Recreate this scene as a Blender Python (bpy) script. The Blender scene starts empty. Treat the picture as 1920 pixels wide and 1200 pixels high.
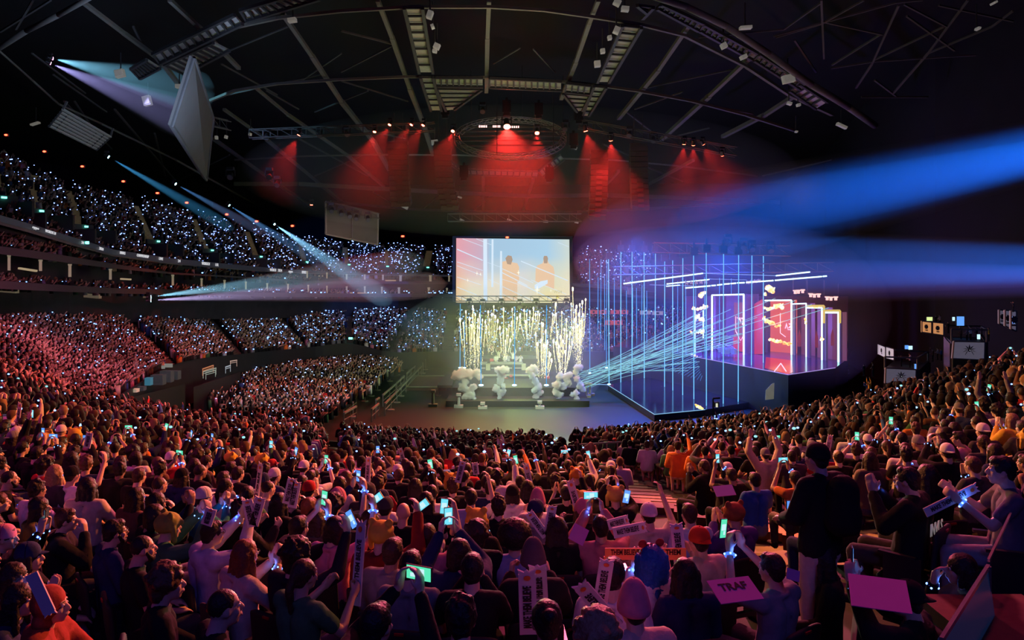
import bpy, bmesh, math, random
import numpy as np
from mathutils import Vector, Matrix, Euler
rnd = random.Random(7)
RS = np.random.RandomState(11)
SC = bpy.context.scene
COL = SC.collection
F = 1400.0
CZ = 11.0
PI = math.pi

def P(px, py, d):
    """World point seen at (px, py) when it stands d metres ahead of the camera seat."""
    return Vector(((px - 960.0) / F * d, d, CZ - (py - 500.0) / F * d))

def FL(px, py, z=0.0):
    """World point at height z under the given picture position."""
    d = (CZ - z) * F / (py - 500.0)
    return P(px, py, d)

def RF(px, py, off=0.0):
    """World point on the sloping roof plane."""
    d = (16.0 + off) / ((500.0 - py) / F + 0.05)
    return P(px, py, d)

ONES = ['first', 'second', 'third', 'fourth', 'fifth', 'sixth', 'seventh', 'eighth', 'ninth', 'tenth', 'eleventh', 'twelfth', 'thirteenth', 'fourteenth', 'fifteenth', 'sixteenth', 'seventeenth', 'eighteenth', 'nineteenth', 'twentieth']
TENS = {2: 'twenty', 3: 'thirty', 4: 'forty', 5: 'fifty', 6: 'sixty', 7: 'seventy', 8: 'eighty'}
def nth(i):
    i += 1
    if i <= 20: return ONES[i - 1]
    t, o = divmod(i, 10)
    return TENS[t] + '-' + ONES[o - 1] if o else TENS[t][:-1] + 'ieth'

# ------------------------------------------------------------------ materials
MATS = {}
def mat(name, col=(0.5, 0.5, 0.5), rough=0.7, metal=0.0, emit=None, es=1.0, var=0.15, scale=6.0, bump=0.0, spec=0.5, sample=False):
    if name in MATS: return MATS[name]
    m = bpy.data.materials.new(name); m.use_nodes = True
    nt = m.node_tree; b = nt.nodes['Principled BSDF']
    b.inputs['Roughness'].default_value = rough
    b.inputs['Metallic'].default_value = metal
    b.inputs['Specular IOR Level'].default_value = spec
    tc = nt.nodes.new('ShaderNodeTexCoord'); n = nt.nodes.new('ShaderNodeTexNoise')
    n.inputs['Scale'].default_value = scale; n.inputs['Detail'].default_value = 3
    nt.links.new(tc.outputs['Object'], n.inputs['Vector'])
    r = nt.nodes.new('ShaderNodeMapRange')
    r.inputs['To Min'].default_value = 1 - var; r.inputs['To Max'].default_value = 1 + var
    nt.links.new(n.outputs['Fac'], r.inputs['Value'])
    v = nt.nodes.new('ShaderNodeVectorMath'); v.operation = 'SCALE'
    v.inputs[0].default_value = col[:3]
    nt.links.new(r.outputs['Result'], v.inputs['Scale'])
    nt.links.new(v.outputs['Vector'], b.inputs['Base Color'])
    if bump:
        bp = nt.nodes.new('ShaderNodeBump'); bp.inputs['Strength'].default_value = bump
        nt.links.new(n.outputs['Fac'], bp.inputs['Height']); nt.links.new(bp.outputs['Normal'], b.inputs['Normal'])
    if emit:
        b.inputs['Emission Color'].default_value = (*emit, 1); b.inputs['Emission Strength'].default_value = es
        m.cycles.emission_sampling = 'AUTO' if sample else 'NONE'
    m.diffuse_color = (*col[:3], 1)
    MATS[name] = m
    return m

def emat(name, col, s, sample=False):
    """A lamp, screen or flame: mostly emission."""
    return mat(name, (0.02, 0.02, 0.02), 0.6, emit=col, es=s, sample=sample)

def tint_mat(name, rough=0.8, scale=20.0, var=0.25, bump=0.0, spec=0.3, sss=0.0):
    """Base colour comes from the object's own colour (cloth, skin, hair of each person)."""
    if name in MATS: return MATS[name]
    m = bpy.data.materials.new(name); m.use_nodes = True
    nt = m.node_tree; b = nt.nodes['Principled BSDF']
    b.inputs['Roughness'].default_value = rough; b.inputs['Specular IOR Level'].default_value = spec
    oi = nt.nodes.new('ShaderNodeObjectInfo'); n = nt.nodes.new('ShaderNodeTexNoise'); tc = nt.nodes.new('ShaderNodeTexCoord')
    n.inputs['Scale'].default_value = scale; n.inputs['Detail'].default_value = 4
    nt.links.new(tc.outputs['Object'], n.inputs['Vector'])
    r = nt.nodes.new('ShaderNodeMapRange'); r.inputs['To Min'].default_value = 1 - var; r.inputs['To Max'].default_value = 1 + var
    nt.links.new(n.outputs['Fac'], r.inputs['Value'])
    v = nt.nodes.new('ShaderNodeVectorMath'); v.operation = 'SCALE'
    nt.links.new(oi.outputs['Color'], v.inputs[0]); nt.links.new(r.outputs['Result'], v.inputs['Scale'])
    nt.links.new(v.outputs['Vector'], b.inputs['Base Color'])
    if bump:
        bp = nt.nodes.new('ShaderNodeBump'); bp.inputs['Strength'].default_value = bump; bp.inputs['Distance'].default_value = 0.02
        nt.links.new(n.outputs['Fac'], bp.inputs['Height']); nt.links.new(bp.outputs['Normal'], b.inputs['Normal'])
    MATS[name] = m
    return m

def haze_mat(name, dens, aniso=0.0, col=(1, 1, 1)):
    m = bpy.data.materials.new(name); m.use_nodes = True; nt = m.node_tree
    nt.nodes.clear()
    o = nt.nodes.new('ShaderNodeOutputMaterial'); v = nt.nodes.new('ShaderNodeVolumeScatter')
    v.inputs['Density'].default_value = dens; v.inputs['Anisotropy'].default_value = aniso
    v.inputs['Color'].default_value = (*col, 1)
    nt.links.new(v.outputs['Volume'], o.inputs['Volume'])
    m.cycles.homogeneous_volume = True
    return m

# ------------------------------------------------------------------ mesh builder
class MB:
    def __init__(s): s.v = []; s.f = []; s.m = []; s.cur = 0
    def quadbox(s, c8):
        b = len(s.v); s.v += [tuple(p) for p in c8]
        for q in ((0, 3, 2, 1), (4, 5, 6, 7), (0, 1, 5, 4), (1, 2, 6, 5), (2, 3, 7, 6), (3, 0, 4, 7)):
            s.f.append(tuple(b + i for i in q)); s.m.append(s.cur)
        return s
    def box(s, c, d, rot=None):
        c = Vector(c); h = [x / 2 for x in d]
        pts = [Vector((x * h[0], y * h[1], z * h[2])) for z in (-1, 1) for x, y in ((-1, -1), (1, -1), (1, 1), (-1, 1))]
        if rot is not None: pts = [rot @ p for p in pts]
        return s.quadbox([c + p for p in pts])
    def frame(s, a, b):
        d = (Vector(b) - Vector(a)); L = d.length; d.normalize()
        up = Vector((0, 0, 1)) if abs(d.z) < 0.95 else Vector((0, 1, 0))
        x = d.cross(up).normalized(); y = x.cross(d).normalized()
        return d, x, y, L
    def beam(s, a, b, w, h=None):
        h = h or w; a = Vector(a); b = Vector(b); d, x, y, L = s.frame(a, b)
        o = [(-1, -1), (1, -1), (1, 1), (-1, 1)]
        return s.quadbox([a + x * (i * w / 2) + y * (j * h / 2) for i, j in o] + [b + x * (i * w / 2) + y * (j * h / 2) for i, j in o])
    def tube(s, a, b, r, r2=None, n=8, cap=True):
        r2 = r if r2 is None else r2; a = Vector(a); b = Vector(b); d, x, y, L = s.frame(a, b); k = len(s.v)
        for p, q in ((a, r), (b, r2)):
            for i in range(n):
                t = 2 * PI * i / n; s.v.append(tuple(p + x * (q * math.cos(t)) + y * (q * math.sin(t))))
        for i in range(n):
            j = (i + 1) % n; s.f.append((k + i, k + n + i, k + n + j, k + j)); s.m.append(s.cur)
        if cap:
            s.f.append(tuple(k + i for i in range(n))); s.m.append(s.cur)
            s.f.append(tuple(k + n + i for i in reversed(range(n)))); s.m.append(s.cur)
        return s
    def path(s, pts, r, n=6):
        for a, b in zip(pts[:-1], pts[1:]): s.tube(a, b, r, n=n)
        return s
    def ball(s, c, r, n=8, m=6, sc=(1, 1, 1), jit=0.0):
        c = Vector(c); k = len(s.v)
        rad = (r, r, r) if not hasattr(r, '__len__') else r
        s.v.append(tuple(c + Vector((0, 0, rad[2] * sc[2]))))
        for i in range(1, m):
            t = PI * i / m
            for j in range(n):
                p = 2 * PI * j / n; q = 1 + rnd.uniform(-jit, jit)
                s.v.append(tuple(c + Vector((rad[0] * sc[0] * math.sin(t) * math.cos(p) * q, rad[1] * sc[1] * math.sin(t) * math.sin(p) * q, rad[2] * sc[2] * math.cos(t) * q))))
        s.v.append(tuple(c - Vector((0, 0, rad[2] * sc[2])))); e = len(s.v) - 1
        for j in range(n):
            s.f.append((k, k + 1 + j, k + 1 + (j + 1) % n)); s.m.append(s.cur)
            s.f.append((e, e - n + (j + 1) % n, e - n + j)); s.m.append(s.cur)
        for i in range(m - 2):
            for j in range(n):
                a = k + 1 + i * n; s.f.append((a + j, a + n + j, a + n + (j + 1) % n, a + (j + 1) % n)); s.m.append(s.cur)
        return s
    def poly(s, pts, thick=None, n=None):
        """A flat plate with real thickness, extruded along n."""
        pts = [Vector(p) for p in pts]; k = len(s.v); N = len(pts)
        if thick is None:
            s.v += [tuple(p) for p in pts]; s.f.append(tuple(range(k, k + N))); s.m.append(s.cur); return s
        if n is None: n = (pts[1] - pts[0]).cross(pts[2] - pts[1]).normalized()
        n = Vector(n) * thick
        s.v += [tuple(p) for p in pts] + [tuple(p + n) for p in pts]
        s.f.append(tuple(reversed(range(k, k + N)))); s.m.append(s.cur)
        s.f.append(tuple(range(k + N, k + 2 * N))); s.m.append(s.cur)
        for i in range(N):
            j = (i + 1) % N; s.f.append((k + i, k + j, k + N + j, k + N + i)); s.m.append(s.cur)
        return s
    def grid(s, rows):
        k = len(s.v); R = len(rows); C = len(rows[0])
        for r in rows: s.v += [tuple(p) for p in r]
        for i in range(R - 1):
            for j in range(C - 1):
                a = k + i * C + j; s.f.append((a, a + 1, a + C + 1, a + C)); s.m.append(s.cur)
        return s
    def build(s, name, mats, parent=None, smooth=False, origin=None):
        me = bpy.data.meshes.new(name)
        v = s.v
        if origin is not None:
            o = Vector(origin); v = [(a[0] - o.x, a[1] - o.y, a[2] - o.z) for a in v]
        me.from_pydata(v, [], s.f)
        for m in (mats if isinstance(mats, (list, tuple)) else [mats]): me.materials.append(m)
        if any(s.m): me.polygons.foreach_set('material_index', s.m)
        if smooth: me.polygons.foreach_set('use_smooth', [True] * len(s.f))
        me.update()
        ob = bpy.data.objects.new(name, me); COL.objects.link(ob)
        if origin is not None and parent is None: ob.location = origin
        if parent is not None:
            ob.parent = parent
            if origin is None and parent.location.length > 0 and parent.type == 'EMPTY' and not parent.get('_local'):
                ob.location = -parent.location
        return ob

def tag(o, label=None, cat=None, group=None, kind=None):
    if label: o['label'] = label
    if cat: o['category'] = cat
    if group: o['group'] = group
    if kind: o['kind'] = kind
    return o

def thing(name, label, cat, loc=(0, 0, 0), rotz=0.0, group=None, local=False, kind=None):
    """An Empty at the base of a thing; with local=True its children use local coordinates, else world ones."""
    o = bpy.data.objects.new(name, None); COL.objects.link(o); o.location = loc; o.rotation_euler = (0, 0, rotz)
    o.empty_display_size = 0.2
    if local: o['_local'] = 1
    return tag(o, label, cat, group, kind)

def text(name, body, size, m, loc, rot, parent=None, align='CENTER', ext=0.01, bold=0.0, sx=1.0):
    c = bpy.data.curves.new(name, 'FONT'); c.body = body; c.size = size; c.extrude = ext; c.align_x = align; c.align_y = 'CENTER'
    c.offset = bold; c.resolution_u = 2
    c.materials.append(m)
    tmp = bpy.data.objects.new(name + '_curve', c); COL.objects.link(tmp)
    me = bpy.data.meshes.new_from_object(tmp.evaluated_get(bpy.context.evaluated_depsgraph_get()))
    bpy.data.objects.remove(tmp)
    o = bpy.data.objects.new(name, me); COL.objects.link(o); me.name = name
    o.location = loc; o.rotation_euler = rot; o.scale = (sx, 1, 1)
    if parent is not None:
        o.parent = parent
        if parent.type == 'EMPTY' and not parent.get('_local'): o.location = Vector(loc) - parent.location
    return o

def light(kind, name, loc, energy, color, target=None, angle=60, blend=0.4, size=0.2, parent=None):
    l = bpy.data.lights.new(name, kind); l.energy = energy; l.color = color
    if kind == 'SPOT': l.spot_size = math.radians(angle); l.spot_blend = blend; l.shadow_soft_size = size
    elif kind == 'POINT': l.shadow_soft_size = size
    elif kind == 'AREA': l.size = size
    o = bpy.data.objects.new(name, l); COL.objects.link(o); o.location = loc
    if target is not None:
        o.rotation_euler = (Vector(target) - Vector(loc)).to_track_quat('-Z', 'Y').to_euler()
    return o

# ------------------------------------------------------------------ camera, world, render settings
cam = bpy.data.cameras.new('camera'); cam_o = bpy.data.objects.new('camera', cam); COL.objects.link(cam_o)
cam_o.location = (0, 0, CZ); cam_o.rotation_euler = (PI / 2, 0, 0)
cam.sensor_width = 36; cam.lens = 36 * F / 1920; cam.shift_y = -100 / 1920; cam.clip_end = 1000; cam.clip_start = 0.05
SC.camera = cam_o
w = bpy.data.worlds.new('world'); SC.world = w; w.use_nodes = True
w.node_tree.nodes['Background'].inputs[0].default_value = (0.35, 0.32, 0.6, 1)
w.node_tree.nodes['Background'].inputs[1].default_value = 0.0012
SC.view_settings.view_transform = 'Standard'; SC.view_settings.look = 'None'
SC.view_settings.gamma = 1; SC.view_settings.exposure = 0.0
SC.view_settings.use_curve_mapping = False
cy = SC.cycles
cy.max_bounces = 3; cy.diffuse_bounces = 1; cy.glossy_bounces = 2; cy.transmission_bounces = 2; cy.volume_bounces = 0
cy.transparent_max_bounces = 12; cy.sample_clamp_indirect = 4; cy.sample_clamp_direct = 60
cy.use_denoising = True; cy.caustics_reflective = False; cy.caustics_refractive = False
cy.use_light_tree = True; cy.light_sampling_threshold = 0.002
# ================================================================== seating surfaces
def catmull(p0, p1, p2, p3, t):
    return 0.5 * ((2 * p1) + (p2 - p0) * t + (2 * p0 - 5 * p1 + 4 * p2 - p3) * t * t + (3 * p1 - p0 - 3 * p2 + p3) * t ** 3)

class Sheet:
    """A raked block of seats between an upper edge (s=0) and a lower edge (s=1); heads lie on it."""
    def __init__(s, st, smooth=True, head=1.22):
        s.a = [np.array(P(*x[0])) for x in st]; s.b = [np.array(P(*x[1])) for x in st]; s.n = len(st) - 1; s.smooth = smooth; s.head = head
    def edge(s, arr, t):
        i = min(int(t), s.n - 1); f = t - i
        if not s.smooth: return arr[i] * (1 - f) + arr[i + 1] * f
        g = lambda k: arr[max(0, min(s.n, k))]
        return catmull(g(i - 1), g(i), g(i + 1), g(i + 2), f)
    def at(s, t, q): return s.edge(s.a, t) * (1 - q) + s.edge(s.b, t) * q
    def row(s, q, m=240):
        T = np.linspace(0, s.n, m); pts = np.array([s.at(t, q) for t in T])
        L = np.concatenate([[0], np.cumsum(np.linalg.norm(np.diff(pts[:, :2], axis=0), axis=1))])
        return T, pts, L
    def seats(s, nrows, gap, off=0.0):
        """Rows from the top (0) down; yields row, place in row, t, q, point (head), facing angle."""
        for r in range(nrows):
            q = (r + 0.5) / nrows; T, pts, L = s.row(q)
            k = int(L[-1] / gap)
            for j in range(k):
                l = (j + 0.5 + (0.25 if r % 2 else 0)) * gap
                if l > L[-1]: continue
                i = int(np.searchsorted(L, l)) - 1; i = max(0, min(i, len(L) - 2))
                f = (l - L[i]) / max(L[i + 1] - L[i], 1e-6)
                p = pts[i] * (1 - f) + pts[i + 1] * f; tg = pts[i + 1] - pts[i]
                t = T[i] * (1 - f) + T[i + 1] * f
                dn = s.edge(s.b, t) - s.edge(s.a, t)
                nx, ny = -tg[1], tg[0]
                if nx * dn[0] + ny * dn[1] < 0: nx, ny = -nx, -ny
                yield r, j, t, q, p, math.atan2(-nx, ny)      # rotation about z that turns +Y to the facing
    def steps(s, name, nrows, m, label, drop=None, cols=48, split=1):
        """The stepped concrete under the seats."""
        drop = s.head if drop is None else drop
        T = np.linspace(0, s.n, cols)
        for part in range(split):
            rows = []
            r0, r1 = part * nrows // split, (part + 1) * nrows // split
            for r in range(r0, r1):
                q0, q1, qm = r / nrows, (r + 1) / nrows, (r + 0.5) / nrows
                A = [s.at(t, q0) for t in T]; B = [s.at(t, q1) for t in T]; M = [s.at(t, qm) for t in T]
                rows.append([(a[0], a[1], m_[2] - drop) for a, m_ in zip(A, M)])
                rows.append([(b[0], b[1], m_[2] - drop) for b, m_ in zip(B, M)])
            o = MB().grid(rows).build(name, m)
            tag(o, label, 'seating terrace', kind='structure')

# camera-side bowl, numbered from the left edge to the right edge of the hall
SA = Sheet([
    ((-420, 1120, 6.5), (-420, 660, 20)),
    ((-60, 1190, 5.4), (-60, 695, 24.5)),
    ((120, 1230, 4.5), (120, 728, 29)),
    ((300, 1265, 3.8), (285, 757, 35)),
    ((600, 1290, 3.4), (520, 789, 38)),
    ((960, 1300, 3.2), (960, 811, 39.5)),
    ((1300, 1280, 3.5), (1290, 790, 38)),
    ((1550, 1250, 4.0), (1540, 756, 34.5)),
    ((1780, 1200, 4.5), (1740, 706, 28.5)),
    ((2010, 1150, 5.2), (1970, 648, 23)),
    ((2350, 1060, 6.0), (2300, 600, 19)),
])
# the block beyond the left-hand end and across the far side
SB = Sheet([
    ((-300, 592, 38), (-300, 690, 22)),
    ((-60, 590, 44), (-60, 696, 25)),
    ((20, 589, 47), (90, 724, 29)),
    ((80, 588, 51), (190, 737, 37)),
    ((235, 582, 62), (325, 670, 54)),
    ((385, 579, 74), (450, 654, 66)),
    ((515, 577, 84), (575, 643, 76)),
    ((655, 573, 92), (655, 636, 79)),
    ((775, 571, 98), (735, 652, 80)),
    ((848, 570, 101), (838, 651, 82)),
    ((1060, 570, 103), (1090, 651, 82)),
    ((1290, 575, 103), (1290, 655, 82)),
])
# upper tier
SU = Sheet([
    ((-200, 205, 50), (-200, 340, 42)),
    ((-10, 272, 56), (-10, 400, 46)),
    ((60, 308, 58), (70, 424, 48.5)),
    ((125, 338, 61), (160, 452, 53)),
    ((250, 368, 68), (300, 478, 62)),
    ((360, 395, 76), (400, 492, 69)),
    ((460, 420, 84), (490, 500, 76)),
    ((562, 443, 92), (572, 506, 83)),
    ((645, 452, 99), (650, 510, 88)),
    ((725, 457, 104), (720, 513, 92)),
    ((805, 459, 108), (793, 515, 95)),
    ((1000, 462, 112), (1000, 517, 99)),
    ((1230, 470, 112), (1210, 540, 99)),
])

concrete = mat('dark concrete', (0.045, 0.042, 0.045), 0.85, var=0.4, scale=2)
black = mat('black paint', (0.012, 0.012, 0.014), 0.6, var=0.3)
SA.steps('seating_terrace', 42, concrete, 'dark stepped terrace under the nearest seated crowd')
SB.steps('seating_terrace', 28, concrete, 'dark stepped terrace of the lower block across the far side')
SU.steps('seating_terrace', 16, concrete, 'steep stepped terrace of the upper tier')

def front_wall(sh, label, up=.80, cols=60, down=2.5):
    top, bot = [], []
    for t in np.linspace(0, sh.n, cols):
        b = sh.at(t, 1.0); a = sh.at(t, 0.96); v = V_(b[0] - a[0], b[1] - a[1]); z = b[2] - 1.22
        top.append((b[0] + v[0], b[1] + v[1], z + up)); bot.append((b[0] + v[0], b[1] + v[1], max(0, z - down)))
    bk = [(x - v[0] * .5, y - v[1] * .5, z) for x, y, z in top]
    tag(MB().grid([bk, top, bot]).build('front_parapet', black), label, 'parapet', kind='structure')
def V_(x, y):
    L = math.hypot(x, y); return (x / L * .45, y / L * .45)
front_wall(SB, 'dark wall before the first row of the far lower block'); front_wall(SA, 'dark wall before the lowest row of the near block', .3)
# floor, walls, roof shell
floor_m = mat('arena floor', (0.010, 0.028, 0.016), 0.55, var=0.12, scale=0.15)  # green cast of the stage light is put into the base colour
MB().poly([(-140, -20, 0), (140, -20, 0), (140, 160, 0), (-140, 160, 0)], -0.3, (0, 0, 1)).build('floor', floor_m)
tag(bpy.data.objects['floor'], 'wide dark arena floor with green light put into its colour, before the stages', 'floor', kind='structure')
wall_m = mat('black drape', (0.010, 0.010, 0.014), 0.9, var=0.5, scale=0.6)
m = MB(); pts = [(-75, -15), (-75, 60), (-70, 95), (-50, 125), (0, 133), (45, 125)]
m.grid([[(x, y, 0) for x, y in pts], [(x, y, 45) for x, y in pts]])
tag(m.build('wall_back', wall_m), 'black far wall of the hall behind the upper tier', 'wall', kind='structure')
m = MB(); pts = [(45, 125), (42, 100), (36, 76), (34, 60), (36, 45), (40, 28), (42, -15)]
m.grid([[(x, y, 0) for x, y in pts], [(x, y, 40) for x, y in pts]])
tag(m.build('wall_right', wall_m), 'black draped wall beside the right-hand stage', 'wall', kind='structure')
roof_m = mat('roof lining', (0.006, 0.006, 0.007), 0.9, var=0.5, scale=0.2)
m = MB(); rows = []
for j in range(0, 24):
    y = -10 + j * 6.5; rows.append([(x, y, CZ + 19.5 - 0.05 * y + 1.5 * math.cos(x / 40)) for x in range(-80, 81, 10)])
m.grid(rows)
tag(m.build('ceiling', roof_m), 'black underside of the arena roof above the steel trusses', 'ceiling', kind='structure')

# ================================================================== balconies between the tiers (left and far side)
BT = [-300, -60, 60, 130, 210, 320, 420, 500, 580, 650, 720, 800, 862, 1000, 1230]
def prof(tab, x):
    for (x0, v0), (x1, v1) in zip(tab[:-1], tab[1:]):
        if x <= x1: return v0 + (v1 - v0) * (x - x0) / (x1 - x0)
    return tab[-1][1]
D_B = [(-300, 37.5), (-60, 42.8), (60, 47), (130, 50.2), (210, 55.3), (320, 62.3), (420, 69.6), (500, 75.8), (580, 82.4), (650, 86.8), (720, 90.8), (800, 94.1), (862, 95.3), (1000, 98), (1230, 98)]
Y1 = [(-300, 318), (0, 403), (100, 433), (200, 466), (320, 484), (480, 500), (600, 509), (860, 516), (1230, 541)]
def band(name, off0, off1, m, label, doff=0.0, thick=0.5, y0=None, y1=None, x0=-300, x1=1230):
    """A curved parapet running round the hall, between two heights."""
    xs = [x for x in BT if x0 <= x <= x1]; top, bot = [], []
    for x in xs:
        d = prof(D_B, x) + doff
        a = prof(y0, x) if y0 else prof(Y1, x) + off0
        b = prof(y1, x) if y1 else prof(Y1, x) + off1
        top.append(P(x, a, d)); bot.append(P(x, b, d))
    back = Vector((-0.35, 1, 0)).normalized() * thick
    mb = MB(); mb.grid([[p + back for p in top], top, bot, [p + back for p in bot], [p + back for p in top]])
    return tag(mb.build(name, m), label, 'balcony parapet', kind='structure')
led = mat('ribbon board', (0.02, 0.02, 0.025), 0.4, emit=(0.1, 0.1, 0.14), es=0.12)
grey = mat('painted parapet', (0.07, 0.06, 0.065), 0.8, var=0.2, scale=0.5)
edge = mat('parapet lip', (0.16, 0.15, 0.145), 0.7)
band('ribbon_parapet', 0, 0, led, 'dark ribbon board with white words below the upper tier', y0=Y1, y1=[(-300, 343), (0, 414), (100, 444), (200, 476), (320, 494), (480, 508), (600, 513), (860, 519), (1230, 547)])
band('ribbon_parapet_lip', 0, 0, edge, 'pale grey lip running along under the ribbon board', doff=0.1, thick=1.6, y0=[(-300, 343), (0, 414), (100, 444), (200, 476), (320, 494), (480, 508), (600, 513), (860, 519), (1230, 547)], y1=[(-300, 350), (0, 419), (100, 450), (200, 479), (320, 495.5), (480, 509), (600, 514), (860, 519.5), (1230, 548)])
YP0 = [(-300, 430), (0, 460), (40, 466), (150, 484), (260, 503), (330, 512), (450, 518), (560, 526), (600, 527), (860, 528), (1230, 556)]
YP1 = [(-300, 445), (0, 475), (40, 481), (150, 496), (260, 509), (330, 515), (450, 521), (560, 530), (600, 532), (860, 533), (1230, 560)]
band('club_parapet', 0, 0, grey, 'dark grey parapet in front of the club seats', doff=-1.2, y0=YP0, y1=YP1)
YQ0 = [(-300, 505), (0, 526), (90, 533), (200, 540), (320, 543), (450, 547), (560, 550), (860, 551), (1230, 566)]
YQ1 = [(-300, 530), (0, 541), (90, 546), (200, 550), (320, 552), (450, 556), (560, 557), (860, 557), (1230, 570)]
band('suite_parapet', 0, 0, grey, 'broad grey parapet below the private suites', doff=-2.2, y0=YQ0, y1=YQ1)
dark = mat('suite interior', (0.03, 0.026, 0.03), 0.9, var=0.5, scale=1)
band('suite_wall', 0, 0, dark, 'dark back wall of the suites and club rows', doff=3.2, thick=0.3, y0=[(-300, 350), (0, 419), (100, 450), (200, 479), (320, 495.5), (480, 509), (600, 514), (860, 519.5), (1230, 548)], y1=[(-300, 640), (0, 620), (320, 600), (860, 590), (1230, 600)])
# club rows of dim spectators are added with the crowd. Pale dividing walls of the suites:
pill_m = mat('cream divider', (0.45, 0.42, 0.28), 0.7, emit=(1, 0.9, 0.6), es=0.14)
pil = [(17, 478, 507, 4.6), (76, 487, 508, 5), (131, 495, 519, 5), (207, 504, 524, 4.5), (324, 515, 535, 4), (378, 522, 537, 3.4), (421, 525, 541, 3.4), (461, 528, 542, 3), (501, 531, 544, 2.8), (540, 532, 546, 2.8), (578, 534, 547, 2.6), (613, 536, 549, 2.6), (650, 537, 550, 3), (684, 537, 549, 3), (716, 538, 550, 3), (748, 539, 552, 4), (804, 539, 552, 4), (838, 540, 552, 3),
       (576, 508.5, 521, 2.5), (613, 511, 522, 2.5), (650, 514, 524, 3), (684, 514.5, 524, 3), (718, 515, 525, 3), (751, 516, 530, 4.5), (807, 516, 530, 4.5), (842, 516.5, 529, 3)]
for i, (x, a, b, wd) in enumerate(pil):
    d = prof(D_B, x) + 0.2; q = P(x, (a + b) / 2, d); wm = wd / F * d; hm = (b - a) / F * d
    row = 'lower' if i < 18 else 'upper'; k = i if i < 18 else i - 18
    R = Matrix.Rotation(-math.atan2(q.x, q.y), 3, 'Z')
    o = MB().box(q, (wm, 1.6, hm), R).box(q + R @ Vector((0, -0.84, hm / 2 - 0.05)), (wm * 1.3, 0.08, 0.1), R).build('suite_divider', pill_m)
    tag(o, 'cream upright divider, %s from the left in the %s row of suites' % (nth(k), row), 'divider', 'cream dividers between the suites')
# counters and warm ceiling strips in the suites
strip_m = emat('warm strip lamp', (1.0, 0.75, 0.45), 0.35)
for i, (x0, y0, x1, y1, d) in enumerate([(36, 503, 68, 508, 48), (212, 522, 245, 524, 59.5), (475, 541, 522, 541.5, 81), (628, 549, 700, 550, 89), (580, 517, 605, 517.5, 86), (722, 526, 742, 526, 93)]):
    o = MB().beam(P(x0, y0, d), P(x1, y1, d), 0.25, 0.12).build('suite_counter', strip_m)
    tag(o, 'lit counter edge, %s from the left among the suites' % nth([0, 1, 2, 4, 3, 5][i]), 'counter', 'lit counters in the suites')
cream = mat('lit concourse wall', (0.35, 0.3, 0.2), 0.8, emit=(1, 0.8, 0.5), es=0.07)
for i, (x0, y0, x1, y1, h, d) in enumerate([(-10, 541, 28, 544, 6, 46), (118, 547, 185, 553, 7, 55), (217, 553, 280, 556, 3, 62)]):
    a, b = P(x0, y0, d), P(x1, y1, d); hh = h / F * d
    o = MB().quadbox([a + Vector((0, 0, -hh)), b + Vector((0, 0, -hh)), b + Vector((0, .4, -hh)), a + Vector((0, .4, -hh)), a, b, b + Vector((0, .4, 0)), a + Vector((0, .4, 0))]).build('wall_opening', cream)
    tag(o, 'cream lit concourse opening, %s from the left under the suite parapet' % nth(i), 'wall opening', kind='structure')
# words on the ribbon board
word_m = emat('white display letters', (0.75, 0.75, 0.8), 0.75)
for s_, x, y, px in [('oppo', 67, 419, 15), ('WORLDS 24', 95, 425.5, 24), ('24', 155, 441, 7), ('2024', 190, 447, 12), ('FINALS', 230, 455, 14), ('CHAMPIONSHIP', 268, 461.5, 31), ('LIVE', 302, 468, 10), ('24', 336, 474.5, 7), ('WORLDS 24', 386, 482.5, 21), ('LOL', 407, 485.5, 8), ('2024', 525, 487, 11), ('WORLDS', 512, 498, 17), ('oppo', 545, 489, 11), ('ESPORTS', 570, 503, 11)]:
    if y < prof(Y1, x): y = prof(Y1, x) + 4
    d = prof(D_B, x) - 0.25; a = P(x - 5, prof(Y1, x - 5), prof(D_B, x - 5)); b = P(x + 5, prof(Y1, x + 5), prof(D_B, x + 5)); dr = b - a
    yaw = math.atan2(dr.y, dr.x); roll = -math.atan2(dr.z, math.hypot(dr.x, dr.y))
    sz = 5.5 / F * d * 1.35
    t = text('ribbon_letters', s_, sz, word_m, P(x, y, d), (PI / 2, 0, yaw), ext=0.02)
    t.rotation_euler = (Matrix.Rotation(yaw, 4, 'Z') @ Matrix.Rotation(roll, 4, 'Y') @ Matrix.Rotation(PI / 2, 4, 'X')).to_euler()
    bpy.context.view_layer.update()
    wpx = t.dimensions.x / d * F
    if wpx > 0: t.scale = (px / wpx * 1.1, 1, 1)
    tag(t, 'white lettering %s at %s of the ribbon board' % (s_, 'the far left' if x < 120 else 'the left bend' if x < 250 else 'the middle' if x < 360 else 'the far stretch' if x < 480 else 'the distant end'), 'lettering', 'words on the ribbon board')

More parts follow.
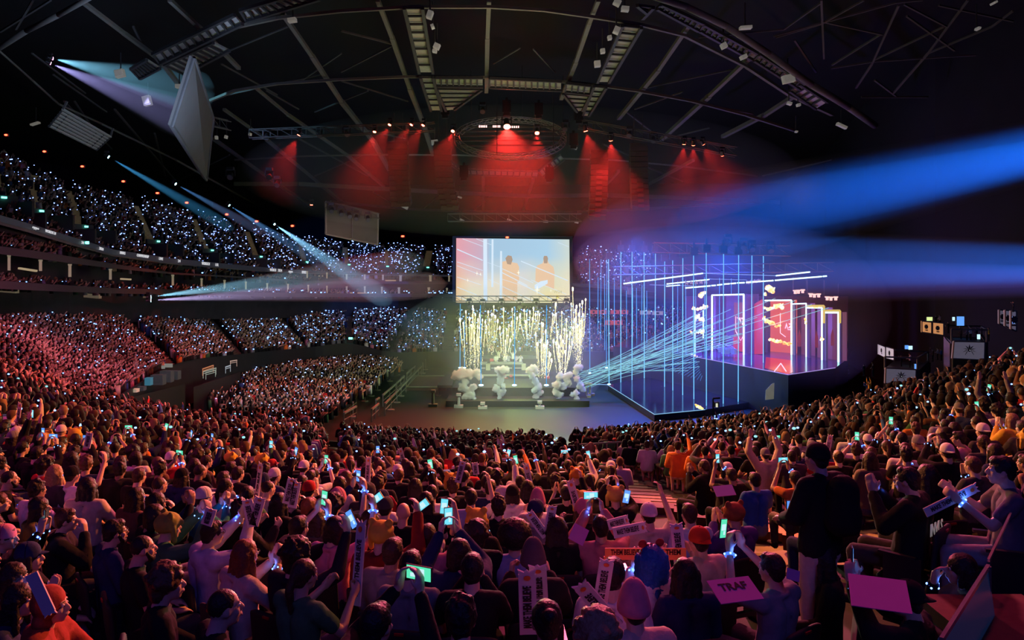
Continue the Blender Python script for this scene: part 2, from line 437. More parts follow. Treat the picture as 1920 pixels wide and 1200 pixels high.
# aisle stairs of the upper tier with their exit hatches
stair_m = mat('yellow aisle steps', (0.34, 0.26, 0.12), 0.8, var=0.5, scale=3, emit=(1, 0.8, 0.4), es=0.02)
exit_m = emat('green exit sign', (0.15, 1.0, 0.75), 4)
hatch_m = mat('hatch wall', (0.05, 0.05, 0.055), 0.8)
UA = [1.0, 2.0, 3.0, 4.0, 5.0, 6.0, 7.0, 8.0, 9.0, 10.0]
for i, t in enumerate(UA):
    tt = t + (0.0 if t > 1 else 0.05); mb = MB()
    for k in range(30):
        q = (k + 0.5) / 30
        if q > 0.62: continue
        p = SU.at(tt, q); p2 = SU.at(tt + 0.02, q); tg = Vector(p2 - p).normalized()
        mb.box(Vector(p) - Vector((0, 0, 0.95)), (.85, 0.42, 0.3), Matrix.Rotation(math.atan2(tg.y, tg.x), 3, 'Z'))
    tag(mb.build('aisle_stair', stair_m), 'yellowish aisle stair, %s from the left up the upper tier' % nth(i), 'stairs', 'aisle stairs of the upper tier', kind='structure')
    p = Vector(SU.at(tt + 0.02, 0.78)); T_ = Vector(SU.at(tt + 0.03, 0.78)) - Vector(SU.at(tt, 0.78)); ya = math.atan2(T_.y, T_.x); R = Matrix.Rotation(ya, 3, 'Z')
    h = thing('exit_hatch', 'dark exit hatch with green lit sign, %s from the left in the upper tier' % nth(i), 'exit hatch', p, group='exit hatches of the upper tier', local=True)
    mb = MB(); mb.box((0, 0, -0.55), (2.2, 0.2, 1.4), R); mb.box(R @ Vector((-1.1, -1.0, -0.75)), (0.15, 1.9, 1.0), R); mb.box(R @ Vector((1.1, -1.0, -0.75)), (0.15, 1.9, 1.0), R)
    hw = mb.build('hatch_wall', hatch_m, h)
    MB().box(R @ Vector((0.2, -0.2, 0.0)), (0.32, 0.06, 0.12), R).build('exit_sign', exit_m, hw)['label'] = 'green lit exit sign'
# green signs lower down
for i, (x, y, d) in enumerate([(160, 455, 52), (321, 482.5, 66), (533, 506, 81), (657, 634.5, 79)]):
    o = MB().box(P(x, y, d), (0.32, 0.06, 0.13)).box(P(x, y, d) + Vector((0, 0.08, 0)), (0.4, 0.06, 0.2)).build('exit_sign', exit_m)
    tag(o, ['small green exit sign hanging under the ribbon board, nearest', 'small green exit sign hanging under the ribbon board, second along', 'small green exit sign hanging under the ribbon board, farthest', 'small green exit sign in dark tunnel beside the floor crowd'][i], 'exit sign')
# aisle steps of the far lower block
for i, t in enumerate([4, 5, 6, 7, 8, 9]):
    mb = MB()
    for k in range(28):
        q = (k + 0.5) / 28; p = SB.at(t, q); p2 = SB.at(t + 0.02, q); tg = Vector(p2 - p)
        mb.box(Vector(p) - Vector((0, 0, 1.0)), (1.2, 0.45, 0.3), Matrix.Rotation(math.atan2(tg.y, tg.x), 3, 'Z'))
    tag(mb.build('aisle_stair', mat('grey aisle steps', (0.12, 0.11, 0.09), 0.8)), 'dark aisle stair, %s from the left in the lower far block' % nth(i), 'stairs', 'aisle stairs of the lower far block', kind='structure')
# small red lamps above the upper tier
red_m = emat('red marker lamp', (1.0, 0.05, 0.02), 12)
amb_m = mat('lamp housing', (0.05, 0.05, 0.05), 0.5)
for i, (x, y, d) in enumerate([(11, 253, 52), (83, 284, 55), (154, 312, 59), (231, 340, 64), (295, 362, 70), (350, 380, 74), (425, 402, 80), (481, 415, 85), (548, 423.5, 90), (755, 443, 103), (951, 445, 77.5)]):
    q = P(x, y, d); r = 2.6 / F * d
    h = thing('marker_lamp', 'small red marker lamp, %s from the left above the upper tier' % nth(i), 'lamp', q, group='red marker lamps under the roof edge', local=True)
    MB().ball((0, 0, 0), r * 0.8, 10, 6, (1.4, 1, 0.8)).build('lens', red_m, h)
    MB().box((0, r * 0.8, 0), (r * 3.4, r, r * 2.0)).build('housing', amb_m, h)
# ================================================================== roof steel
steel = mat('painted roof steel', (0.17, 0.16, 0.13), 0.6, var=0.25, scale=1.5)
steel_d = mat('dull roof steel', (0.09, 0.085, 0.08), 0.7, var=0.3, scale=1.5)
# (name, points in the picture, width px at its place, offset above the roof plane, material)
main_t = [
    ('outer ring truss', [(400, 60), (520, 34), (640, 21), (780, 13), (920, 13), (1020, 19), (1105, 31), (1200, 46), (1285, 67), (1400, 125), (1480, 178), (1560, 215)], 6.0),
    ('inner ring truss', [(330, 215), (440, 170), (520, 157), (640, 149), (760, 144), (915, 145), (1000, 149), (1100, 157), (1200, 171), (1300, 190), (1400, 216), (1490, 245)], 5.0),
    ('lower ring truss', [(440, 300), (560, 293), (700, 290), (860, 291), (1000, 296), (1150, 300), (1280, 312), (1420, 330)], 3.0),
    ('far ring truss', [(440, 345), (560, 345), (680, 352), (860, 362), (1000, 368), (1140, 366), (1300, 372), (1460, 380)], 8.0),
    ('distant ring truss', [(620, 378), (760, 392), (900, 397), (1060, 398), (1200, 392), (1380, 380)], 5.0),
]
radials = [
    [(150, 0), (232, 62), (300, 112), (338, 162)], [(318, 0), (372, 50), (448, 128)], [(530, 25), (585, 105), (640, 190), (700, 265), (730, 318)],
    [(708, 0), (735, 70), (768, 165), (795, 235), (812, 290)], [(917, 0), (914, 70), (912, 172)], [(1122, 0), (1105, 42), (1080, 115), (1052, 185)],
    [(1300, 35), (1235, 130), (1160, 222)], [(1420, 95), (1330, 180), (1240, 262)], [(1520, 160), (1435, 215), (1355, 256)],
    [(480, 165), (540, 215), (650, 290), (720, 350)], [(420, 205), (500, 262), (600, 345), (660, 395)], [(400, 260), (520, 345), (600, 398)],
    [(1160, 320), (1105, 380), (1075, 420)], [(906, 330), (906, 400)], [(1000, 335), (980, 398)], [(1300, 300), (1190, 360)],
]
braces = [
    [(640, 58), (735, 82)], [(640, 135), (735, 86)], [(640, 152), (765, 190)], [(590, 210), (690, 170)], [(430, 95), (540, 50)], [(560, 155), (640, 100)],
    [(395, 185), (600, 140)], [(330, 340), (430, 290)], [(500, 170), (560, 205)], [(1280, 150), (1375, 130)], [(1210, 165), (1290, 148)], [(1190, 205), (1280, 172)],
    [(1315, 195), (1412, 213)], [(1175, 210), (1220, 245)], [(925, 120), (975, 90)], [(1000, 92), (1040, 135)], [(1240, 262), (1330, 240)], [(1130, 270), (1200, 300)],
    [(700, 360), (760, 395)], [(795, 390), (830, 360)], [(890, 392), (925, 365)], [(1020, 365), (1045, 395)], [(1110, 395), (1150, 370)], [(560, 260), (690, 330)], [(590, 330), (680, 290)],
    [(100, 140), (200, 210)], [(215, 205), (330, 340)], [(120, 190), (210, 280)], [(60, 100), (160, 175)], [(290, 250), (310, 330)], [(180, 250), (140, 190)],
    [(0, 60), (95, 0)], [(30, 55), (62, 0)], [(250, 50), (272, 95)], [(415, 120), (520, 178)], [(640, 235), (760, 260)], [(1430, 330), (1560, 300)], [(1180, 300), (1280, 340)],
]
right_t = [
    [(1540, 5), (1470, 55), (1310, 70)], [(1620, 0), (1540, 45), (1455, 70)], [(1540, 0), (1545, 110)], [(1685, 10), (1635, 120), (1605, 165)],
    [(1815, 0), (1740, 100), (1675, 175)], [(1450, 68), (1680, 5), (1730, 0)], [(1540, 40), (1655, 65)], [(1560, 122), (1650, 65)], [(1558, 128), (1640, 115), (1830, 103)],
    [(1640, 112), (1770, 50)], [(1695, 8), (1775, 50)], [(1490, 75), (1530, 135)], [(1740, 100), (1860, 50), (1900, 20)], [(1680, 180), (1640, 150)], [(1615, 182), (1740, 182)], [(1700, 30), (1790, 95)], [(1760, 10), (1900, 40)],
]
def roof_line(pts, px, off, m, name, label, cat='roof beam'):
    mb = MB()
    for a, b in zip(pts[:-1], pts[1:]):
        A, B = RF(*a, off), RF(*b, off); wd = px / F * (A.y + B.y) / 2; mb.beam(A, B, wd, wd * 0.9)
    return tag(mb.build(name, m), label, cat, kind='structure')
for nm, pts, px in main_t:
    o = roof_line(pts, px, 0, steel, 'ceiling_truss', 'curved %s crossing the arena roof' % nm)
    continue
    mb = MB()
    for a, b in zip(pts[:-1], pts[1:]):
        for k in range(3):
            u, v = k / 3, (k + 1) / 3
            A = RF(a[0] + (b[0] - a[0]) * u, a[1] + (b[1] - a[1]) * u); B = RF(a[0] + (b[0] - a[0]) * v, a[1] + (b[1] - a[1]) * v)
            up = Vector((0, 0, 1.6)); mb.beam(A, (A + B) / 2 + up, 0.09).beam((A + B) / 2 + up, B, 0.09)
    o2 = mb.build('lattice', steel_d); o2.parent = o
for i, pts in enumerate(radials):
    roof_line(pts, 7.5 if i < 9 else 5, 0.35, steel, 'ceiling_truss', 'long radial roof beam, %s from the left among the radial beams' % nth(i))
for i, pts in enumerate(braces):
    roof_line(pts, 2.6 if pts[0][1] > 60 else 3.6, 0.7, steel_d, 'ceiling_truss', 'thin diagonal roof brace, %s counted from the middle outwards' % nth(i))
for i, pts in enumerate(right_t):
    roof_line(pts, 3.4, 0.4, steel_d, 'ceiling_truss', 'thin dark roof tie, %s over the right-hand corner of the hall' % nth(i))
# big pipes: the long shiny edge tube on the right, the tube at upper left
for i, (pts, px, lb) in enumerate([([(1215, -10), (1285, 12), (1360, 48), (1440, 100), (1520, 158), (1590, 200), (1640, 235)], 13, 'long shiny curved roof pipe sweeping down to the right'),
                                  ([(-30, 108), (50, 58), (110, 28), (175, -8)], 10, 'thick steel roof pipe crossing the upper left corner'),
                                  ([(-30, 70), (60, 150), (110, 195), (190, 232), (330, 300), (500, 395)], 4, 'slim edge pipe running above the upper tier')]):
    mb = MB()
    for a, b in zip(pts[:-1], pts[1:]):
        A, B = RF(*a, -0.6), RF(*b, -0.6); mb.tube(A, B, px / 2 / F * A.y, px / 2 / F * B.y, 12)
    tag(mb.build('ceiling_pipe', steel, smooth=True), lb, 'roof pipe', kind='structure')

# catwalks made of pale panels between dark rungs
panel_m = mat('pale catwalk panel', (0.50, 0.48, 0.40), 0.7, var=0.25, scale=4)
rung_m = mat('catwalk rung', (0.05, 0.05, 0.05), 0.6)
def catwalk(quads, label, group=None):
    """quads: list of (left edge a->b, right edge c->d, n panels) in the picture."""
    t = thing('catwalk', label, 'catwalk', RF(*quads[0][0], -0.3), kind='structure')
    for a, b, c, d, n in quads:
        L = lambda p, q, u: (p[0] + (q[0] - p[0]) * u, p[1] + (q[1] - p[1]) * u)
        pm, rm = MB(), MB()
        for k in range(n):
            u, v = (k + 0.08) / n, (k + 0.9) / n
            q4 = [RF(*L(a, b, u), -0.3), RF(*L(c, d, u), -0.3), RF(*L(c, d, v), -0.3), RF(*L(a, b, v), -0.3)]
            pm.poly(q4, 0.12, (0, 0, 1))
            rm.beam(RF(*L(a, b, k / n), -0.45), RF(*L(c, d, k / n), -0.45), 0.12)
        for e, f in ((a, b), (c, d)): rm.beam(RF(*e, -0.5), RF(*f, -0.5), 0.18)
        pm.build('panels', panel_m, t); rm.build('rungs', rung_m, t)
    return t
catwalk([((758, 15), (786, 137), (792, 15), (812, 137), 8)], 'pale panelled catwalk hanging left of the middle, upper run')
catwalk([((788, 145), (808, 208), (812, 145), (828, 208), 6)], 'pale panelled catwalk hanging left of the middle, lower run')
catwalk([((1167, 48), (1120, 155), (1203, 52), (1142, 155), 8)], 'pale panelled catwalk hanging right of the middle, upper run')
catwalk([((1114, 162), (1092, 218), (1137, 164), (1104, 218), 6)], 'pale panelled catwalk hanging right of the middle, lower run')
catwalk([((816, 146), (906, 146), (816, 161), (906, 163), 8), ((918, 147), (1053, 153), (918, 164), (1053, 170), 12), ((1062, 156), (1108, 161), (1060, 172), (1106, 177), 4)], 'cross catwalk of pale panels above the round truss')
catwalk([((818, 167), (836, 208), (904, 168), (852, 206), 5)], 'three-cornered pale deck left of the round truss')
catwalk([((1056, 176), (1082, 210), (1106, 180), (1092, 208), 4)], 'three-cornered pale deck right of the round truss')
catwalk([((1240, 8), (1320, 45), (1232, 16), (1310, 58), 8), ((1320, 46), (1420, 100), (1312, 58), (1410, 112), 10), ((1424, 102), (1510, 158), (1414, 113), (1500, 168), 9)], 'narrow panelled catwalk following the shiny roof pipe')
catwalk([((1480, 170), (1530, 205), (1500, 158), (1552, 192), 5)], 'wide panelled deck under the right end of the roof pipe')
catwalk([((1195, 10), (1215, 26), (1225, 14), (1205, 35), 3)], 'small pale deck at the head of the roof pipe')
catwalk([((450, 20), (560, -12), (462, 40), (600, -2), 9), ((286, 102), (440, 28), (300, 120), (455, 45), 11)], 'long pale catwalk rising to the top edge on the left')
catwalk([((308, 122), (400, 80), (345, 140), (430, 95), 9), ((245, 130), (275, 112), (262, 148), (300, 128), 7)], 'broad pale deck beside the left catwalk')
catwalk([((830, 290), (868, 318), (836, 302), (872, 328), 6), ((870, 318), (1010, 322), (872, 328), (1008, 332), 12), ((1010, 320), (1050, 290), (1018, 332), (1058, 300), 6)], 'dim catwalk curving behind the round truss')

# hanging white lamps and boxes near the catwalks
box_m = mat('white lamp box', (0.42, 0.41, 0.38), 0.6, emit=(1, 0.95, 0.8), es=0.10)
lamp_l = [(806, 28, 10, 14), (811, 50, 6, 7), (819, 87, 11, 10), (815, 96, 8, 5), (1156, 57, 11, 12), (1143, 71, 7, 7), (1130, 96, 8, 8), (1120, 120, 11, 11), (1157, 5, 13, 10), (1172, 17, 14, 8), (548, 38, 15, 7), (1398, 52, 22, 5), (1478, 148, 22, 15), (1357, 86, 10, 10), (1394, 107, 12, 7), (1480, 194, 8, 5), (1497, 197, 6, 5), (1578, 236, 20, 5), (276, 189, 14, 18), (225, 138, 16, 14), (335, 162, 10, 7), (66, 232, 16, 3), (815, 267, 12, 9), (753, 385, 26, 6), (1077, 277, 10, 4), (862, 370, 8, 3), (1493, 247, 4, 3), (955, 413, 9, 4), (866, 413, 9, 4), (1023, 415, 9, 4), (1081, 417, 7, 3), (1863, 6, 6, 4), (1833, 54, 5, 4), (406, 258, 4, 6), (424, 257, 4, 6), (469, 252, 4, 5)]
for i, (x, y, a, b) in enumerate(lamp_l):
    c = RF(x, y, -0.9) if y < 340 else P(x, y, 92); k = c.y / F; tl = rnd.uniform(-0.5, 0.5)
    R = Matrix.Rotation(tl, 3, 'Y')
    t = thing('work_lamp', 'small pale lamp box, %s in a sweep of the roof from the catwalks outwards' % nth(i), 'lamp', c, group='pale lamp boxes hanging in the roof', local=True)
    MB().box((0, 0, 0), (a * k, 0.35, b * k), R).box(R @ Vector((0, -0.2, 0)), (a * k * 0.85, 0.06, b * k * 0.8), R).build('lamp_box', box_m, t)
    MB().tube((0, 0.1, 0), (0, 0.1, 1.4), 0.04, n=6).build('hanger', rung_m, t)

# round lighting truss, tilted towards the seats
rc = P(957, 257, 62); rr = 105 / F * 62; tilt = Matrix.Rotation(math.radians(30), 3, 'X')
chrome = mat('bare aluminium truss', (0.34, 0.33, 0.31), 0.45, 0.2, var=0.15)
t = thing('round_lighting_truss', 'large tilted ring truss of bare aluminium holding the red lamps', 'lighting truss', rc, local=True)
def ringp(r, a, z): return tilt @ Vector((r * math.cos(a), r * math.sin(a), z))
mb = MB(); N = 48
for k in range(N):
    a, b = 2 * PI * k / N, 2 * PI * (k + 1) / N
    for r, z in ((rr, 0.2), (rr, -0.2), (rr - 0.42, 0.2), (rr - 0.42, -0.2)): mb.tube(ringp(r, a, z), ringp(r, b, z), 0.035, n=5, cap=False)
    mb.tube(ringp(rr, a, 0.2), ringp(rr - 0.42, b, 0.2), 0.022, n=4, cap=False); mb.tube(ringp(rr, a, 0.2), ringp(rr, b, -0.2), 0.022, n=4, cap=False)
    mb.tube(ringp(rr - 0.42, a, -0.2), ringp(rr - 0.42, b, 0.2), 0.022, n=4, cap=False)
mb.build('ring', chrome, t)
for k in range(5):
    y = -2.2 + k * 1.1; h_ = math.sqrt(rr * rr - y * y)
    MB().beam(tilt @ Vector((-h_, y, 0.1)), tilt @ Vector((h_, y, 0.1)), 0.12).build('cross_bar', steel_d, t)
for k in range(6):
    a = 2 * PI * k / 6 + 0.3; q = ringp(rr, a, 0.2); MB().tube(q, q + Vector((0, 0, 4.5)), 0.03, n=5).build('hanging_cable', rung_m, t)
for k, (x, y) in enumerate([(835, 205), (950, 200), (1010, 205), (1075, 262), (1085, 215), (870, 322), (1030, 325)]):
    c = P(x, y, 61.5); o = MB().box(c, (0.7, 0.5, 1.0)).box(c + Vector((0, 0, -0.6)), (0.5, 0.4, 0.3)).box(c + Vector((0, 0, 0.6)), (0.2, 0.2, 0.3)).build('chain_motor', black)
    tag(o, 'black chain motor box, %s round the ring truss' % nth(k), 'chain motor', 'chain motors on the ring truss')

# straight lighting truss left and right of the ring with black moving heads
def truss(a, b, w_, label, m=None):
    mb = MB(); a = Vector(a); b = Vector(b); n = max(3, int((b - a).length / (w_ * 1.6)))
    y = Vector((0, w_ / 2, 0)); z = Vector((0, 0, w_ / 2))
    for s_, u in ((y, z), (y, -z), (-y, z), (-y, -z)): mb.tube(a + s_ + u, b + s_ + u, w_ * 0.07, n=5)
    for k in range(n):
        p, q = a.lerp(b, k / n), a.lerp(b, (k + 1) / n)
        mb.tube(p - y + z, q - y - z, w_ * 0.04, n=4, cap=False).tube(p - y - z, p - y + z, w_ * 0.04, n=4, cap=False).tube(p + y + z, q - y + z, w_ * 0.04, n=4, cap=False)
    return tag(mb.build('lighting_truss', m or steel_d), label, 'lighting truss')
truss(P(470, 252, 62), P(815, 238, 62), 0.7, 'straight black lighting truss left of the round truss')
truss(P(1085, 232, 62), P(1380, 285, 60), 0.7, 'straight black lighting truss right of the round truss')
truss(P(840, 408, 79), P(1090, 408, 79), 0.8, 'black truss carrying the big screen')
truss(P(1225, 465, 62), P(1480, 470, 58), 0.8, 'black truss above the vertical laser beams')
truss(P(1150, 508, 66), P(1560, 500, 58), 0.7, 'black truss over the main stage')
truss(P(850, 560, 74), P(1075, 560, 74), 0.5, 'black truss with lamps just under the big screen')
truss(P(610, 385, 70), P(712, 405, 72), 0.5, 'black lamp truss crossing the blank hanging screen')
truss(P(385, 225, 50), P(430, 235, 52), 0.6, 'short black truss behind the tall hanging screen')

head_m = mat('moving head shell', (0.02, 0.02, 0.022), 0.4)
def moving_head(p, aim, label, lens, s=1.0, group=None, name='moving_head_lamp'):
    p = Vector(p); d = (Vector(aim) - p).normalized(); t = thing(name, label, 'stage lamp', p, group=group, local=True)
    up = Vector((0, 0, 1)); x = d.cross(up); x = x.normalized() if x.length > 1e-3 else Vector((1, 0, 0))
    MB().box((0, 0, 0.55 * s), (0.5 * s, 0.35 * s, 0.22 * s)).build('base', head_m, t)
    MB().beam(x * 0.3 * s + up * 0.45 * s, x * 0.3 * s, 0.08 * s).beam(-x * 0.3 * s + up * 0.45 * s, -x * 0.3 * s, 0.08 * s).build('yoke', head_m, t)
    hd_ = MB().tube(-d * 0.35 * s, d * 0.25 * s, 0.17 * s, 0.23 * s, 12).build('head', head_m, t)
    MB().tube(d * 0.24 * s, d * 0.29 * s, 0.2 * s, 0.2 * s, 14).build('lens', lens, hd_)
    return t
off_lens = mat('dark lens', (0.1, 0.1, 0.12), 0.15)
red_lens = emat('red lamp lens', (1.0, 0.06, 0.03), 60)
red_hot = emat('bright red lamp lens', (1.0, 0.10, 0.06), 400)
blue_lens = emat('blue-white lamp lens', (0.35, 0.7, 1.0), 60)

# red lamps: place, aim, energy
reds = [(950, 232, 62, (957, 330, 59), 30000, 80, 1.6, 'largest bright red stage lamp in the middle of the ring truss', red_hot),
        (1007, 246, 63, (1008, 330, 60), 9000, 50, 1.1, 'smaller red stage lamp right of the brightest one', red_lens),
        (850, 243, 62, (830, 300, 60), 4000, 55, 0.9, 'red stage lamp at the left rim of the ring truss', red_lens),
        (795, 232, 61, (760, 290, 60), 3000, 50, 0.8, 'red stage lamp left of the ring truss, nearest to the ring', red_lens),
        (773, 231, 61, (735, 290, 60), 3000, 50, 0.8, 'red stage lamp left of the ring truss, second from the ring', red_lens),
        (732, 231, 61, (705, 280, 60), 3000, 55, 0.8, 'red stage lamp left of the ring truss, third from the ring', red_lens),
        (703, 244, 61, (690, 300, 60), 4000, 60, 0.8, 'red stage lamp left of the ring truss, fourth from the ring', red_lens),
        (562, 250, 60, (535, 300, 60), 4000, 60, 0.8, 'single red stage lamp far left of the ring truss', red_lens),
        (1097, 241, 61, (1120, 330, 62), 9000, 70, 1.0, 'red stage lamp right of the ring truss, nearest to the ring', red_lens),
        (1145, 259, 60, (1150, 340, 62), 9000, 75, 0.9, 'red stage lamp right of the ring truss, second from the ring', red_lens),
        (1283, 266, 58, (1275, 340, 60), 5000, 60, 0.8, 'red stage lamp far right, first of a close pair', red_lens),
        (1300, 268, 58, (1300, 340, 60), 5000, 60, 0.8, 'red stage lamp far right, second of a close pair', red_lens),
        (1317, 267, 58, (1345, 320, 60), 5000, 60, 0.8, 'red stage lamp far right, just past the close pair', red_lens),
        (1354, 287, 57, (1360, 360, 60), 5000, 60, 0.9, 'outermost red stage lamp on the right', red_lens),
        (584, 381, 72, (584, 440, 72), 2500, 35, 0.8, 'lone red stage lamp above the blank hanging screen', red_lens)]
for x, y, d, aim, e, an, s_, lb, ln in reds:
    p = P(x, y, d); moving_head(p, P(*aim), lb, ln, s_ * 0.8)
    a = Vector(P(*aim)) - p; a.normalize()
    light('SPOT', 'red_beam', p + a * 0.5, e * (1.1 if x < 1060 else .55), (1.0, 0.03, 0.025), P(*aim), an, 0.6, 0.1)
# unlit moving heads under the trusses
for i, (x, y, d) in enumerate([(500, 256, 62), (600, 252, 62), (650, 250, 62), (1180, 252, 61), (1225, 262, 61), (905, 207, 62), (1060, 240, 62), (640, 400, 70), (655, 404, 70), (668, 408, 70.5), (690, 410, 71), (622, 394, 70),
                              (880, 572, 74), (905, 573, 74), (940, 572, 74), (975, 573, 74), (1005, 572, 74), (1040, 573, 74), (1062, 572, 74), (1395, 462, 58), (1410, 466, 58), (1445, 468, 58), (1365, 455, 58), (432, 330, 55), (505, 330, 60), (520, 345, 62)]):
    moving_head(P(x, y, d), P(x + rnd.uniform(-30, 30), y + 80, d - 6), 'unlit black stage lamp, %s of the unlit lamps counted along the trusses' % nth(i), off_lens, 1.0, 'unlit stage lamps on the trusses')
# pixel rows lit red inside the ring
for i, (x0, x1, y) in enumerate([(899, 912, 237), (925, 937, 237), (957, 972, 238)]):
    mb = MB()
    for k in range(5): mb.box(P(x0 + (x1 - x0) * k / 4, y, 63), (0.09, 0.1, 0.16))
    tag(mb.build('led_strip', emat('pink pixel', (1, 0.5, 0.45), 3)), 'short row of pink pixels, %s from the left inside the ring truss' % nth(i), 'pixel strip')

# line array loudspeakers
spk = mat('loudspeaker grille', (0.018, 0.016, 0.018), 0.7, var=0.4, scale=8)
for i, (x, y0, y1, wp, d, bend) in enumerate([(747, 272, 385, 36, 66, 6), (830, 272, 392, 32, 66, 14), (1123, 288, 410, 32, 64, -4), (1197, 275, 392, 32, 64, 3)]):
    t = thing('line_array_speaker', 'tall black hanging line array loudspeaker, %s from the left' % nth(i), 'loudspeaker', P(x, y0, d))
    n = 12; wm = wp / F * d
    for k in range(n):
        u = k / (n - 1); c = P(x + bend * u * u, y0 + (y1 - y0) * (k + 0.5) / n, d); h_ = (y1 - y0) / n / F * d
        MB().box(c, (wm, 1.1, h_ * 0.93), Matrix.Rotation(u * 0.35, 3, 'X')).box(c + Vector((0, -0.56, 0)), (wm * 0.35, 0.06, h_ * 0.6)).build('cabinet', spk, t)
    MB().beam(P(x - wp / 2, y0 - 4, d), P(x + wp / 2, y0 - 4, d), 0.25).tube(P(x - 8, y0 - 4, d), P(x - 8, y0 - 60, d), 0.03).tube(P(x + 8, y0 - 4, d), P(x + 8, y0 - 60, d), 0.03).build('rigging_frame', rung_m, t)

# blank hanging projection screens
blank_m = mat('blank grey screen', (0.12, 0.11, 0.095), 0.85, var=0.12, scale=1.2)
def plate(name, pts, th, m, label, cat, extra=None, kind=None):
    mb = MB().poly(pts, th); o = mb.build(name, m); tag(o, label, cat, kind=kind)
    return o
q = [P(323, 237, 40), P(364, 108, 38), P(400, 222, 47), P(387, 338, 49)]
t = thing('hanging_screen', 'tall blank grey screen seen edge-on, hanging upper left', 'screen', q[0])
MB().poly(q, 0.25).build('panel', blank_m, t)
MB().path(q + [q[0]], 0.09).build('frame', steel_d, t)
MB().beam(q[0].lerp(q[3], 0.5) + Vector((-0.05, -0.12, 0)), q[1].lerp(q[2], 0.5) + Vector((-0.05, -0.12, 0)), 0.05).build('seam', rung_m, t)
q = [P(611, 439, 70), P(611, 378, 70), P(709, 400, 74), P(708, 459, 74)]
t = thing('hanging_screen', 'wide blank grey screen hanging over the upper tier left of the bright screen', 'screen', q[0])
MB().poly(q, 0.25).build('panel', blank_m, t)
MB().path(q + [q[0]], 0.09).build('frame', mat('pale screen edge', (0.25, 0.24, 0.2), 0.6), t)
MB().beam(q[0].lerp(q[3], 0.5) - Vector((0, 0.12, 0)), q[1].lerp(q[2], 0.5) - Vector((0, 0.12, 0)), 0.06).build('seam', edge, t)
# big slatted louvre box upper left
t = thing('louvre_gantry', 'grey slatted steel gantry hanging above the upper tier on the left', 'gantry', P(95, 238, 44))
sl = mat('galvanised slat', (0.34, 0.34, 0.33), 0.5, 0.3, emit=(0.8, 0.85, 0.8), es=0.02)
A0, A1, B0, B1 = (93, 236), (118, 205), (205, 262), (182, 280)
mb = MB()
for k in range(7):
    u = k / 6; a = (93 + 25 * u, 236 - 31 * u); b = (182 + 25 * u, 280 - 31 * u * 0.75)
    mb.beam(P(*a, 44), P(*b, 50), 0.16, 0.1)
mb.build('slats', sl, t); mb = MB()
for k in range(9):
    u = k / 8; a = (93 + 89 * u, 236 + 44 * u); b = (118 + 89 * u, 205 + 52 * u); mb.beam(P(*a, 44 + 6 * u) - Vector((0, .1, .1)), P(*b, 44 + 6 * u) - Vector((0, .1, .1)), 0.08, 0.08)
mb.build('cross_slats', rung_m, t)
MB().beam(P(118, 205, 44), P(126, 190, 44), 0.1).beam(P(207, 257, 50), P(212, 240, 50), 0.1).build('hangers', steel_d, t)
# ================================================================== big screen
scr = thing('video_screen', 'big bright video screen hanging over the middle stage', 'screen', P(961, 508, 78))
def screen_mat():
    m = bpy.data.materials.new('screen picture'); m.use_nodes = True; nt = m.node_tree; b = nt.nodes['Principled BSDF']
    b.inputs['Base Color'].default_value = (0.02, 0.02, 0.02, 1)
    tc = nt.nodes.new('ShaderNodeTexCoord'); sp = nt.nodes.new('ShaderNodeSeparateXYZ'); nt.links.new(tc.outputs['Generated'], sp.inputs[0])
    def ramp(src, els):
        r = nt.nodes.new('ShaderNodeValToRGB'); nt.links.new(src, r.inputs[0])
        while len(r.color_ramp.elements) < len(els): r.color_ramp.elements.new(0.5)
        for e, (p, c) in zip(r.color_ramp.elements, els): e.position = p; e.color = (*c, 1)
        return r.outputs[0]
    top = ramp(sp.outputs['X'], [(0, (0.95, 0.42, 0.46)), (0.22, (0.72, 0.50, 0.62)), (0.3, (0.45, 0.68, 0.90)), (0.8, (0.48, 0.75, 0.98)), (1, (0.75, 0.85, 0.78))])
    bot = ramp(sp.outputs['X'], [(0, (1.0, 0.66, 0.30)), (0.12, (1.0, 0.92, 0.62)), (0.35, (1.0, 0.90, 0.72)), (0.6, (0.97, 0.86, 0.75)), (0.8, (1.0, 0.90, 0.50)), (1, (1.0, 0.92, 0.62))])
    n = nt.nodes.new('ShaderNodeTexNoise'); n.inputs['Scale'].default_value = 2.5; nt.links.new(tc.outputs['Generated'], n.inputs['Vector'])
    a = nt.nodes.new('ShaderNodeMath'); a.operation = 'MULTIPLY_ADD'; nt.links.new(n.outputs['Fac'], a.inputs[0]); a.inputs[1].default_value = 0.5; a.inputs[2].default_value = -0.25
    c = nt.nodes.new('ShaderNodeMath'); c.operation = 'ADD'; nt.links.new(sp.outputs['Z'], c.inputs[0]); nt.links.new(a.outputs[0], c.inputs[1])
    r = nt.nodes.new('ShaderNodeMapRange'); r.interpolation_type = 'SMOOTHSTEP'; r.inputs['From Min'].default_value = 0.15; r.inputs['From Max'].default_value = 0.75; nt.links.new(c.outputs[0], r.inputs[0])
    mx = nt.nodes.new('ShaderNodeMix'); mx.data_type = 'RGBA'; nt.links.new(r.outputs[0], mx.inputs[0]); nt.links.new(bot, mx.inputs[6]); nt.links.new(top, mx.inputs[7])
    nt.links.new(mx.outputs[2], b.inputs['Emission Color']); b.inputs['Emission Strength'].default_value = 0.82
    return m
k78 = 78 / F
MB().poly([P(855, 567, 78), P(1068.5, 568, 78), P(1067.5, 449, 78), P(855.5, 446.5, 78)], 0.15, (0, 1, 0)).build('picture', screen_mat(), scr)
MB().box(P(961, 508, 78.6), (12.6, 0.7, 7.3)).build('cabinet', black, scr)
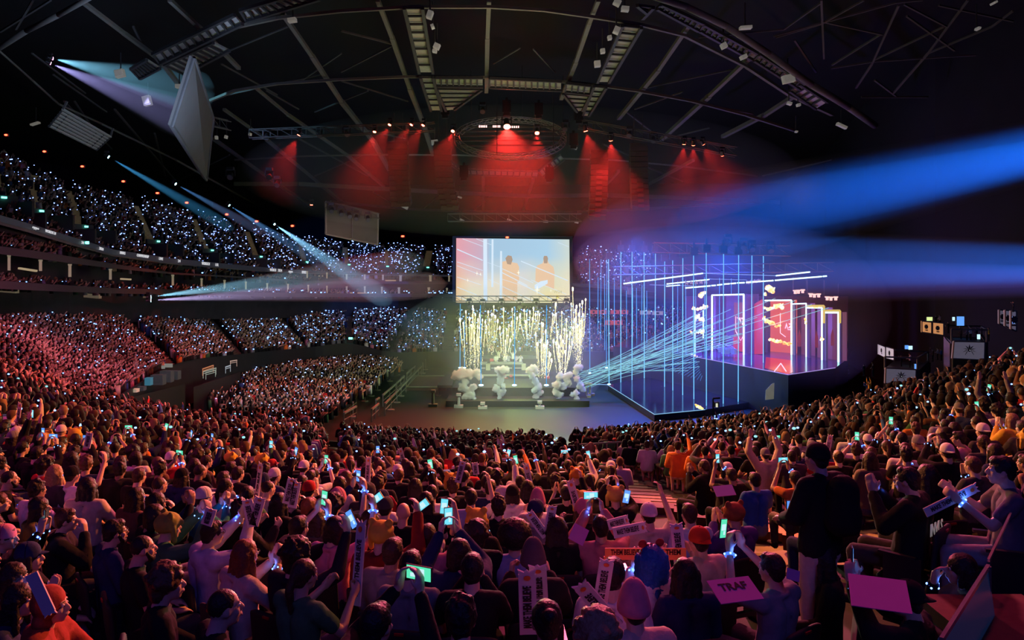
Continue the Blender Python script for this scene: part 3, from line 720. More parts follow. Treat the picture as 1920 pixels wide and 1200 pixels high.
pale = emat('screen pale stripe', (0.72, 0.86, 1.0), 0.95); orange_s = emat('screen orange shape', (0.95, 0.66, 0.44), 0.85); orange_d = emat('screen brown shape', (0.70, 0.50, 0.38), 0.62); glow_s = emat('screen spark', (1.0, 0.97, 0.80), 1.1); yell_s = emat('screen yellow mark', (1, 0.9, 0.2), 0.9)
def S(u, v, off=0.06): return P(840 + u / 7.385, 430 + v / 7.385, 78 - off)
def sflat(name, pts, m, off=0.06): return MB().poly([S(u, v, off) for u, v in pts], 0.03, (0, 1, 0)).build(name, m, scr)
sflat('picture_post', [(488, 135), (540, 135), (545, 1005), (492, 1005)], pale, 0.10)
sflat('picture_post', [(603, 140), (630, 140), (628, 800), (600, 800)], pale, 0.10)
sflat('picture_post', [(722, 300), (748, 300), (745, 1000), (715, 1000)], pale, 0.10)
sflat('picture_performer', [(752, 450), (800, 435), (850, 440), (905, 460), (960, 470), (985, 520), (985, 700), (960, 760), (960, 1000), (760, 1000)], orange_s)
sflat('picture_performer', [(1215, 540), (1240, 500), (1310, 470), (1330, 400), (1370, 400), (1395, 470), (1460, 520), (1475, 600), (1470, 830), (1210, 720)], orange_s)
sflat('picture_head', [(795, 400), (830, 360), (880, 370), (895, 420), (870, 490), (820, 480)], orange_d, 0.09)
sflat('picture_head', [(1320, 400), (1330, 368), (1370, 368), (1385, 400), (1375, 470), (1330, 470)], orange_d, 0.09)
sflat('picture_instrument', [(1200, 770), (1280, 720), (1380, 700), (1380, 750), (1240, 830), (1200, 820)], pale, 0.12)
for (x0, y0, x1, y1, w_) in [(125, 275, 480, 430, 13), (200, 130, 480, 235, 6), (390, 130, 600, 215, 6), (125, 450, 480, 570, 7), (125, 505, 470, 640, 6), (125, 660, 460, 770, 6), (125, 800, 400, 910, 8), (125, 925, 260, 985, 8), (550, 460, 720, 520, 5), (750, 545, 1180, 740, 7), (750, 600, 1100, 780, 10), (1010, 440, 1660, 710, 12), (750, 790, 1200, 1000, 7), (960, 730, 1480, 990, 12), (750, 690, 970, 760, 5), (1150, 700, 1640, 900, 6), (760, 900, 960, 990, 6), (560, 690, 710, 760, 5), (1520, 180, 1670, 240, 5)]:
    dx, dy = x1 - x0, y1 - y0; L = math.hypot(dx, dy); nx, ny = -dy / L * w_ / 2, dx / L * w_ / 2
    sflat('picture_beam', [(x0 - nx, y0 - ny), (x0 + nx, y0 + ny), (x1 + nx, y1 + ny), (x1 - nx, y1 - ny)], pale, 0.14)
for x, y, r in [(400, 610, 20), (450, 620, 17), (272, 705, 17), (1235, 840, 40), (975, 600, 24), (1425, 850, 14)]:
    sflat('picture_spark', [(x - r, y), (x - r * .2, y - r * .2), (x, y - r * 1.7), (x + r * .2, y - r * .2), (x + r, y), (x + r * .2, y + r * .2), (x, y + r * 1.7), (x - r * .2, y + r * .2)], glow_s, 0.16)
sflat('picture_emblem', [(1490, 925), (1515, 905), (1545, 925), (1530, 960), (1500, 958)], yell_s, 0.16)
text('picture_emblem_text', 'W24', 0.42, emat('screen olive text', (0.75, 0.72, 0.35), 0.7), S(1520, 868, 0.16), (PI / 2, 0, 0), scr, ext=0.01)

# ================================================================== middle stage
stg = mat('black stage cladding', (0.012, 0.014, 0.012), 0.5, var=0.3)
stg2 = mat('stage deck', (0.018, 0.022, 0.018), 0.35, var=0.3)
trim_m = mat('pale step edge', (0.22, 0.22, 0.17), 0.6)
def zbox(x0, x1, yb, yt, d, depth):
    """front face between picture heights at distance d, running back by depth; returns 8 corners"""
    a, b = P(x0, yb, d), P(x1, yb, d); zt = P(0, yt, d).z; e = Vector((0, depth, 0))
    return [a, b, b + e, a + e, Vector((a.x, a.y, zt)), Vector((b.x, b.y, zt)), Vector((b.x, b.y, zt)) + e, Vector((a.x, a.y, zt)) + e]
t = thing('centre_stage', 'low black stepped stage in the middle of the floor', 'stage', P(970, 762, 58.8))
f0 = FL(970, 763); d0 = f0.y
MB().quadbox(zbox(836, 1105, 763.5, 752, d0, 12)).build('lower_step', stg, t)
d1 = d0 + 2.2
MB().quadbox(zbox(848, 1085, 755, 727, d1, 9)).build('deck', stg2, t)
d2 = 66
MB().quadbox(zbox(905, 1030, 727, 704, d2, 4)).build('upper_step', stg, t)
MB().beam(P(904, 703.5, d2), P(1012, 703.5, d2), 0.14).beam(P(862, 714, 65), P(898, 714, 65), 0.08).build('step_edge', trim_m, t)
MB().poly([P(820, 727, 62), P(848, 727, 62), P(854, 702, 69), P(838, 702, 69)], 0.2).build('ramp', stg2, t)
redm = emat('red floor emblem', (0.9, 0.12, 0.1), 0.5)
for x, y, w_, h_ in [(949, 710, 7, 4), (958, 705, 5, 4), (1026, 708, 9, 7), (922, 675, 7, 5)]:
    MB().box(P(x, y, d2 - 0.15), (w_ / F * d2, 0.08, h_ / F * d2)).build('red_emblem', redm, t)
# players' desks
for i, (x0, x1) in enumerate([(899, 912), (919, 944), (944, 962), (963, 980)]):
    d = 69.5; q = thing('player_desk', 'black gaming desk with monitors, %s from the left on the middle stage' % nth(i), 'desk', P((x0 + x1) / 2, 700, d), group='desks on the middle stage')
    MB().quadbox(zbox(x0, x1, 700, 683, d, 1.0)).build('front', stg, q)
    MB().quadbox(zbox(x0 - .5, x1 + .5, 683.5, 681.5, d - 0.1, 1.3)).build('top', trim_m, q)
    MB().quadbox(zbox(x0 + 2, x1 - 2, 691, 689.5, d - 0.06, 0.05)).build('led_line', emat('desk line', (0.8, 0.85, 0.7), 0.5), q)
for i, x in enumerate([915, 982]):
    tag(MB().quadbox(zbox(x - 4, x + 4, 699, 683, 69.3, 0.6)).build('plinth', mat('olive plinth', (0.35, 0.34, 0.2), 0.7)), '%s pale plinth beside the desks on the middle stage' % ('left' if i == 0 else 'right'), 'plinth')
MB()
tag(MB().quadbox(zbox(880, 1000, 668, 666.5, 80, 0.3)).quadbox(zbox(878, 1005, 673, 668, 80.3, 0.3)).build('barrier', mat('green grey barrier', (0.12, 0.15, 0.12), 0.7)), 'long low barrier behind the players on the middle stage', 'barrier')

# outlined red floor board left of the stage
t = thing('floor_board', 'dark red outlined floor board left of the middle stage', 'floor board', FL(810, 716, 0.3))
q = [FL(762, 727, .3), FL(836, 727, .3), FL(852, 706, .3), FL(777, 706, .3)]
MB().poly(q, 0.25, (0, 0, -1)).build('panel', mat('dark red board', (0.10, 0.045, 0.035), 0.6, var=0.5, scale=1.5), t)
MB().path([p + Vector((0, 0, .05)) for p in q + [q[0]]], 0.07, 4).build('edge', trim_m, t)
for i in range(3):
    x = 836 + i * 4
    tag(MB().beam(FL(x, 722, 0.6), FL(x + 13, 703, 0.9), 0.09).beam(FL(x, 722, 0.0), FL(x, 722, 0.6), 0.06).beam(FL(x + 13, 703, 0.0), FL(x + 13, 703, 0.9), 0.06).build('handrail', trim_m), 'slanting pale handrail, %s from the left by the stage ramp' % nth(i), 'handrail', 'handrails by the stage ramp')
# barriers running along the standing crowd, with bollards
lines = [((645, 775), (668, 762)), ((645, 761), (668, 744)), ((697, 768), (710, 757)), ((705, 750), (711, 746)), ((718, 741), (742, 720)), ((722, 757), (790, 687)), ((744, 718), (758, 705)), ((763, 700), (778, 686))]
for i, (a, b) in enumerate(lines):
    A, B = FL(*a, .9), FL(*b, .9)
    mb = MB().beam(A, B, 0.12).beam(A + Vector((0, 0, -.45)), B + Vector((0, 0, -.45)), 0.05)
    for u in (0, .5, 1):
        p = A.lerp(B, u); mb.beam(p, Vector((p.x, p.y, 0)), 0.06)
    tag(mb.build('crowd_barrier', trim_m), 'pale steel crowd barrier on the open floor, %s from the front' % nth(i), 'barrier', 'barriers beside the standing crowd')
for i, (x, y) in enumerate([(708, 732), (696, 743), (684, 753), (733, 769), (744, 755), (752, 743), (762, 732), (785, 711), (793, 700), (798, 693), (822, 742), (767, 687), (731, 715), (745, 703), (753, 695), (662, 782)]):
    p = FL(x, y, 0); mb = MB().tube(p, p + Vector((0, 0, .06)), .28, .28, 10).tube(p, p + Vector((0, 0, 1.05)), .035, n=6).ball(p + Vector((0, 0, 1.08)), .06, 6, 4)
    tag(mb.build('queue_post', trim_m), 'slim queue post with round foot, %s on the floor beside the barriers' % nth(i), 'post', 'queue posts on the open floor')
for i, (x, y, h) in enumerate([(812, 762, 1.2), (860, 764, 1.0), (1012, 766, .5), (905, 766, .4), (1100, 745, 1.2), (1107, 742, 1.0)]):
    p = FL(x, y, 0)
    tag(MB().tube(p, p + Vector((0, 0, h)), 0.14, 0.1, 8).box(p + Vector((0, 0, .1)), (.7, .5, .2)).box(p + Vector((0, 0, h)), (.35, .35, .2)).build('pyro_launcher', mat('launcher', (0.2, 0.2, 0.18), 0.5)), 'small firework launcher on the floor, %s along the stage front' % nth(i), 'launcher')

# ================================================================== smoke columns
smoke_m = bpy.data.materials.new('smoke'); smoke_m.use_nodes = True; nt = smoke_m.node_tree; nt.nodes.clear()
o_ = nt.nodes.new('ShaderNodeOutputMaterial'); v_ = nt.nodes.new('ShaderNodeVolumeScatter'); v_.inputs['Density'].default_value = 5.0; v_.inputs['Color'].default_value = (0.98, 0.98, 0.95, 1); v_.inputs['Anisotropy'].default_value = 0.0
nt.links.new(v_.outputs[0], o_.inputs['Volume']); smoke_m.cycles.homogeneous_volume = True
def blob_mesh(name, balls, voxel, m, noise=0.0, nscale=1.0, smooth=3, parent=None, origin=None, seed=0):
    mb = MB()
    for c, r in balls: mb.ball(c, r, 12, 8)
    o = mb.build(name + '_tmp', m)
    if origin is not None: o.location = origin
    md = o.modifiers.new('r', 'REMESH'); md.mode = 'VOXEL'; md.voxel_size = voxel
    if noise:
        tx = bpy.data.textures.new(name + str(seed), 'CLOUDS'); tx.noise_scale = nscale
        dm = o.modifiers.new('d', 'DISPLACE'); dm.texture = tx; dm.strength = noise; dm.mid_level = 0.5; dm.texture_coords = 'LOCAL'
    if smooth: sm = o.modifiers.new('s', 'SMOOTH'); sm.iterations = smooth; sm.factor = 0.5
    me = bpy.data.meshes.new_from_object(o.evaluated_get(bpy.context.evaluated_depsgraph_get()))
    me.polygons.foreach_set('use_smooth', [True] * len(me.polygons)); me.name = name
    r = bpy.data.objects.new(name, me); COL.objects.link(r); r.location = o.location
    bpy.data.objects.remove(o)
    if parent is not None: r.parent = parent
    return r
# each: list of (px, py, radius px) puffs, with a thin foot
cols = [
    ('wide two-headed white smoke cloud at the left end of the stage', [(860, 704, 10), (866, 696, 9), (880, 702, 9), (893, 699, 8), (899, 707, 6), (872, 716, 7), (868, 726, 9), (878, 734, 9), (888, 726, 7), (884, 742, 8), (872, 744, 6), (888, 750, 5), (852, 708, 6), (868, 754, 4), (886, 756, 3)]),
    ('slim white smoke column second from the left on the stage', [(934, 694, 7), (942, 692, 7), (950, 694, 6), (940, 702, 8), (938, 714, 7), (930, 728, 7), (944, 724, 5), (938, 738, 7), (943, 734, 6), (936, 746, 4), (940, 752, 3), (941, 758, 2)]),
    ('slim white smoke column just right of the middle of the stage', [(992, 694, 7), (1000, 690, 7), (1005, 696, 6), (998, 705, 7), (1003, 714, 7), (1010, 725, 7), (1002, 732, 6), (1014, 735, 5), (1005, 744, 6), (1008, 752, 4)]),
    ('large billowing smoke cloud fourth from the left on the stage', [(1050, 706, 8), (1062, 708, 8), (1068, 702, 6), (1045, 722, 9), (1056, 724, 8), (1066, 718, 7), (1042, 736, 7), (1050, 740, 6), (1046, 750, 4), (1050, 756, 3)]),
    ('narrow smoke column at the right end of the stage', [(1082, 690, 7), (1088, 688, 6), (1080, 698, 6), (1082, 710, 6), (1088, 722, 7), (1094, 730, 5), (1080, 736, 6), (1074, 740, 5), (1082, 748, 5), (1080, 754, 3)]),
]
for i, (lb, puffs) in enumerate(cols):
    dd = 59.5; o0 = P(puffs[0][0], 755, dd); bl = []
    for x, y, r in puffs:
        c = P(x, y, dd + rnd.uniform(-.25, .25)) - o0; R_ = r / F * dd
        bl.append((c, R_ * .95))
        for _ in range(16):
            a = rnd.uniform(0, 2 * PI); b = rnd.uniform(-1, 1); s_ = math.sqrt(1 - b * b)
            bl.append((c + Vector((math.cos(a) * s_, math.sin(a) * s_, b)) * R_ * 0.9, R_ * rnd.uniform(.2, .45)))
    tag(blob_mesh('smoke_column', bl, 0.05, smoke_m, 0.20, 0.22, 1, origin=o0, seed=i), lb, 'smoke', 'smoke columns on the middle stage')
# ================================================================== sparks of the fountains
gold = emat('golden spark', (1.0, 0.86, 0.38), 2.0); white_s = emat('white spark', (1.0, 0.97, 0.80), 1.2); headm = emat('burning spark head', (1.0, 0.93, 0.55), 12)
fount = [(880, 690, 60, [(862, 600), (868, 606), (873, 585), (880, 598), (886, 575), (891, 590), (897, 600), (884, 610), (901, 594)], 62),
         (893, 695, 55, [(895, 612), (900, 592), (905, 600), (890, 625), (911, 604), (888, 580), (899, 615)], 63),
         (918, 668, 30, [(915, 585), (922, 590), (925, 575), (918, 600), (929, 594), (912, 612), (934, 602)], 71),
         (945, 672, 30, [(938, 615), (944, 622), (950, 618), (955, 610), (948, 640), (957, 638), (944, 580)], 70),
         (962, 640, 30, [(961, 580), (965, 590), (970, 597), (959, 605), (976, 592)], 73),
         (990, 640, 30, [(982, 582), (988, 590), (994, 585), (998, 598), (985, 604), (1000, 580), (975, 593)], 73),
         (1003, 625, 20, [(1000, 578), (1004, 590), (1008, 585), (1012, 590)], 73),
         (1016, 714, 40, [(1004, 626), (1009, 645), (1015, 638), (1020, 648), (1026, 643), (1032, 665), (1023, 622), (1018, 609), (1015, 606)], 61),
         (1018, 710, 40, [(1026, 640), (1034, 676), (1030, 662), (1024, 650)], 61.5),
         (1052, 706, 40, [(1037, 640), (1046, 622), (1050, 632), (1055, 640), (1058, 618), (1064, 630), (1072, 642), (1067, 650), (1043, 590), (1053, 586)], 61),
         (1056, 705, 40, [(1048, 650), (1060, 660), (1063, 600), (1042, 644), (1069, 625)], 62),
         (1084, 692, 40, [(1071, 570), (1074, 542), (1080, 575), (1085, 590), (1079, 600), (1091, 567), (1098, 562), (1076, 615), (1088, 620), (1094, 590)], 62),
         (1086, 690, 40, [(1079, 582), (1083, 612), (1090, 602), (1087, 572)], 63),
         (1024, 640, 20, [(1042, 571), (1036, 590)], 66)]
for i, (bx, by, sp, tips, d) in enumerate(fount):
    t = thing('spark_fountain', 'golden spark fountain rising from the middle stage, %s from the left' % nth(i), 'fireworks', P(bx, by, d), group='spark fountains on the middle stage')
    g, hd, ws = MB(), MB(), MB()
    for (x, y) in tips:
        x += rnd.uniform(-1, 1); dz = rnd.uniform(-1.2, 1.2); bx_ = bx; bx = bx + (x - bx) * rnd.uniform(.3, .6); by_ = by; by = by - rnd.uniform(0, .12) * (by - y)
        n = 26
        for k in range(n):
            u = (k + rnd.random() * .6) / n; cx = bx + (x - bx) * (1 - (1 - u) ** 1.5) ; cyy = by + (y - by) * u
            wob = 1.1 * (1 - u * 0.5); a = P(cx + rnd.gauss(0, wob * .5), cyy, d + dz * u); L = rnd.uniform(.08, .3) * (0.5 + u)
            mbx = ws if rnd.random() < .6 else g
            mbx.beam(a, a + Vector((rnd.uniform(-.03, .03), 0, L * .8)), rnd.uniform(.012, .036))
        for k in range(10):
            u = 0.45 + .55 * k / 10; a = P(bx + (x - bx) * (1 - (1 - u) ** 1.5), by + (y - by) * u, d + dz * u); b = P(bx + (x - bx) * (1 - (1 - u - .055) ** 1.5 if u < .94 else 1), by + (y - by) * (u + .055), d + dz * u)
            g.beam(a, b, .03)
        bx, by = bx_, by_
        q = P(x, y, d + dz); hd.ball(q, rnd.uniform(.035, .07), 6, 5, (1, 1, 2.6))
    g.build('gold_trails', gold, t); ws.build('white_sparks', white_s, t); hd.build('spark_heads', headm, t)

# ================================================================== laser beams
laser = emat('cyan laser light', (0.05, 0.45, 1.0), 1.0); laser2 = emat('pale laser light', (0.16, 0.58, 1.0), 1.3); laserd = emat('dim laser light', (0.06, 0.38, 0.75), 0.8); dotm = emat('laser spot', (0.3, 0.8, 1.0), 9)
outer = [(1142, 486, 721), (1164, 472, 721), (1185, 472, 720), (1208, 473, 719), (1228, 473, 717.5), (1246, 490, 736), (1261.5, 488, 743), (1280, 484, 752), (1301, 479, 760), (1324.5, 474, 773), (1356, 476, 769), (1384, 478, 765), (1408.5, 477, 760), (1431, 478, 754)]
inner = [(1106, 486, 700), (1126, 486, 679), (1137, 472, 690), (1121, 520, 675), (1134, 517, 681), (1152, 521, 690), (1175, 545, 683), (1186, 540, 686), (1194, 540, 690), (1203, 534, 695), (1213, 545, 700), (1270, 527, 723), (1286.5, 525, 730), (1303.5, 523, 736), (1322, 520, 743.5), (1349, 521, 719), (1372, 522, 697)]
centre = [(902, 572, 723), (964.5, 575, 723), (1024.5, 572, 723), (862.5, 570, 690), (871, 600, 690), (988, 580, 668)]
for grp, lst, m_, r in (('outer row over the right-hand stage floor', outer, laser2, 1.25), ('inner row over the right-hand stage floor', inner, laser, 0.85), ('set on the middle stage', centre, laser, 1.0)):
    for i, (x, yt, yb) in enumerate(lst):
        zf = 3.2 if 'middle' in grp and i < 3 else (4 if 'middle' in grp else 0.0)
        p = FL(x, yb, zf if zf < 4 else 1.0); d = p.y; ztop = P(0, yt, d).z
        t = thing('laser_beam', 'upright blue laser beam, %s of the %s' % (nth(i), grp), 'laser beam', p, group='laser beams, ' + grp, local=True)
        MB().tube((0, 0, 0), (rnd.uniform(-.06, .06), 0, ztop - p.z), r / F * d * .62, r / F * d * .62, 6).build('beam', m_, t)
        MB().ball((0, 0, 0.03), (.16, .16, .06), 8, 4).build('spot', dotm, t)
        if lst is outer: MB().box((0, 0, ztop - p.z + .35), (.55, .4, .55)).box((0, 0, ztop - p.z + .8), (.15, .15, .5)).box((0, 0, ztop - p.z + 0.02), (0.5, 0.3, 0.06)).build('projector', head_m, t)
# fanned lasers from the stage corner
src = P(1086, 722, 60.5)
tg = []
for k in range(11): tg.append((1300 + k * 2, 592 + k * 9.5, 64))
for k in range(9): tg.append((1330 - k * 5, 575 + k * 15, 62))
tg += [(1310 + k * 6, 600 + k * 3.2, 63) for k in range(14)]
tg += [(1454, 559, 58), (1492, 563, 57.5), (1522, 571, 57), (1554, 577, 56.5), (1420, 595, 58.5), (1400, 610, 59), (1390, 625, 59), (1385, 640, 59.5), (1370, 580, 60), (1352, 600, 60)]
for i, (x, y, d) in enumerate(tg):
    s0 = src + Vector((rnd.uniform(-.2, 1.2), 0, rnd.uniform(-.3, 1.2)))
    e = P(x, y, d)
    tag(MB().tube(s0, e, .010, .022, 5).build('fanned_laser', mat('green blue laser', (0.02, 0.02, 0.02), 0.6, emit=(0.30, 0.78, 0.85), es=0.8), origin=s0), 'thin slanting laser ray from the stage corner, %s of the fan' % nth(i), 'laser ray', 'laser rays fanning to the right-hand stage')
for i in range(14):
    a = P(1235 + i * 6, 688 + i * 2.0, 62); b = P(1298 + i * 1.5, 660 + i * 3.2, 64) if i < 14 else a
    tag(MB().tube(a, b, .012, .016, 4).build('fanned_laser', laserd, origin=a), 'faint short laser ray low over the stage floor, %s of the set' % nth(i), 'laser ray', 'faint laser rays low over the stage floor')

# ================================================================== right-hand stage
gloss = mat('glossy black stage floor', (0.012, 0.016, 0.03), 0.12, var=0.3, scale=0.8)
neon_b = emat('blue-white edge light', (0.30, 0.65, 1.0), 0.7)
neon_w = emat('white neon tube', (0.62, 0.92, 1.0), 2.2, sample=False)
neon_thin = emat('thin blue neon line', (0.4, 0.6, 1.0), 1.0)
t = thing('glass_stage_floor', 'glossy blue-lit low stage floor with bright edge, right of the middle stage', 'stage', FL(1227, 777, 0.5))
q = [FL(1140, 722, .5), FL(1227, 777, .5), FL(1322, 768, .5), FL(1440, 748, .5), FL(1400, 700, .5), FL(1225, 704, .5)]
MB().poly(q, .5, (0, 0, -1)).build('deck', gloss, t)
MB().path([q[0], q[1], q[2]], .03, 5).path([q[0] + Vector((0, .2, 0)), FL(1100, 720, .5)], .03, 4).build('edge_light', neon_b, t)
t = thing('main_stage', 'raised glossy purple stage on the right carrying the neon doorways', 'stage', P(1478, 704, 55))
Z = 3.2
def ST(x, y): return FL(x, y, Z)
fr = [ST(1150, 650), ST(1220, 655), ST(1296, 668), ST(1478, 703), ST(1566, 690), ST(1590, 672)]
bk = [ST(1190, 628), ST(1260, 630), ST(1330, 636), ST(1470, 640), ST(1560, 646), ST(1598, 656)]
deck_m = mat('glossy purple deck', (0.05, 0.03, 0.07), 0.14, var=0.3, scale=1)
MB().grid([bk, fr]).build('deck', deck_m, t)
MB().grid([fr, [Vector((p.x, p.y, 0.0)) for p in fr]]).build('front', mat('stage front cloth', (0.012, 0.012, 0.025), 0.6), t)
MB().path([p + Vector((0, -.02, .02)) for p in fr[2:5]], .03, 4).build('edge_light', mat('dim violet edge', (0.02, 0.02, 0.02), .6, emit=(0.5, 0.35, 0.9), es=0.7), t)
# doorways: (left x, right x, top left y, top right y, bottom left y, bottom right y, dL, dR)
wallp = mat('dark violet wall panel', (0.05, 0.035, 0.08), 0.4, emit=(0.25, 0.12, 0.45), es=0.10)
def doorway(label, L, Rr, frame_l=True, wd=1.6, m=neon_w, fringe=None):
    (x0, ta, ba), (x1, tb, bb) = L, Rr
    dA = (CZ - Z) * F / (ba - 500); dB = (CZ - Z) * F / (bb - 500)
    a0, a1, b0, b1 = P(x0, ba, dA), P(x0, ta, dA), P(x1, bb, dB), P(x1, tb, dB)
    t = thing('neon_doorway', label, 'stage doorway', a0)
    r = wd / F * dA
    mb = MB(); pts = ([a0] if frame_l else []) + [a1, b1, b0]; mb.path(pts, r, 6)
    mb.build('neon_frame', m, t)
    nn = (b0 - a0).cross(Vector((0, 0, 1))).normalized()
    if nn.y < 0: nn = -nn
    for (u, v) in ((a0, a1), (b0, b1)):
        MB().beam(u + nn * .3, v + nn * .3, .16, .35).build('jamb', wallp, t)
    MB().beam(a1 + nn * .25, b1 + nn * .25, .35, .16).build('lintel', wallp, t)
    return t, (a0, a1, b0, b1), nn
red_scr = mat('red led wall', (0.03, 0.0, 0.0), 0.4, emit=(0.75, 0.03, 0.06), es=0.65, var=0.3)
red_dim = mat('dim red led door', (0.03, 0.01, 0.01), 0.4, emit=(0.40, 0.05, 0.10), es=0.42)
red_orange = mat('orange red led wall', (0.03, 0.01, 0.0), 0.4, emit=(0.95, 0.14, 0.06), es=0.70)
plum = mat('plum led door', (0.03, 0.01, 0.02), 0.4, emit=(0.30, 0.07, 0.16), es=0.42)
logo_m = emat('white pink logo line', (1.0, 0.62, 0.75), 1.3)
def panel(t, a, b, c, d, m, name='led_panel'): return MB().poly([P(*a), P(*b), P(*c), P(*d)], .12, (0, 1, 0)).build(name, m, t)
def back(t, c, u0, u1, v0, v1, m, name='led_panel', off=1.2):
    """a flat panel set back inside a doorway; u, v run 0..1 across and up the opening"""
    A0, A1, B0, B1 = c; n = (B0 - A0).cross(Vector((0, 0, 1))).normalized(); n = n if n.y > 0 else -n
    g = lambda u, v: (A0.lerp(B0, u)).lerp(A1.lerp(B1, u), v) + n * off
    return MB().poly([g(u0, v0), g(u1, v0), g(u1, v1), g(u0, v1)], .08, n).build(name, m, t), g
D1, c1, n1 = doorway('tall neon-edged doorway with shield emblem, leftmost on the right-hand stage', (1335, 553.5, 657), (1394.5, 552, 665))
back(D1, c1, .0, 1, 0, 1, wallp, 'back_wall', 1.8)
_, g1 = back(D1, c1, .38, .80, .14, .86, mat('rust led door', (0.02, 0, 0), .4, emit=(0.45, 0.10, 0.12), es=0.5), off=1.3)
back(D1, c1, .38, .85, .01, .26, red_scr, off=1.2)
def L2(t, g, pts, m, w_=.05, name='emblem'):
    MB().path([g(u, v) + Vector((0, -.15, 0)) for u, v in pts], w_, 4).build(name, m, t)
L2(D1, g1, [(.42, .36), (.58, .20), (.70, .33)], logo_m, .05); L2(D1, g1, [(.42, .36), (.42, .62)], logo_m, .03); L2(D1, g1, [(.70, .33), (.71, .62)], logo_m, .03)
em = MB()
for pl in ([(.44, .60), (.56, .60), (.58, .55), (.57, .51), (.53, .56)], [(.58, .60), (.68, .60), (.63, .48), (.605, .48), (.64, .575), (.59, .575)], [(.68, .60), (.77, .60), (.71, .48), (.685, .48), (.73, .575), (.69, .575)]):
    em.poly([g1(u, v) + Vector((0, -.2, 0)) for u, v in pl], .03, (0, 1, 0))
em.build('emblem', logo_m, D1)
t = thing('led_column', 'glowing red led column between the first two neon doorways', 'led panel', P(1423, 668, 65))
panel(t, (1415, 664, 66.5), (1431, 664, 66), (1430, 561, 66), (1415, 570, 66.5), red_scr)
MB().quadbox(zbox(1397, 1414, 665, 556, 67, .4)).build('side_wall', wallp, t)
D2, c2, n2 = doorway('second neon-edged doorway, its orange red wall showing crossing white lines', (1434, 563.5, 661), (1484, 563, 665), frame_l=False)
_, g2 = back(D2, c2, .0, 1, 0, 1, red_orange)
L2(D2, g2, [(.36, .75), (.36, .37), (.56, .30)], logo_m, .035); L2(D2, g2, [(.92, .77), (.92, .37), (.80, .28)], logo_m, .025)
em = MB()
for pl in ([(.52, .46), (.58, .57), (.64, .46), (.61, .46), (.58, .52), (.55, .46)], [(.66, .56), (.82, .56), (.80, .535), (.69, .535)], [(.64, .47), (.72, .52), (.75, .505), (.70, .47)], [(.72, .47), (.79, .53), (.88, .47)], [(.62, .45), (.84, .45), (.83, .435), (.63, .435)]):
    em.poly([g2(u, v) + Vector((0, -.25, 0)) for u, v in pl], .03, (0, 1, 0))
em.build('emblem', logo_m, D2)
D3, c3, _ = doorway('third neon-edged doorway with plum door leaf', (1486, 570, 666), (1511.5, 569, 669), frame_l=False, wd=1.3)
back(D3, c3, .0, 1, 0, 1, plum)
D4, c4, _ = doorway('fourth neon-edged doorway with small flame on its lintel', (1513, 577, 671), (1541, 577, 675), frame_l=False, wd=1.5)
back(D4, c4, .0, 1, 0, 1, plum)
D5, c5, _ = doorway('rightmost neon-edged doorway with greenish frame', (1545, 586, 676), (1572, 586, 679), frame_l=False, wd=1.9, m=emat('white green neon tube', (0.5, 1.0, 0.85), 2.2))
back(D5, c5, .0, 1, 0, 1, plum)
tag(MB().quadbox(zbox(1285, 1590, 640, 556, 79, .5)).build('wall_stage', mat('violet stage backdrop', (.10, .06, .16), .8, var=.5, scale=.4)), 'dark violet backdrop wall behind the neon doorways', 'wall', kind='structure')
for tt, pts in ((D3, (1499, 630)), (D4, (1531, 632)), (D5, (1561, 628))):
    x, y = pts
    MB().poly([P(x - 3, y + 20, 61.2), P(x + 3, y + 20, 61.2), P(x + 3, y, 61.2), P(x, y - 12, 61.2), P(x - 3, y, 61.2)], .03, (0, 1, 0)).build('arch_shape', red_dim, tt)
ylw = emat('yellow edge light', (0.85, 0.62, 0.15), 0.8)
MB().path([P(1513, 573.5, 60), P(1545, 573.5, 59), P(1545, 606, 59)], .09, 5).build('yellow_strip', ylw, D4)
MB().path([P(1545, 582.5, 60), P(1575, 582.5, 59), P(1575, 606, 59)], .09, 5).build('yellow_strip', ylw, D5)
# deck light strips in front of the frames (the photo's doubled feet of the posts)
for i, (x, yb, yt, w_) in enumerate([(1303.5, 668, 582, 1.2), (1318.5, 638, 581, 1.0)]):
    p = P(x, yb - 4, 68); tag(MB().tube(p, P(x, yt, 68), w_ / F * 66, n=6).build('neon_post', neon_w), 'free-standing upright neon tube, %s from the left before the doorways' % nth(i), 'neon tube')
# overhead neon bars
for a, b, wd, m_, lb in [((1169, 532, 60), (1318, 512.5, 60), 1.5, neon_w, 'long slanting neon bar over the left of the right-hand stage'),
                         ((1318, 512.5, 60), (1455, 517, 64), .5, neon_thin, 'thin dim neon line joining the two upper neon bars'),
                         ((1455, 517, 60), (1518.5, 510, 58), 1.4, neon_w, 'short neon bar high on the right'),
                         ((1250, 532.5, 61), (1330, 524, 61), 1.3, neon_w, 'middle neon bar under the long slanting one'),
                         ((1249, 537, 62), (1275, 534.5, 62), 1.0, neon_w, 'shortest neon bar at the left'),
                         ((1218, 534, 66), (1300, 536, 66), .4, neon_thin, 'faint neon line behind the middle bar'),
                         ((1330, 523, 64), (1400, 525, 66), .4, neon_thin, 'faint neon line right of the middle bar')]:
    A, B = P(*a), P(*b); tag(MB().tube(A, B, wd / F * 60, n=6).build('neon_bar', m_, origin=A), lb, 'neon bar')
pts = [(1285, 540), (1332, 536), (1334, 535.5), (1342, 535), (1344.5, 534.5), (1354, 533.5), (1356.5, 533), (1368, 532), (1370, 531.8), (1380, 531), (1382, 530.5), (1396, 530), (1399, 529.6), (1450, 526), (1453, 525.7), (1541, 518.5), (1543, 518.2), (1550, 517.6)]
t = thing('neon_bar', 'longest neon bar, dashed on its left half, over the doorways', 'neon bar', P(1285, 540, 60))
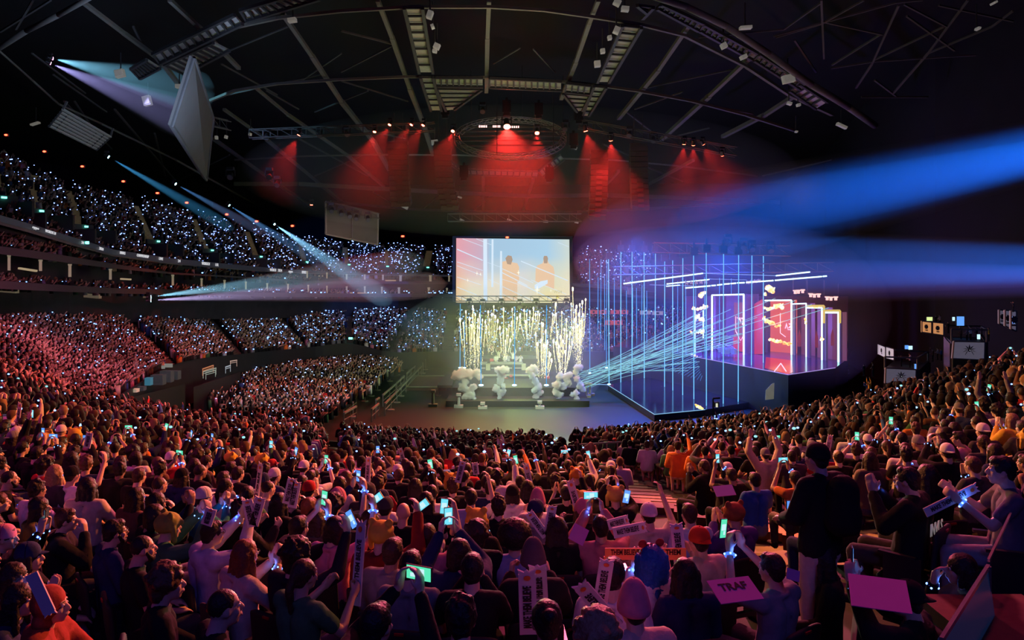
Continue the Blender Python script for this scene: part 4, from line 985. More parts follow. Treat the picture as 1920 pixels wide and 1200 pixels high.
for a, b in zip(pts[::2], pts[1::2]): MB().tube(P(*a, 60), P(*b, 60), 1.5 / F * 60, n=6).build('tube', neon_w, t)
for i, (x, y) in enumerate([(1285 + 9 * k, 528 - k * .5) for k in range(5)] + [(1400 + 7 * k, 527 - k) for k in range(4)]):
    tag(MB().beam(P(x, y, 61), P(x + 5, y + 5, 61), .12).beam(P(x + 5, y, 61), P(x, y + 5, 61), .08).build('lamp_bracket', emat('lit bracket', (0.7, 0.45, 0.7), .5)), 'small crossed lit bracket over the right-hand stage, %s from the left' % nth(i), 'bracket', 'crossed brackets over the right-hand stage')
for i in range(9):
    x, y = [(1491, 548), (1497, 547.5), (1505, 546.5), (1520, 554), (1527, 555), (1535, 554.5), (1551, 560), (1558, 560.5), (1567, 560)][i]
    tag(MB().box(P(x, y, 60), (.16, .2, .26)).box(P(x, y - 3, 60), (.3, .2, .1)).build('blinder_lamp', emat('warm pink lamp', (1.0, 0.55, 0.5), 1.4)), 'small warm pink lamp, %s from the left above the rightmost doorways' % nth(i), 'lamp', 'small lamps above the rightmost doorways')
for i, (x0, y0, x1, y1) in enumerate([(1487, 544, 1512, 544), (1514, 550, 1545, 550), (1546, 556, 1572, 556)]):
    tag(MB().beam(P(x0, y0, 60.3), P(x1, y1, 60.3), .12).beam(P(x0, y0, 60.3), P(x0, y0 - 25, 60.3), .04).beam(P(x1, y1, 60.3), P(x1, y1 - 25, 60.3), .04).build('lamp_bar', steel_d), 'hanging bar of small pink lamps, %s from the left' % nth(i), 'lamp bar')

# flames
fl_o = bpy.data.materials.new('flame'); fl_o.use_nodes = True; nt = fl_o.node_tree; b_ = nt.nodes['Principled BSDF']
tc = nt.nodes.new('ShaderNodeTexCoord'); n_ = nt.nodes.new('ShaderNodeTexNoise'); n_.inputs['Scale'].default_value = 2.2; n_.inputs['Detail'].default_value = 4
nt.links.new(tc.outputs['Object'], n_.inputs['Vector']); r_ = nt.nodes.new('ShaderNodeValToRGB'); nt.links.new(n_.outputs['Fac'], r_.inputs[0])
e = r_.color_ramp.elements; e[0].position = .36; e[0].color = (1, .22, .03, 1); e[1].position = .62; e[1].color = (1, .95, .55, 1); e.new(.5).color = (1, .62, .12, 1)
nt.links.new(r_.outputs[0], b_.inputs['Emission Color']); b_.inputs['Emission Strength'].default_value = 1.8; b_.inputs['Base Color'].default_value = (.02, .01, 0, 1); fl_o.cycles.emission_sampling = 'NONE'
for i, (lb, bl) in enumerate([
    ('small round flame ball, topmost of the left stack', [(1312, 554, 4), (1317, 551, 5), (1321, 549, 4), (1315, 557, 3)]),
    ('wide twin flame, second from top of the left stack', [(1301, 578, 4), (1308, 580, 3.5), (1314, 578, 4), (1321, 576, 5), (1325, 575, 3)]),
    ('ragged flame, third from top of the left stack', [(1308, 594, 4), (1313, 599, 4), (1319, 601, 3.5), (1310, 591, 2.5), (1305, 600, 2)]),
    ('low wide flame at the bottom of the left stack', [(1297, 624, 3), (1303, 623, 4), (1309, 623.5, 3), (1316, 623, 4.5), (1319, 619, 2)]),
    ('big orange flame ball at the top of the second doorway', [(1438, 540, 5), (1444, 543, 7), (1449, 547, 5), (1435, 552, 4), (1440, 537, 3), (1451, 541, 3)]),
    ('long curling flame crossing the second doorway high up', [(1434, 577, 3), (1440, 580, 4), (1447, 578, 4), (1455, 575, 6), (1462, 573, 5), (1466, 577, 5), (1468, 570, 2)]),
    ('slanting flame crossing the middle of the second doorway', [(1432, 597, 3.5), (1437, 602, 5), (1444, 605, 5), (1450, 607, 4), (1434, 594, 2), (1456, 612, 3), (1462, 611, 3)]),
    ('long bright flame at the foot of the second doorway', [(1443, 637, 3), (1450, 638, 4), (1457, 640, 4.5), (1464, 640, 4), (1471, 643, 4.5), (1478, 645, 4), (1482, 644, 3)]),
    ('small flame on the third doorway post', [(1511, 602, 3), (1511, 607, 2.5), (1509, 598, 2)]),
    ('thin flame along the lintel of the fourth doorway', [(1520, 575, 2.5), (1527, 576, 3), (1533, 576, 2.5), (1538, 576, 2)]),
    ('small square flame on the fourth doorway post', [(1541, 634, 3), (1541, 638, 3), (1544, 636, 2)]),
    ('flame glow burning on the edge of the blue stage floor', [(1307, 762, 3), (1312, 764, 4), (1316, 766, 3), (1304, 759, 2)]),
    ('low orange flame strip along the left stage edge', [(1297, 664, 2.2), (1302, 667, 2.4), (1307, 669, 2.2), (1313, 671, 2), (1317, 673, 1.6)])]):
    d = [66, 66, 66, 66, 63, 65, 65, 65, 64, 62, 61.5, 53.2, 65][i]; o0 = P(bl[0][0], bl[0][1], d); B = []
    for x, y, r in bl:
        R_ = r / F * d; c = P(x, y, d) - o0; B.append((c, R_ * .8))
        for _ in range(5): B.append((c + Vector((rnd.uniform(-1, 1), rnd.uniform(-.6, .6), rnd.uniform(-.6, 1.1))) * R_ * .8, R_ * rnd.uniform(.25, .5)))
    tag(blob_mesh('flame', B, .05, fl_o, .10, .2, 1, origin=o0, seed=20 + i), lb, 'flame')
# deck reflections come from the glossy floor; the crossed white triangle on the led floor
t = thing('floor_emblem', 'white triangle outline lit in the stage floor before the second doorway', 'floor light', ST(1463, 686))
MB().path([ST(1452, 697) + Vector((0, 0, .04)), ST(1464, 682) + Vector((0, 0, .04)), ST(1474, 697) + Vector((0, 0, .04))], .04, 4).build('lines', logo_m, t)
MB().poly([ST(1434, 690) + Vector((0, 0, .02)), ST(1478, 702) + Vector((0, 0, .02)), ST(1487, 698) + Vector((0, 0, .02)), ST(1484, 676) + Vector((0, 0, .02)), ST(1436, 670) + Vector((0, 0, .02))], -.02, (0, 0, 1)).build('red_led_floor', mat('red led floor', (0.02, 0, 0), .15, emit=(0.8, 0.03, 0.08), es=.55), t)
# blurred white picture on the stage front and small signs
t = thing('front_picture', 'pale crumpled banner on the stage front below the second doorway', 'banner', P(1440, 735, 54.8))
MB().poly([P(1435, 750, 54.6), P(1451, 748, 54.6), P(1452, 718, 54.6), P(1447, 720, 54.6), (P(1436, 732, 54.6))], .05, (0, 1, 0)).build('cloth', mat('pale banner', (0.16, 0.16, 0.13), .8, emit=(.9, .9, .7), es=.12, var=.6, scale=2), t)
for i, (x, y, w_, h_, d) in enumerate([(1113, 585, 14, 7, 96), (1130, 585, 14, 7, 96), (1153, 585, 16, 7, 95), (1170, 585, 15, 7, 95), (1142, 605, 17, 8, 90), (1159, 605, 16, 8, 90), (1210, 586, 20, 7, 92), (1233, 587, 20, 7, 92)]):
    mm = mat('red panel board', (0.35, 0.05, 0.05), .7, emit=(1, .16, .12), es=.35) if i < 6 else mat('grey panel board', (0.35, 0.33, 0.33), .7, emit=(.9, .8, .8), es=.22)
    k = d / F; q = P(x, y, d)
    t = thing('desk_board', ('red' if i < 6 else 'grey') + ' board hanging before the far seats, %s from the left%s' % (nth([0, 1, 2, 3, 0, 1, 0, 1][i]), ' in the lower pair' if i in (4, 5) else ''), 'board', q, local=True)
    MB().box((0, 0, 0), (w_ * k, .2, h_ * k)).build('face', mm, t)
    MB().box((0, -.12, 0), (w_ * k * .25, .05, h_ * k * .5)).build('emblem', mat('dark emblem', (0.03, 0.02, 0.03), .7), t)
for i, (x, y, w_, h_) in enumerate([(1174, 505, 8, 18), (1177, 528, 7, 16), (1181, 548, 9, 18)]):
    tag(MB().box(P(x, y, 98), (w_ / F * 98, .6, h_ / F * 98)).box(P(x, y, 97.5), (w_ / F * 60, .4, h_ / F * 60)).build('stack_panel', mat('dull mauve panel', (0.2, 0.12, 0.16), .8, emit=(.6, .3, .35), es=.12)), 'dull mauve hanging panel, %s from the top beyond the laser beams' % nth(i), 'panel')
# ramp and rigging on the floor right of the stage
for i, (a, b) in enumerate([((1513, 707), (1566, 731)), ((1495, 710), (1530, 716)), ((1540, 700), (1590, 690)), ((1380, 706), (1392, 706))]):
    tag(MB().beam(FL(a[0], a[1] + 4, 1.0), FL(b[0], b[1] + 4, .6), .12).beam(FL(a[0], a[1] + 10, .2), FL(b[0], b[1] + 10, .1), .3, .05).build('ramp_rail', mat('dull steel rail', (.4, .4, .45), .5)), 'dull steel ramp rail on the dark floor, %s by the main stage' % nth(i), 'rail')
# camera crane standing before the stage
t = thing('camera_stand', 'black camera mast standing at the edge of the blue stage floor', 'camera stand', P(1340, 812, 46))
MB().tube(P(1337, 825, 40), P(1337, 747, 40), .04, n=6).beam(P(1337, 747, 40), P(1350, 746, 40), .09).box(P(1343, 758, 40), (.25, .3, .25)).build('mast', black, t)
MB().box(P(1344, 760, 39.8), (.10, .05, .20)).build('monitor', emat('small monitor', (.8, .8, .6), .8), t)
# ================================================================== haze and beams of light
def cone_haze(a, b, r0, r1, dens, label, n=20):
    a, b = Vector(a), Vector(b)
    mb = MB(); d, x, y, L = mb.frame(a, b); rows = []
    for u, r in [(0, r0), (.35, r0 + (r1 - r0) * .35), (.7, r0 + (r1 - r0) * .7), (.82, (r0 + (r1 - r0) * .82) * .88), (.92, r1 * .66), (.97, r1 * .42), (1, .01)]:
        rows.append([a + d * (L * u) + (x * math.cos(2 * PI * k / n) + y * math.sin(2 * PI * k / n)) * r for k in range(n + 1)])
    o = mb.grid(rows).build('haze', haze_mat('haze beam', dens), smooth=True, origin=a)
    bm_ = bmesh.new(); bm_.from_mesh(o.data); bmesh.ops.remove_doubles(bm_, verts=bm_.verts, dist=.0005); bmesh.ops.holes_fill(bm_, edges=bm_.edges, sides=40); bmesh.ops.recalc_face_normals(bm_, faces=bm_.faces); bm_.to_mesh(o.data); bm_.free()
    return tag(o, label, 'haze', kind='stuff')
def beam(a, b, ang, col, energy, dens, label, lamp_label=None, lens=None, blend=.3, r=.08, lamp=True, ls=.5):
    a, b = Vector(a), Vector(b); L = (b - a).length; d = (b - a).normalized()
    cone_haze(a + d * .1, b, .02, L * math.tan(math.radians(ang / 2)) * 1.12, dens, label)
    light('SPOT', 'beam_light', a + d * .05, energy, col, b, ang, blend, r)
    if lamp: moving_head(a - d * .3, b, lamp_label, lens or blue_lens, ls)
cyan_lens = emat('cyan lamp lens', (0.3, 0.8, 1.0), 30); pink_lens = emat('pink lamp lens', (1.0, 0.3, 0.7), 30)
beam(P(104, 111, 50), P(400, 180, 58), 22, (0.22, 0.62, 0.9), 11000, .05, 'teal upper haze of the double beam at upper left', 'stage lamp with pale teal beam, upper of the upper left pair', pink_lens)
beam(P(100, 121, 50), P(400, 245, 58), 20, (0.42, 0.40, 0.95), 10000, .05, 'violet lower haze of the double beam at upper left', 'stage lamp with pale violet beam, lower of the upper left pair', pink_lens)
beam(P(208, 297, 50), P(440, 432, 52), 7, (0.08, 0.50, 1.0), 26000, .04, 'slim blue haze beam over the upper tier, nearest', 'stage lamp of the nearest slim blue beam over the upper tier', cyan_lens)
beam(P(333, 347, 58), P(500, 440, 58), 7.5, (0.15, 0.45, 1.0), 15000, .04, 'slim blue haze beam over the upper tier, second along', 'stage lamp of the second slim blue beam over the upper tier', cyan_lens)
beam(P(433, 387, 66), P(610, 500, 66), 8, (0.15, 0.45, 1.0), 22000, .04, 'slim blue haze beam over the upper tier, third along', 'stage lamp of the third slim blue beam over the upper tier', cyan_lens)
beam(P(517, 422, 72), P(735, 570, 66), 9, (0.25, 0.62, 1.0), 60000, .05, 'bright pale blue haze beam falling to the suites', 'stage lamp of the bright pale blue beam, farthest along', cyan_lens)
beam(P(288, 556, 50), P(800, 492, 60), 9, (0.25, 0.62, 0.85), 42000, .05, 'teal upper haze beam spreading from the left across the suites', 'stage lamp of the spreading teal beam at the left suites', cyan_lens)
beam(P(288, 563, 50), P(840, 532, 60), 7.6, (0.62, 0.50, 0.95), 45000, .05, 'lilac lower haze beam spreading from the left across the suites', 'stage lamp of the spreading lilac beam at the left suites', cyan_lens)
# the two broad blue beams from the right
beam(P(2900, 60, 17), P(1090, 480, 52), 10.5, (0.005, 0.15, 1.0), 330000, .020, 'broad upper blue haze beam sweeping in from the right', lamp=False, blend=.8, r=.15)
beam(P(2900, 115, 17), P(1250, 430, 44), 6.5, (0.04, 0.10, 1.0), 70000, .020, 'violet core of the upper haze beam at the right', lamp=False, blend=.9, r=.15)
beam(P(2900, 498, 17), P(1085, 492, 54), 7.8, (0.01, 0.17, 1.0), 240000, .020, 'broad lower blue haze beam sweeping in from the right', lamp=False, blend=.35, r=.12)
beam(P(2900, 532, 17), P(1150, 525, 52), 5.4, (0.16, 0.14, 1.0), 90000, .020, 'pale violet lower part of the lower haze beam at the right', lamp=False, blend=.25, r=.12)
# haze of the lit areas
def haze_box(x0, x1, y0, y1, da, db, dens, label):
    """a soft rounded bank of haze: an ellipsoid thins out towards its rim"""
    c = P((x0 + x1) / 2, (y0 + y1) / 2, (da + db) / 2); k = c.y / F / 2
    o = MB().ball((0, 0, 0), ((x1 - x0) * k * 1.12, (db - da) / 2, (y1 - y0) * k * 1.15), 40, 24).build('haze', haze_mat('haze', dens), smooth=True); o.location = c
    return tag(o, label, 'haze', kind='stuff')
haze_box(500, 1440, 215, 430, 57, 70, .011, 'red lit haze under the roof around the ring truss')
haze_box(740, 1118, 550, 780, 56, 79, .015, 'green yellow haze around the spark fountains')
haze_box(1060, 1620, 425, 745, 50, 70, .006, 'blue haze filling the right-hand stage')
for i, (x, y, d, e_) in enumerate([(885, 610, 62, 600), (950, 620, 68, 420), (1020, 650, 62, 420), (1065, 620, 62, 600), (985, 600, 70, 360)]):
    light('POINT', 'spark_light', P(x, y, d), e_, (0.55, 0.85, 0.16), size=.5)
light('SPOT', 'stage_glow', P(1360, 455, 62), 21000, (0.01, 0.09, 1.0), P(1350, 700, 61), 125, .6, 1)
light('SPOT', 'stage_glow', P(1190, 445, 64), 21000, (0.005, 0.13, 1.0), P(1200, 700, 63), 125, .6, 1)
light('POINT', 'stage_glow', P(1330, 610, 66), 3500, (0.22, 0.12, 1.0), size=1)
light('POINT', 'stage_glow', P(1470, 600, 58), 500, (1.0, 0.10, 0.15), size=1)
light('POINT', 'flame_glow', P(1460, 600, 57), 600, (1.0, 0.4, 0.1), size=.5)
light('SPOT', 'beam_light', P(1170, 535, 64), 9000, (0.05, 0.25, 1.0), P(1240, 620, 60), 26, .5, .1)
for x, y, ax, ay in [(1242, 546, 1300, 600), (1263, 546, 1300, 590), (1276, 540, 1300, 580), (1348, 536, 1335, 600), (1400, 535, 1385, 600), (1190, 610, 1260, 625)]:
    light('SPOT', 'beam_light', P(x, y, 62), 4000, (0.15, 0.3, 1.0), P(ax, ay, 60), 14, .5, .05)

# ================================================================== light on the crowd
def wash(px, py, d, tgt, e_, col, ang=70, sz=1.0, bl=.6): return light('SPOT', 'wash_light', P(px, py, d), e_, col, tgt, ang, bl, sz)
def wash3(loc, tgt, e_, col, ang=40, bl=.7, sz=.6): return light('SPOT', 'wash_light', loc, e_, col, tgt, ang, bl, sz)
wash3((13, 27, 19), (-7.5, 12, 8.2), 50000, (1.0, 0.23, 0.06), 44)           # orange from the right onto the left block
wash3((-2, 44, 24), (-14, 26, 5), 52000, (1.0, 0.17, 0.12), 38)
wash3((-2, 40, 22), (-21, 34, 6), 15000, (1.0, 0.15, 0.26), 58)
wash3((-17, 9, 21), (-10, 17, 7), 3500, (1.0, 0.07, 0.40), 66)              # magenta from above left
wash3((5, 42, 20), (0.5, 9.5, 7.8), 72000, (1.0, 0.13, 0.24), 30)
wash3((1, 24, 24), (0.2, 9.5, 7.5), 4500, (1.0, 0.07, 0.22), 52)            # red-pink nearly overhead in the middle
wash3((-4, 44, 20), (1, 26, 4), 8000, (1.0, 0.42, 0.36), 50)
wash3((-10, 27, 19), (9, 12.5, 8.2), 30000, (1.0, 0.32, 0.09), 42)            # orange from the left onto the right block
wash3((-9, 41, 19), (14, 27, 5), 38000, (1.0, 0.34, 0.16), 38)
wash3((9, 14, 22), (6, 9, 8), 2000, (1.0, 0.08, 0.25), 60)
wash3((0, 60, 9), (0, 33, 3.5), 26000, (0.9, 0.95, 0.55), 62)
light('AREA', 'blue_fill', (3, -5, 17), 210, (0.13, 0.12, 1.0), (0, 10, 8), size=4)
light('AREA', 'blue_fill', (-11, -2, 18), 110, (0.30, 0.08, 1.0), (-8, 14, 7), size=5)
wash(970, 380, 44, P(975, 722, 60), 42000, (0.85, 0.95, 0.66), 36, .5)
light('POINT', 'pyro_wash', P(965, 640, 58), 1100, (0.42, 0.85, 0.25), size=2)
wash(660, 430, 60, P(640, 610, 86), 1700, (1.0, 0.50, 0.55), 70)
wash(250, 430, 38, P(120, 650, 44), 1700, (1.0, 0.26, 0.50), 90)
wash(560, 560, 45, P(560, 720, 60), 2500, (0.8, 0.72, 0.9), 70)
# roof light: warm in the middle, blue at the left, pink at the right
light('SPOT', 'roof_wash', P(950, 330, 40), 1500, (1.0, 0.88, 0.55), P(950, 60, 44), 110, .8, 2)
light('SPOT', 'roof_wash', P(330, 330, 36), 3000, (0.42, 0.60, 1.0), P(250, 60, 42), 100, .8, 2)
light('SPOT', 'roof_wash', P(1500, 380, 36), 450, (0.9, 0.55, 0.5), P(1550, 80, 42), 100, .8, 2)
# ================================================================== people: body, garments and hair are grown as smooth skins
skin_t = tint_mat('skin', .5, 12, .08, .0, .4); cloth_t = tint_mat('cloth', .9, 22, .22, .25, .15); hair_t = tint_mat('hair', .55, 55, .45, .5, .35); denim_t = tint_mat('trouser cloth', .9, 30, .2, .2, .15)
eye_w = mat('eye white', (0.7, 0.68, 0.65), .3); eye_d = mat('iris', (0.03, 0.02, 0.015), .2); lip_m = mat('lips', (0.35, 0.14, 0.12), .5); brow_m = mat('brow', (0.03, 0.02, 0.015), .8)
DG = lambda: bpy.context.evaluated_depsgraph_get()
V3 = Vector
def capsule(mb, a, ra, b, rb, n=10):
    a, b = V3(a), V3(b); mb.ball(a, ra, n, 7); mb.ball(b, rb, n, 7); mb.tube(a, b, ra, rb, n)
def grow(mb, name, mats, voxel, smooth=2, disp=0.0, dscale=.05, adapt=0.0, dec=None):
    o = mb.build(name + '_tmp', mats)
    md = o.modifiers.new('r', 'REMESH'); md.mode = 'VOXEL'; md.voxel_size = voxel; md.adaptivity = adapt
    if disp:
        tx = bpy.data.textures.new(name, 'CLOUDS'); tx.noise_scale = dscale; dm = o.modifiers.new('d', 'DISPLACE'); dm.texture = tx; dm.strength = disp
    if smooth: sm = o.modifiers.new('s', 'SMOOTH'); sm.iterations = smooth; sm.factor = .5
    if dec: dc = o.modifiers.new('c', 'DECIMATE'); dc.ratio = dec
    me = bpy.data.meshes.new_from_object(o.evaluated_get(DG())); me.name = name
    lim = {'person_body': 5200, 'top': 1500, 'trousers': 700, 'shoe': 130, 'hair': 1500, 'plush_hat': 1200, 'hood': 900, 'beard': 400, 'backpack': 1500}.get(name, 1500)
    if len(me.polygons) > lim:
        o.modifiers.clear(); o.data = me; dc = o.modifiers.new('c', 'DECIMATE'); dc.ratio = lim / (2.0 * len(me.polygons)) * 1.3
        me = bpy.data.meshes.new_from_object(o.evaluated_get(DG())); me.name = name
    me.polygons.foreach_set('use_smooth', [True] * len(me.polygons))
    me.materials.clear()
    for m in (mats if isinstance(mats, (list, tuple)) else [mats]): me.materials.append(m)
    bpy.data.objects.remove(o); return me

HC = V3((0, .03, 1.20))          # centre of a seated head
SH = .185
# arm poses: (elbow, wrist, hand direction, palm normal, curl) for the right side; left is mirrored unless given
POSES = {
    'lap':    dict(R=((.25, .04, .74), (.13, .27, .64), (-.35, .9, -.2), (0, 0, -1), .5)),
    'phone':  dict(R=((.27, .20, 1.02), (.085, .36, 1.26), (-.1, .15, 1), (-1, 0, 0), .9)),
    'phone1': dict(R=((.31, .16, 1.08), (.24, .34, 1.34), (-.25, .1, 1), (-1, 0, 0), .9), L=((-.25, .04, .74), (-.13, .27, .64), (.35, .9, -.2), (0, 0, -1), .5)),
    'clap':   dict(R=((.24, .14, .82), (.06, .30, 1.04), (-.15, .3, .95), (-1, 0, 0), .15)),
    'stick':  dict(R=((.26, .14, .80), (.16, .36, .96), (-.1, .7, .5), (-1, 0, 0), 1.5)),
    'up':     dict(R=((.34, .06, 1.28), (.27, .12, 1.54), (-.1, .1, 1), (0, 1, 0), .25)),
    'chin':   dict(R=((.20, .22, .80), (.06, .20, 1.06), (-.15, -.1, .95), (-.6, -.6, 0), .8), L=((-.24, .12, .72), (.02, .26, .72), (.9, .2, 0), (0, 0, -1), .5)),
    'knees':  dict(R=((.24, .16, .76), (.12, .40, .66), (-.3, .85, -.35), (0, 0, -1), .6)),
}
def hand(mb, w_, d, n, curl, side):
    w_, d, n = V3(w_), V3(d).normalized(), V3(n); n = (n - d * n.dot(d)).normalized(); s_ = d.cross(n) * side
    capsule(mb, w_ + s_ * .012, .026, w_ + d * .075 + s_ * .014, .024, 8); capsule(mb, w_ - s_ * .012, .026, w_ + d * .072 - s_ * .016, .023, 8)
    for k, (o, L) in enumerate(((-.031, .058), (-.011, .072), (.010, .078), (.030, .070))):
        b = w_ + d * .085 + s_ * o; c1 = curl * .6; e1 = b + (d * math.cos(c1) + n * math.sin(c1)) * L * .55
        c2 = curl * 1.35; e2 = e1 + (d * math.cos(c2) + n * math.sin(c2)) * L * .5
        capsule(mb, b, .0098, e1, .009, 6); capsule(mb, e1, .009, e2, .0075, 6)
    t0 = w_ + d * .022 + s_ * .026; t1 = t0 + (s_ * .8 + d * .7 + n * .35 * curl).normalized() * .042; t2 = t1 + (d + n * .5 * curl + s_ * .1).normalized() * .034
    capsule(mb, t0, .014, t1, .011, 6); capsule(mb, t1, .011, t2, .0085, 6)
def head(mb, c):
    mb.ball(c + V3((0, -.012, .022)), (.076, .094, .098), 16, 12)
    mb.ball(c + V3((0, .022, -.035)), (.060, .068, .078), 14, 10)
    mb.ball(c + V3((0, .052, -.085)), (.034, .034, .026), 10, 8)                      # chin
    capsule(mb, c + V3((0, .082, .022)), .010, c + V3((0, .108, -.018)), .014, 8)       # nose
    mb.ball(c + V3((0, .094, -.050)), (.022, .012, .008), 8, 6); mb.ball(c + V3((0, .093, -.062)), (.020, .011, .008), 8, 6)
    capsule(mb, c + V3((-.045, .066, .038)), .013, c + V3((.045, .066, .038)), .013, 8)   # brow ridge
    for s_ in (-1, 1):
        mb.ball(c + V3((s_ * .042, .058, -.020)), (.024, .022, .022), 8, 6)             # cheek
        mb.ball(c + V3((s_ * .078, -.008, -.004)), (.008, .020, .032), 8, 8)            # ear
def face_bits(c):
    mb = MB()
    for s_ in (-1, 1):
        mb.cur = 1; mb.ball(c + V3((s_ * .031, .074, .014)), .0125, 8, 6)
        mb.cur = 2; mb.ball(c + V3((s_ * .031, .084, .013)), .0058, 8, 6)
        mb.cur = 4; capsule(mb, c + V3((s_ * .016, .083, .040)), .004, c + V3((s_ * .048, .070, .042)), .003, 6)
    mb.cur = 3; capsule(mb, c + V3((-.020, .096, -.056)), .0055, c + V3((.020, .096, -.056)), .0055, 6)
    return mb
def arms(p):
    R = p['R']; L = p.get('L') or tuple(V3((-v[0], v[1], v[2])) if hasattr(v, '__len__') else v for v in R)
    return R, L
def body_mesh(pose, voxel=.0095, stand=False):
    mb = MB(); p = POSES[pose]; R, L = arms(p); z = .52 if stand else 0; c = HC + V3((0, 0, z))
    head(mb, c)
    capsule(mb, c + V3((0, -.03, -.06)), .056, V3((0, -.035, 1.03 + z)), .062)
    if stand: trunk(mb, z, 0, hips=(0, -.01, .94), legs='stand')
    else: trunk(mb, 0, 0, hips=(0, 0, .50), legs='sit')
    for s_, (e, w_, hd, n, cu) in ((1, R), (-1, L)):
        dz = V3((0, 0, z)); e, w_ = V3(e) + dz, V3(w_) + dz
        capsule(mb, V3((s_ * SH, -.03, 1.0 + z)), .055, e, .042); capsule(mb, e, .042, w_, .027)
        hand(mb, w_ + (w_ - e).normalized() * .02, hd, n, cu, s_)
    me = grow(mb, 'person_body', [skin_t, eye_w, eye_d, lip_m, brow_m], voxel, 2)
    return join_bits(me, face_bits(c))
def trunk(mb, z, f, hips, legs, g=0.0):
    h = V3(hips); sh = V3((0, -.035, .98 + z))
    for s_ in (-1, 1):
        capsule(mb, h + V3((s_ * .072, 0, .02)), .110 + g, V3((s_ * .062, -.02, h.z + .22)), .095 + g)
        capsule(mb, V3((s_ * .062, -.02, h.z + .22)), .095 + g, V3((s_ * .082, -.035, .92 + z)), .102 + g)
        capsule(mb, V3((s_ * .05, -.035, 1.01 + z)), .060 + g, V3((s_ * SH, -.03, .995 + z)), .058 + g)
    if legs and g == 0: leg_caps(mb, legs, h)
def leg_caps(mb, legs, h, g=0.0, feet=True):
    for s_ in (-1, 1):
        if legs == 'sit': k, a, t = V3((s_ * .14, .43, .50)), V3((s_ * .13, .42, .10)), V3((s_ * .14, .56, .04))
        else: k, a, t = V3((s_ * .11, .02, .50)), V3((s_ * .12, -.02, .09)), V3((s_ * .13, .12, .04))
        capsule(mb, h + V3((s_ * .09, .02, 0)), .085 + g, k, .060 + g); capsule(mb, k, .058 + g, a, .040 + g)
        if feet: capsule(mb, a + V3((0, -.02, -.05)), .038, t, .030)
def join_bits(me, mb):
    bm = bmesh.new(); bm.from_mesh(me)
    t = bpy.data.meshes.new('t'); t.from_pydata(mb.v, [], mb.f); t.polygons.foreach_set('material_index', mb.m); t.polygons.foreach_set('use_smooth', [True] * len(mb.f))
    bm.from_mesh(t); bm.to_mesh(me); bm.free(); bpy.data.meshes.remove(t); return me
def top_mesh(pose, kind, stand=False):
    """kind: tee, jumper, hoodie, jacket"""
    mb = MB(); R, L = arms(POSES[pose]); z = .52 if stand else 0; g = {'tee': .014, 'jumper': .020, 'hoodie': .030, 'jacket': .034}[kind]
    trunk(mb, z, 0, (0, -.01, .94 + .04) if stand else (0, 0, .54), None, g)
    for s_, (e, w_, hd, n, cu) in ((1, R), (-1, L)):
        dz = V3((0, 0, z)); a = V3((s_ * SH, -.03, 1.0 + z)); e, w_ = V3(e) + dz, V3(w_) + dz
        if kind == 'tee': capsule(mb, a, .060 + g, a.lerp(e, .62), .052 + g)
        else: capsule(mb, a, .056 + g, e, .044 + g); capsule(mb, e, .044 + g, e.lerp(w_, .93), .030 + g * .7)
    if kind in ('hoodie', 'jacket'):
        for k in range(9):
            a = PI * (k / 8) ; mb.ball(V3((math.cos(a) * .085, -.045 - math.sin(a) * .075, 1.055 + z - math.sin(a) * .02)), .036, 8, 6)
    if kind == 'hoodie': mb.ball(V3((0, -.125, 1.0 + z)), (.10, .05, .085), 12, 8)
    else:
        for k in range(12):
            a = 2 * PI * k / 12; mb.ball(V3((math.cos(a) * .075, -.035 + math.sin(a) * .068, 1.045 + z)), .022, 8, 6)
    return grow(mb, 'top', cloth_t, .013, 2, .012, .07)
def trouser_mesh(stand=False):
    mb = MB(); h = V3((0, -.01, .94)) if stand else V3((0, 0, .50))
    for s_ in (-1, 1): capsule(mb, h + V3((s_ * .075, 0, -.01)), .124, h + V3((s_ * .07, -.01, .07)), .118)
    leg_caps(mb, 'stand' if stand else 'sit', h, .018, False)
    return grow(mb, 'trousers', denim_t, .015, 2, .010, .06)
